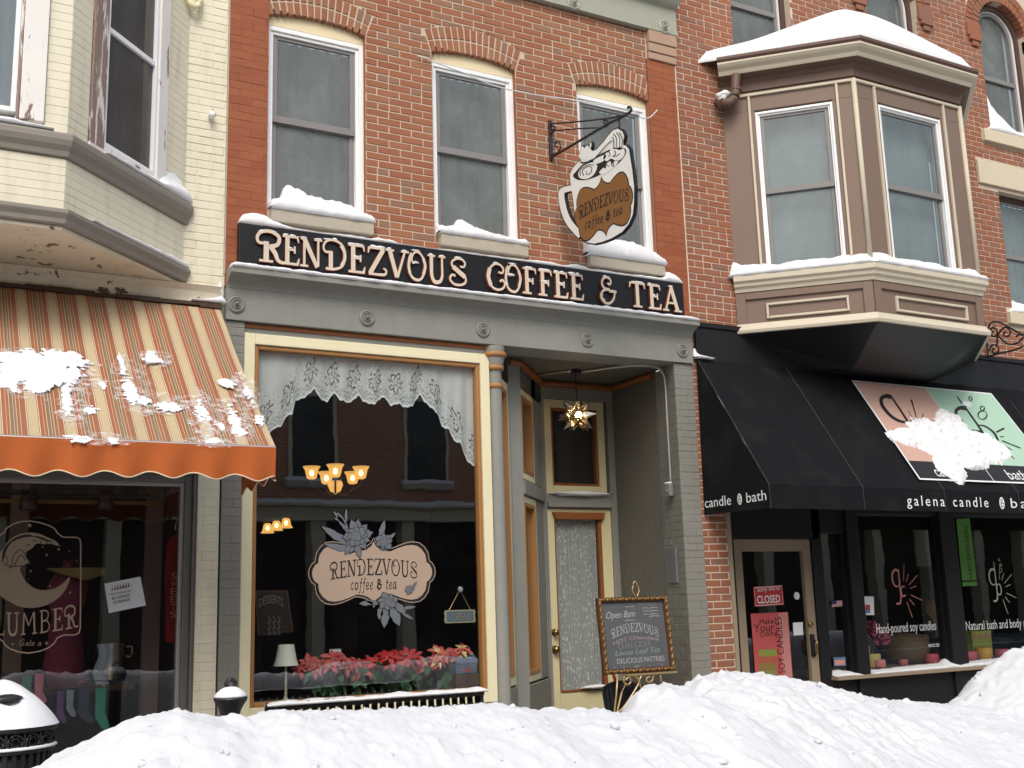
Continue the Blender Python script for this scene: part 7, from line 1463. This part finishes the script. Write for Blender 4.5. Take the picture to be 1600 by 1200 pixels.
gbx = thing('gift_box', 'lime green box with round pictures on the display shelf', 'box', (gb.x, SY + .4, zs)); a, b = at(1520, 1003, SY + .35), at(1548, 985, SY + .35); MB().box(a.x, b.x, SY + .35, SY + .5, zs, b.z).build('carton', paint('lime carton', (.30, .36, .05), .6), gbx, bevel=.004)
for k in range(3): MB().lathe([(.035, 0.0), (.035, -.004)], (a.x + (b.x - a.x) * (k + .5) / 3, SY + .349, b.z - .06), 14, 'y').build('round_picture', M['poster_l'], gbx)
x = at_shelf(1395, SY + .45); wb = thing('wicker_basket', 'brown wicker hamper behind the candles', 'basket', (x, SY + .45, zs)); z1b = at(1395, 996, SY + .45).z
MB().lathe([(.22, zs), (.26, zs + .1), (.27, z1b), (.24, z1b + .02), (.02, z1b + .05)], (x + .2, SY + .46, 0), 20).build('body', paint('wicker', (.13, .085, .05), .8, .5, 60, .9), wb, smooth=True)
vz = at(1480, 1010, SY + .25); va = thing('vase', 'clear vase holding a tall spray of dried golden grass', 'vase', (vz.x, SY + .25, zs)); MB().lathe([(.05, zs), (.06, zs + .1), (.04, zs + .22), (.055, zs + .28)], (vz.x, SY + .25, 0), 16).build('glass', M['pane_bay'], va, smooth=True)
gs = MB(); rnd = random.Random(3); tp = at(1462, 940, SY + .25)
for k in range(150):
    a = rnd.uniform(-1, 1); b = rnd.uniform(-1, 1); h = rnd.uniform(.75, 1.05); e = Vector((tp.x + a * .12, SY + .25 + b * .10, zs + .15 + (tp.z - zs - .12) * h)); s0 = Vector((vz.x, SY + .25, zs + .1)); mid = (s0 + e) / 2 + Vector((.03, 0, .05)); n = Vector((.017, 0, .004)); gs.face(s0 - n * .3, s0 + n * .3, mid + n, e, mid - n)
gs.build('dried_grass', paint('dried golden grass', (.46, .27, .10), .8, .4, 30), va, fix=False)['kind'] = 'stuff'
for px, py, r, lab in ((1362, 983, .09, 'upper pink tissue flower by the white card'), (1377, 998, .09, 'lower pink tissue flower above the olive candle')):
    c = at(px, py, SY + .28); f_ = thing('tissue_flower', lab, 'flower', (c.x, c.y, zs)); mb = MB(); rnd = random.Random(px)
    for k in range(60):
        d = Vector((rnd.gauss(0, 1), rnd.gauss(0, 1), rnd.gauss(0, 1))).normalized(); u = d.orthogonal().normalized() * r * .35; w = d.cross(u); mb.face(c + d * r * .3 - u, c + d * r - u * .6 + w * .3, c + d * r * 1.08 + w * .5, c + d * r + u * .6 - w * .2, c + d * r * .3 + u)
    mb.build('petal', paint('pink tissue', (.55, .11, .22), .8, .2), f_, fix=False)['kind'] = 'stuff'; MB().tube([(c.x, c.y, zs), c], .005, 5).build('stem', M['iron'], f_)
tag(MB().box(at(1434, 900, 1.0).x, at(1470, 900, 1.0).x, 1.0, 1.02, at(1450, 885, 1.0).z, at(1450, 828, 1.0).z).build('wall_notice', paint('grey notice', (.12, .13, .115), .8)), 'grey framed notice hanging in the back of the candle shop', 'notice')

# ------------------------------------------------------------------ bench in front of the window
bn = thing('bench', 'black metal slat bench with snow on its rolled top, before the window', 'bench', (3.25, -.6, .12))
sl = MB(); prof = [(-.50, .45), (-.475, .60), (-.455, .75), (-.44, .86), (-.445, .90), (-.47, .925), (-.505, .925), (-.53, .905)]
w_ = .0235
for s_ in (-1, 1): pass
P0 = [(s_ * w_, y, z) for s_ in (-1, 1) for y, z in prof]
for k in range(len(prof) - 1): sl.face((-w_, *prof[k]), (w_, *prof[k]), (w_, *prof[k + 1]), (-w_, *prof[k + 1]))
sm = sl.mesh('slat', M['iron'], True)
xs_ = [2.44 + .0655 * k for k in range(26)]
for x in xs_:
    o = bpy.data.objects.new('slat', sm); place(o, bn); o.location = (x, -.10, .004 * math.sin(x * 5)); so = o.modifiers.new('thick', 'SOLIDIFY'); so.thickness = .008
for z, y in ((.46, -.60), (.70, -.565)): MB().tube([(2.41, y, z), (4.11, y, z)], .012, 8).build('rail', M['iron'], bn)
MB().tube([(2.41, -.575, .90), (4.11, -.575, .90)], .02, 10).build('rail', M['iron'], bn)
for k in range(7): MB().box(2.43, 4.09, -1.02 + .06 * k, -.975 + .06 * k, .45, .462).build('seat_slat', M['iron'], bn, bevel=.003)
for x in (2.41, 4.10): MB().tube(crom([(x, -1.0, .12), (x, -1.0, .44), (x, -.64, .46), (x, -.56, .86), (x, -.585, .925)], 4), .018, 8).build('end_frame', M['iron'], bn, smooth=True); MB().tube([(x, -.62, .12), (x, -.62, .46)], .018, 8).build('leg', M['iron'], bn)
us = [2.40 + 1.72 * k / 40 for k in range(41)]
snow_loft('bench_snow', [(u, -.54, -.645, .918, .018 + .014 * max(0, fbm((u * 7, 2, 2), 3)), .022 + .014 * fbm((u * 6, 1, 2), 3)) for u in us], 'crust of snow along the rolled top of the black bench', 150, .007, 31)
for k, x in enumerate(xs_):
    pass

# ------------------------------------------------------------------ bollard and litter bin in the snow
BXc, BYc = 1.824, -1.78
bo = thing('bollard', 'black cast iron bollard with flared cap and ring finial', 'bollard', (BXc, BYc, .12))
MB().lathe([(.11, .12), (.11, .3), (.07, .36), (.055, .42), (.052, .94), (.056, .98), (.06, 1.0), (.075, 1.03), (.092, 1.055), (.098, 1.068), (.095, 1.078), (.03, 1.09)], (BXc, BYc, 0), 24).build('post', M['iron'], bo, smooth=True, auto=35)
MB().tube([(BXc + .026 * math.cos(a * .3927), BYc - .0, 1.150 + .026 * math.sin(a * .3927)) for a in range(17)], .013, 8).build('ring', M['iron'], bo, smooth=True); MB().lathe([(.04, 1.085), (.022, 1.11), (.02, 1.13)], (BXc, BYc, 0), 14).build('neck', M['iron'], bo, smooth=True)
mb = MB(); mb.lathe([(.094, 1.078), (.096, 1.086), (.080, 1.104), (.055, 1.124), (.030, 1.136), (.001, 1.138)], (BXc - .002, BYc - .002, 0), 22); tag(mb.build('bollard_snow', M['snow'], None, smooth=True), 'cone of snow on the cap of the black bollard', 'snow')
TX, TY = .585, -1.95
tb = thing('litter_bin', 'round black iron litter bin with ring band under a snow covered lid', 'litter bin', (TX, TY, .12))
def circ(r, n, k, a0=0): a = 2 * math.pi * k / n + a0; return (TX + r * math.cos(a), TY + r * math.sin(a))
mb = MB(); mb.lathe([(.255, 1.035), (.272, 1.045), (.275, 1.058), (.268, 1.068), (.2, 1.075), (.05, 1.10)], (TX, TY, 0), 40); mb.build('lid', M['iron'], tb, smooth=True, auto=35)
for z in (.955, .945): pass
mb = MB(); mb.lathe([(.250, .935), (.262, .94), (.262, .955), (.250, .96)], (TX, TY, 0), 40, caps=False); mb.lathe([(.23, .14), (.25, .14), (.25, .18), (.23, .18)], (TX, TY, 0), 40, caps=False); mb.build('hoop', M['iron'], tb)
tor = MB().tube([(.037 * math.cos(a * .4488), 0, .037 * math.sin(a * .4488)) for a in range(15)], .006, 6); tor.tube([(.020 * math.cos(a * .5236), 0, .020 * math.sin(a * .5236)) for a in range(13)], .004, 5)
for k in range(6): tor.tube([(.02 * math.cos(k * 1.047), 0, .02 * math.sin(k * 1.047)), (.036 * math.cos(k * 1.047), 0, .036 * math.sin(k * 1.047))], .003, 5)
tm = tor.mesh('ring_ornament', M['iron'], True); stm = MB().box(-.006, .006, -.004, .004, .0, .085).mesh('divider', M['iron']); slm = MB().box(-.011, .011, -.004, .004, 0, .76).mesh('slat', M['iron'])
for k in range(18):
    for me, nm, z, r, a0 in ((tm, 'ring_ornament', .997, .256, 0), (stm, 'divider', .955, .256, math.pi / 18)):
        x, y = circ(r, 18, k, a0); o = bpy.data.objects.new(nm, me); place(o, tb); o.location = (x, y, z); o.rotation_euler[2] = 2 * math.pi * k / 18 + a0 + math.pi / 2
for k in range(36):
    x, y = circ(.248, 36, k); o = bpy.data.objects.new('slat', slm); place(o, tb); o.location = (x, y, .18); o.rotation_euler[2] = 2 * math.pi * k / 36 + math.pi / 2
MB().lathe([(.235, .14), (.235, 1.03)], (TX, TY, 0), 30).build('liner', M['ink'], tb, smooth=True)
mb = MB(); K = 30; rows = []
for j in range(K + 1):
    r = .278 * j / K; ring = []
    for i in range(48):
        a = 2 * math.pi * i / 48; x, y = TX + r * math.cos(a), TY + r * math.sin(a); t_ = r / .278
        h = .215 * (1 - t_ ** 1.4) + .02 * (1 - t_ ** 8) + .010 * fbm((x * 7, y * 7, 2), 3) * (1 - t_ ** 4)
        q = at(14, 1092, TY - .12); d_ = math.hypot((x - q.x) * 1.0, (y - (TY - .13)) * 1.3); h -= .05 * max(0, 1 - d_ / .075)
        ring.append(mb.pt(x, y, 1.066 + h))
    rows.append(ring)
for a, b in zip(rows, rows[1:]):
    for i in range(48): mb.idx([a[i], a[(i + 1) % 48], b[(i + 1) % 48], b[i]])
_bs = mb.build('bin_snow', M['snow'], None, smooth=True); _bs.location.z = -.045; tag(_bs, 'smooth dome of snow covering the lid of the litter bin', 'snow')
q = at(14, 1092, TY - .14); mb = MB(); mb.blob((q.x - .02, TY - .135, q.z + .045), (.085, .035, .022), 14, .5, 1); mb.build('lid_handle', M['iron'], tb, smooth=True)
tb.location.z -= .045
mb = MB(); mb.lathe([(.252, .957), (.270, .957), (.274, .962), (.262, .972), (.250, .974)], (TX, TY, 0), 48, caps=False); _bs = mb.build('bin_snow', M['snow'], None, smooth=True); _bs.location.z = -.045; tag(_bs, 'thin ring of snow on the hoop of the litter bin', 'snow')

# ------------------------------------------------------------------ the ploughed bank along the kerb
def crest_y(px): return interp([(985, -2.75), (1200, -1.75)], px)
RGc = [(lambda q: (q.x, q.z, q.y))(at(a, b, crest_y(a))) for a, b in ((-60, 1235), (20, 1212), (60, 1198), (100, 1172), (150, 1148), (200, 1122), (240, 1113), (275, 1108), (310, 1112), (345, 1122), (385, 1120), (410, 1110), (440, 1108), (480, 1108), (540, 1107), (600, 1106), (660, 1103), (720, 1102), (780, 1098), (820, 1106), (870, 1108), (920, 1106), (960, 1112), (985, 1112), (992, 1090), (1010, 1072), (1040, 1068), (1065, 1082), (1085, 1062), (1110, 1052), (1150, 1050), (1190, 1054), (1230, 1062), (1260, 1064), (1300, 1082), (1360, 1090), (1420, 1096), (1480, 1100), (1498, 1098), (1520, 1075), (1545, 1042), (1580, 1018), (1620, 1005), (1700, 990))]
RG = [(-9, .5), (-1, .62)] + [t[:2] for t in RGc] + [(11.5, 1.1), (14, 1.0)]; CY = [(t[0], t[2]) for t in RGc]
mb = MB(); NX, NY = 640, 200; XA, XB, YA, YB = -1.5, 11.0, -6.4, -0.75; g_ = []
for i in range(NX + 1):
    x = XA + (XB - XA) * i / NX; row = []
    for j in range(NY + 1):
        y = YA + (YB - YA) * j / NY; xr = x * (4.66 / (y + 8.56)) if False else x
        R0 = interp(RG, x); c = interp(CY, x); d = y - c
        f = math.exp(-(d / 1.75) ** 2) if d < 0 else math.exp(-(d / .50) ** 2)
        lumps = .016 * fbm((x * 2.6, y * 2.6, 1), 4) + .02 * max(0, fbm((x * 1.3, y * 1.3, 7), 3))
        dirt = max(0, 1 - ((x - 5.4) / 1.2) ** 2) * .035 * fbm((x * 7, y * 7, 4), 3)
        chunk = .85 * (.024 * max(0, noise.noise(Vector((x * 8, y * 8, 2))) - .12) * 2 + .016 * max(0, noise.noise(Vector((x * 19, y * 19, 5)))) + .016 * noise.noise(Vector((x * 34, y * 34, 8))) + .020 * max(0, noise.noise(Vector((x * 14, y * 14, 11))) - .25) * 2.5)
        z = .05 + (R0 - .05) * f + (lumps * (1 - .75 * math.exp(-(d / .25) ** 2)) + dirt + chunk) * min(1, f * 1.6) - .010
        row.append(mb.pt(x, y, z))
    g_.append(row)
for i in range(NX):
    for j in range(NY): mb.idx([g_[i][j], g_[i + 1][j], g_[i + 1][j + 1], g_[i][j + 1]])
rnd = random.Random(21)
cl = MB()
for k in range(200):
    i = rnd.randrange(20, NX - 10); j = rnd.randrange(80, 175); p = Vector(mb.v[g_[i][j]])
    if p.z < .5: continue
    r = .006 + .020 * rnd.random() ** 3; cl.blob(p + Vector((0, 0, r * .3)), (r * rnd.uniform(.8, 1.4), r * rnd.uniform(.8, 1.3), r * rnd.uniform(.6, 1)), 7, .9, k)
tag(cl.build('snow_crumbs', M['bank'], None, smooth=True), 'loose crumbs of snow scattered over the ploughed bank', 'snow', kind='stuff')
tag(mb.build('snow_bank', M['bank'], None, smooth=True, fix=False), kind='structure')

# ------------------------------------------------------------------ the other side of the street (seen only as reflections)
t = NT('distant brickwork'); bt = t.n('ShaderNodeTexBrick'); bt.inputs['Scale'].default_value = 1.0; bt.inputs['Brick Width'].default_value = .215; bt.inputs['Row Height'].default_value = .0675; bt.inputs['Mortar Size'].default_value = .006
bt.inputs['Color1'].default_value = (.34, .13, .08, 1); bt.inputs['Color2'].default_value = (.42, .17, .10, 1); bt.inputs['Mortar'].default_value = (.5, .42, .33, 1)
x, y, z = t.xyz(); cb = t.n('ShaderNodeCombineXYZ'); t.l(x, cb.inputs[0]); t.l(z, cb.inputs[1]); t.l(cb.outputs[0], bt.inputs[0]); M['far_brick'] = t.done(t.bsdf(bt.outputs[0], .9))
M['far_glass'] = paint('dark far glass', (.03, .035, .04), .15)
for bi, (xa, xb_, hz, lab) in enumerate(((-14, 1.5, 8.6, 'brick building across the street, left of the pair'), (1.6, 18.5, 9.2, 'brick building across the street with snowy ledge, right of the pair'), (18.6, 33, 8.4, 'brick building across the street, third from the left'), (33.1, 50, 9.6, 'tallest brick building across the street, at the far right'))):
    ob = thing('brick_row_building', lab, 'building', ((xa + xb_) / 2, -18, 0)); Y = -18.0
    MB().box(xa, xb_, Y - 6, Y, 4.1, hz).build('wall', M['far_brick'], ob); MB().box(xa, xb_, Y - 6, Y - .4, 0, 4.1).build('shopfront', M['room_s'], ob)
    MB().box(xa, xb_, Y - .1, Y + .25, 3.75, 4.08).build('fascia', M['stone_c'], ob); MB().box(xa, xb_, Y - .1, Y + .45, 4.081, 4.14).build('ledge', M['stone_c'], ob); MB().box(xa, xb_, Y - .1, Y + .3, hz - .5, hz).build('cornice', M['grey'], ob)
    mb = MB(); mb.box(xa, xb_, Y - .05, Y + .46, 4.141, 4.24); mb.box(xa, xb_, Y - 6, Y + .3, hz + .001, hz + .2); mb.build('ledge_snow', M['snow'], ob)
    x = xa + .7
    while x < xb_ - 1.5:
        w = MB().ring(x, x + 1.25, 4.75, 7.0, .09, Y, Y + .05).build('window', M['stone_c'], ob); q = MB(); q.face((x + .08, Y + .01, 4.83), (x + 1.17, Y + .01, 4.83), (x + 1.17, Y + .01, 6.92), (x + .08, Y + .01, 6.92)); q.build('pane', M['far_glass'], w); MB().box(x - .1, x + 1.35, Y, Y + .18, 4.6, 4.749).build('sill', M['stone'], w); MB().box(x - .08, x + 1.33, Y, Y + .17, 4.75, 4.83).build('snow_cap', M['snow'], w)
        x += 3.1
    x = xa + .3
    while x < xb_ - .5: MB().box(x, x + .35, Y - .4, Y + .05, 0, 3.749).build('pilaster', M['stone_c'], ob); x += 2.4
tag(MB().box(-14, 50, -17.9, -15.0, .004, .12).build('far_pavement', M['road']), kind='structure')
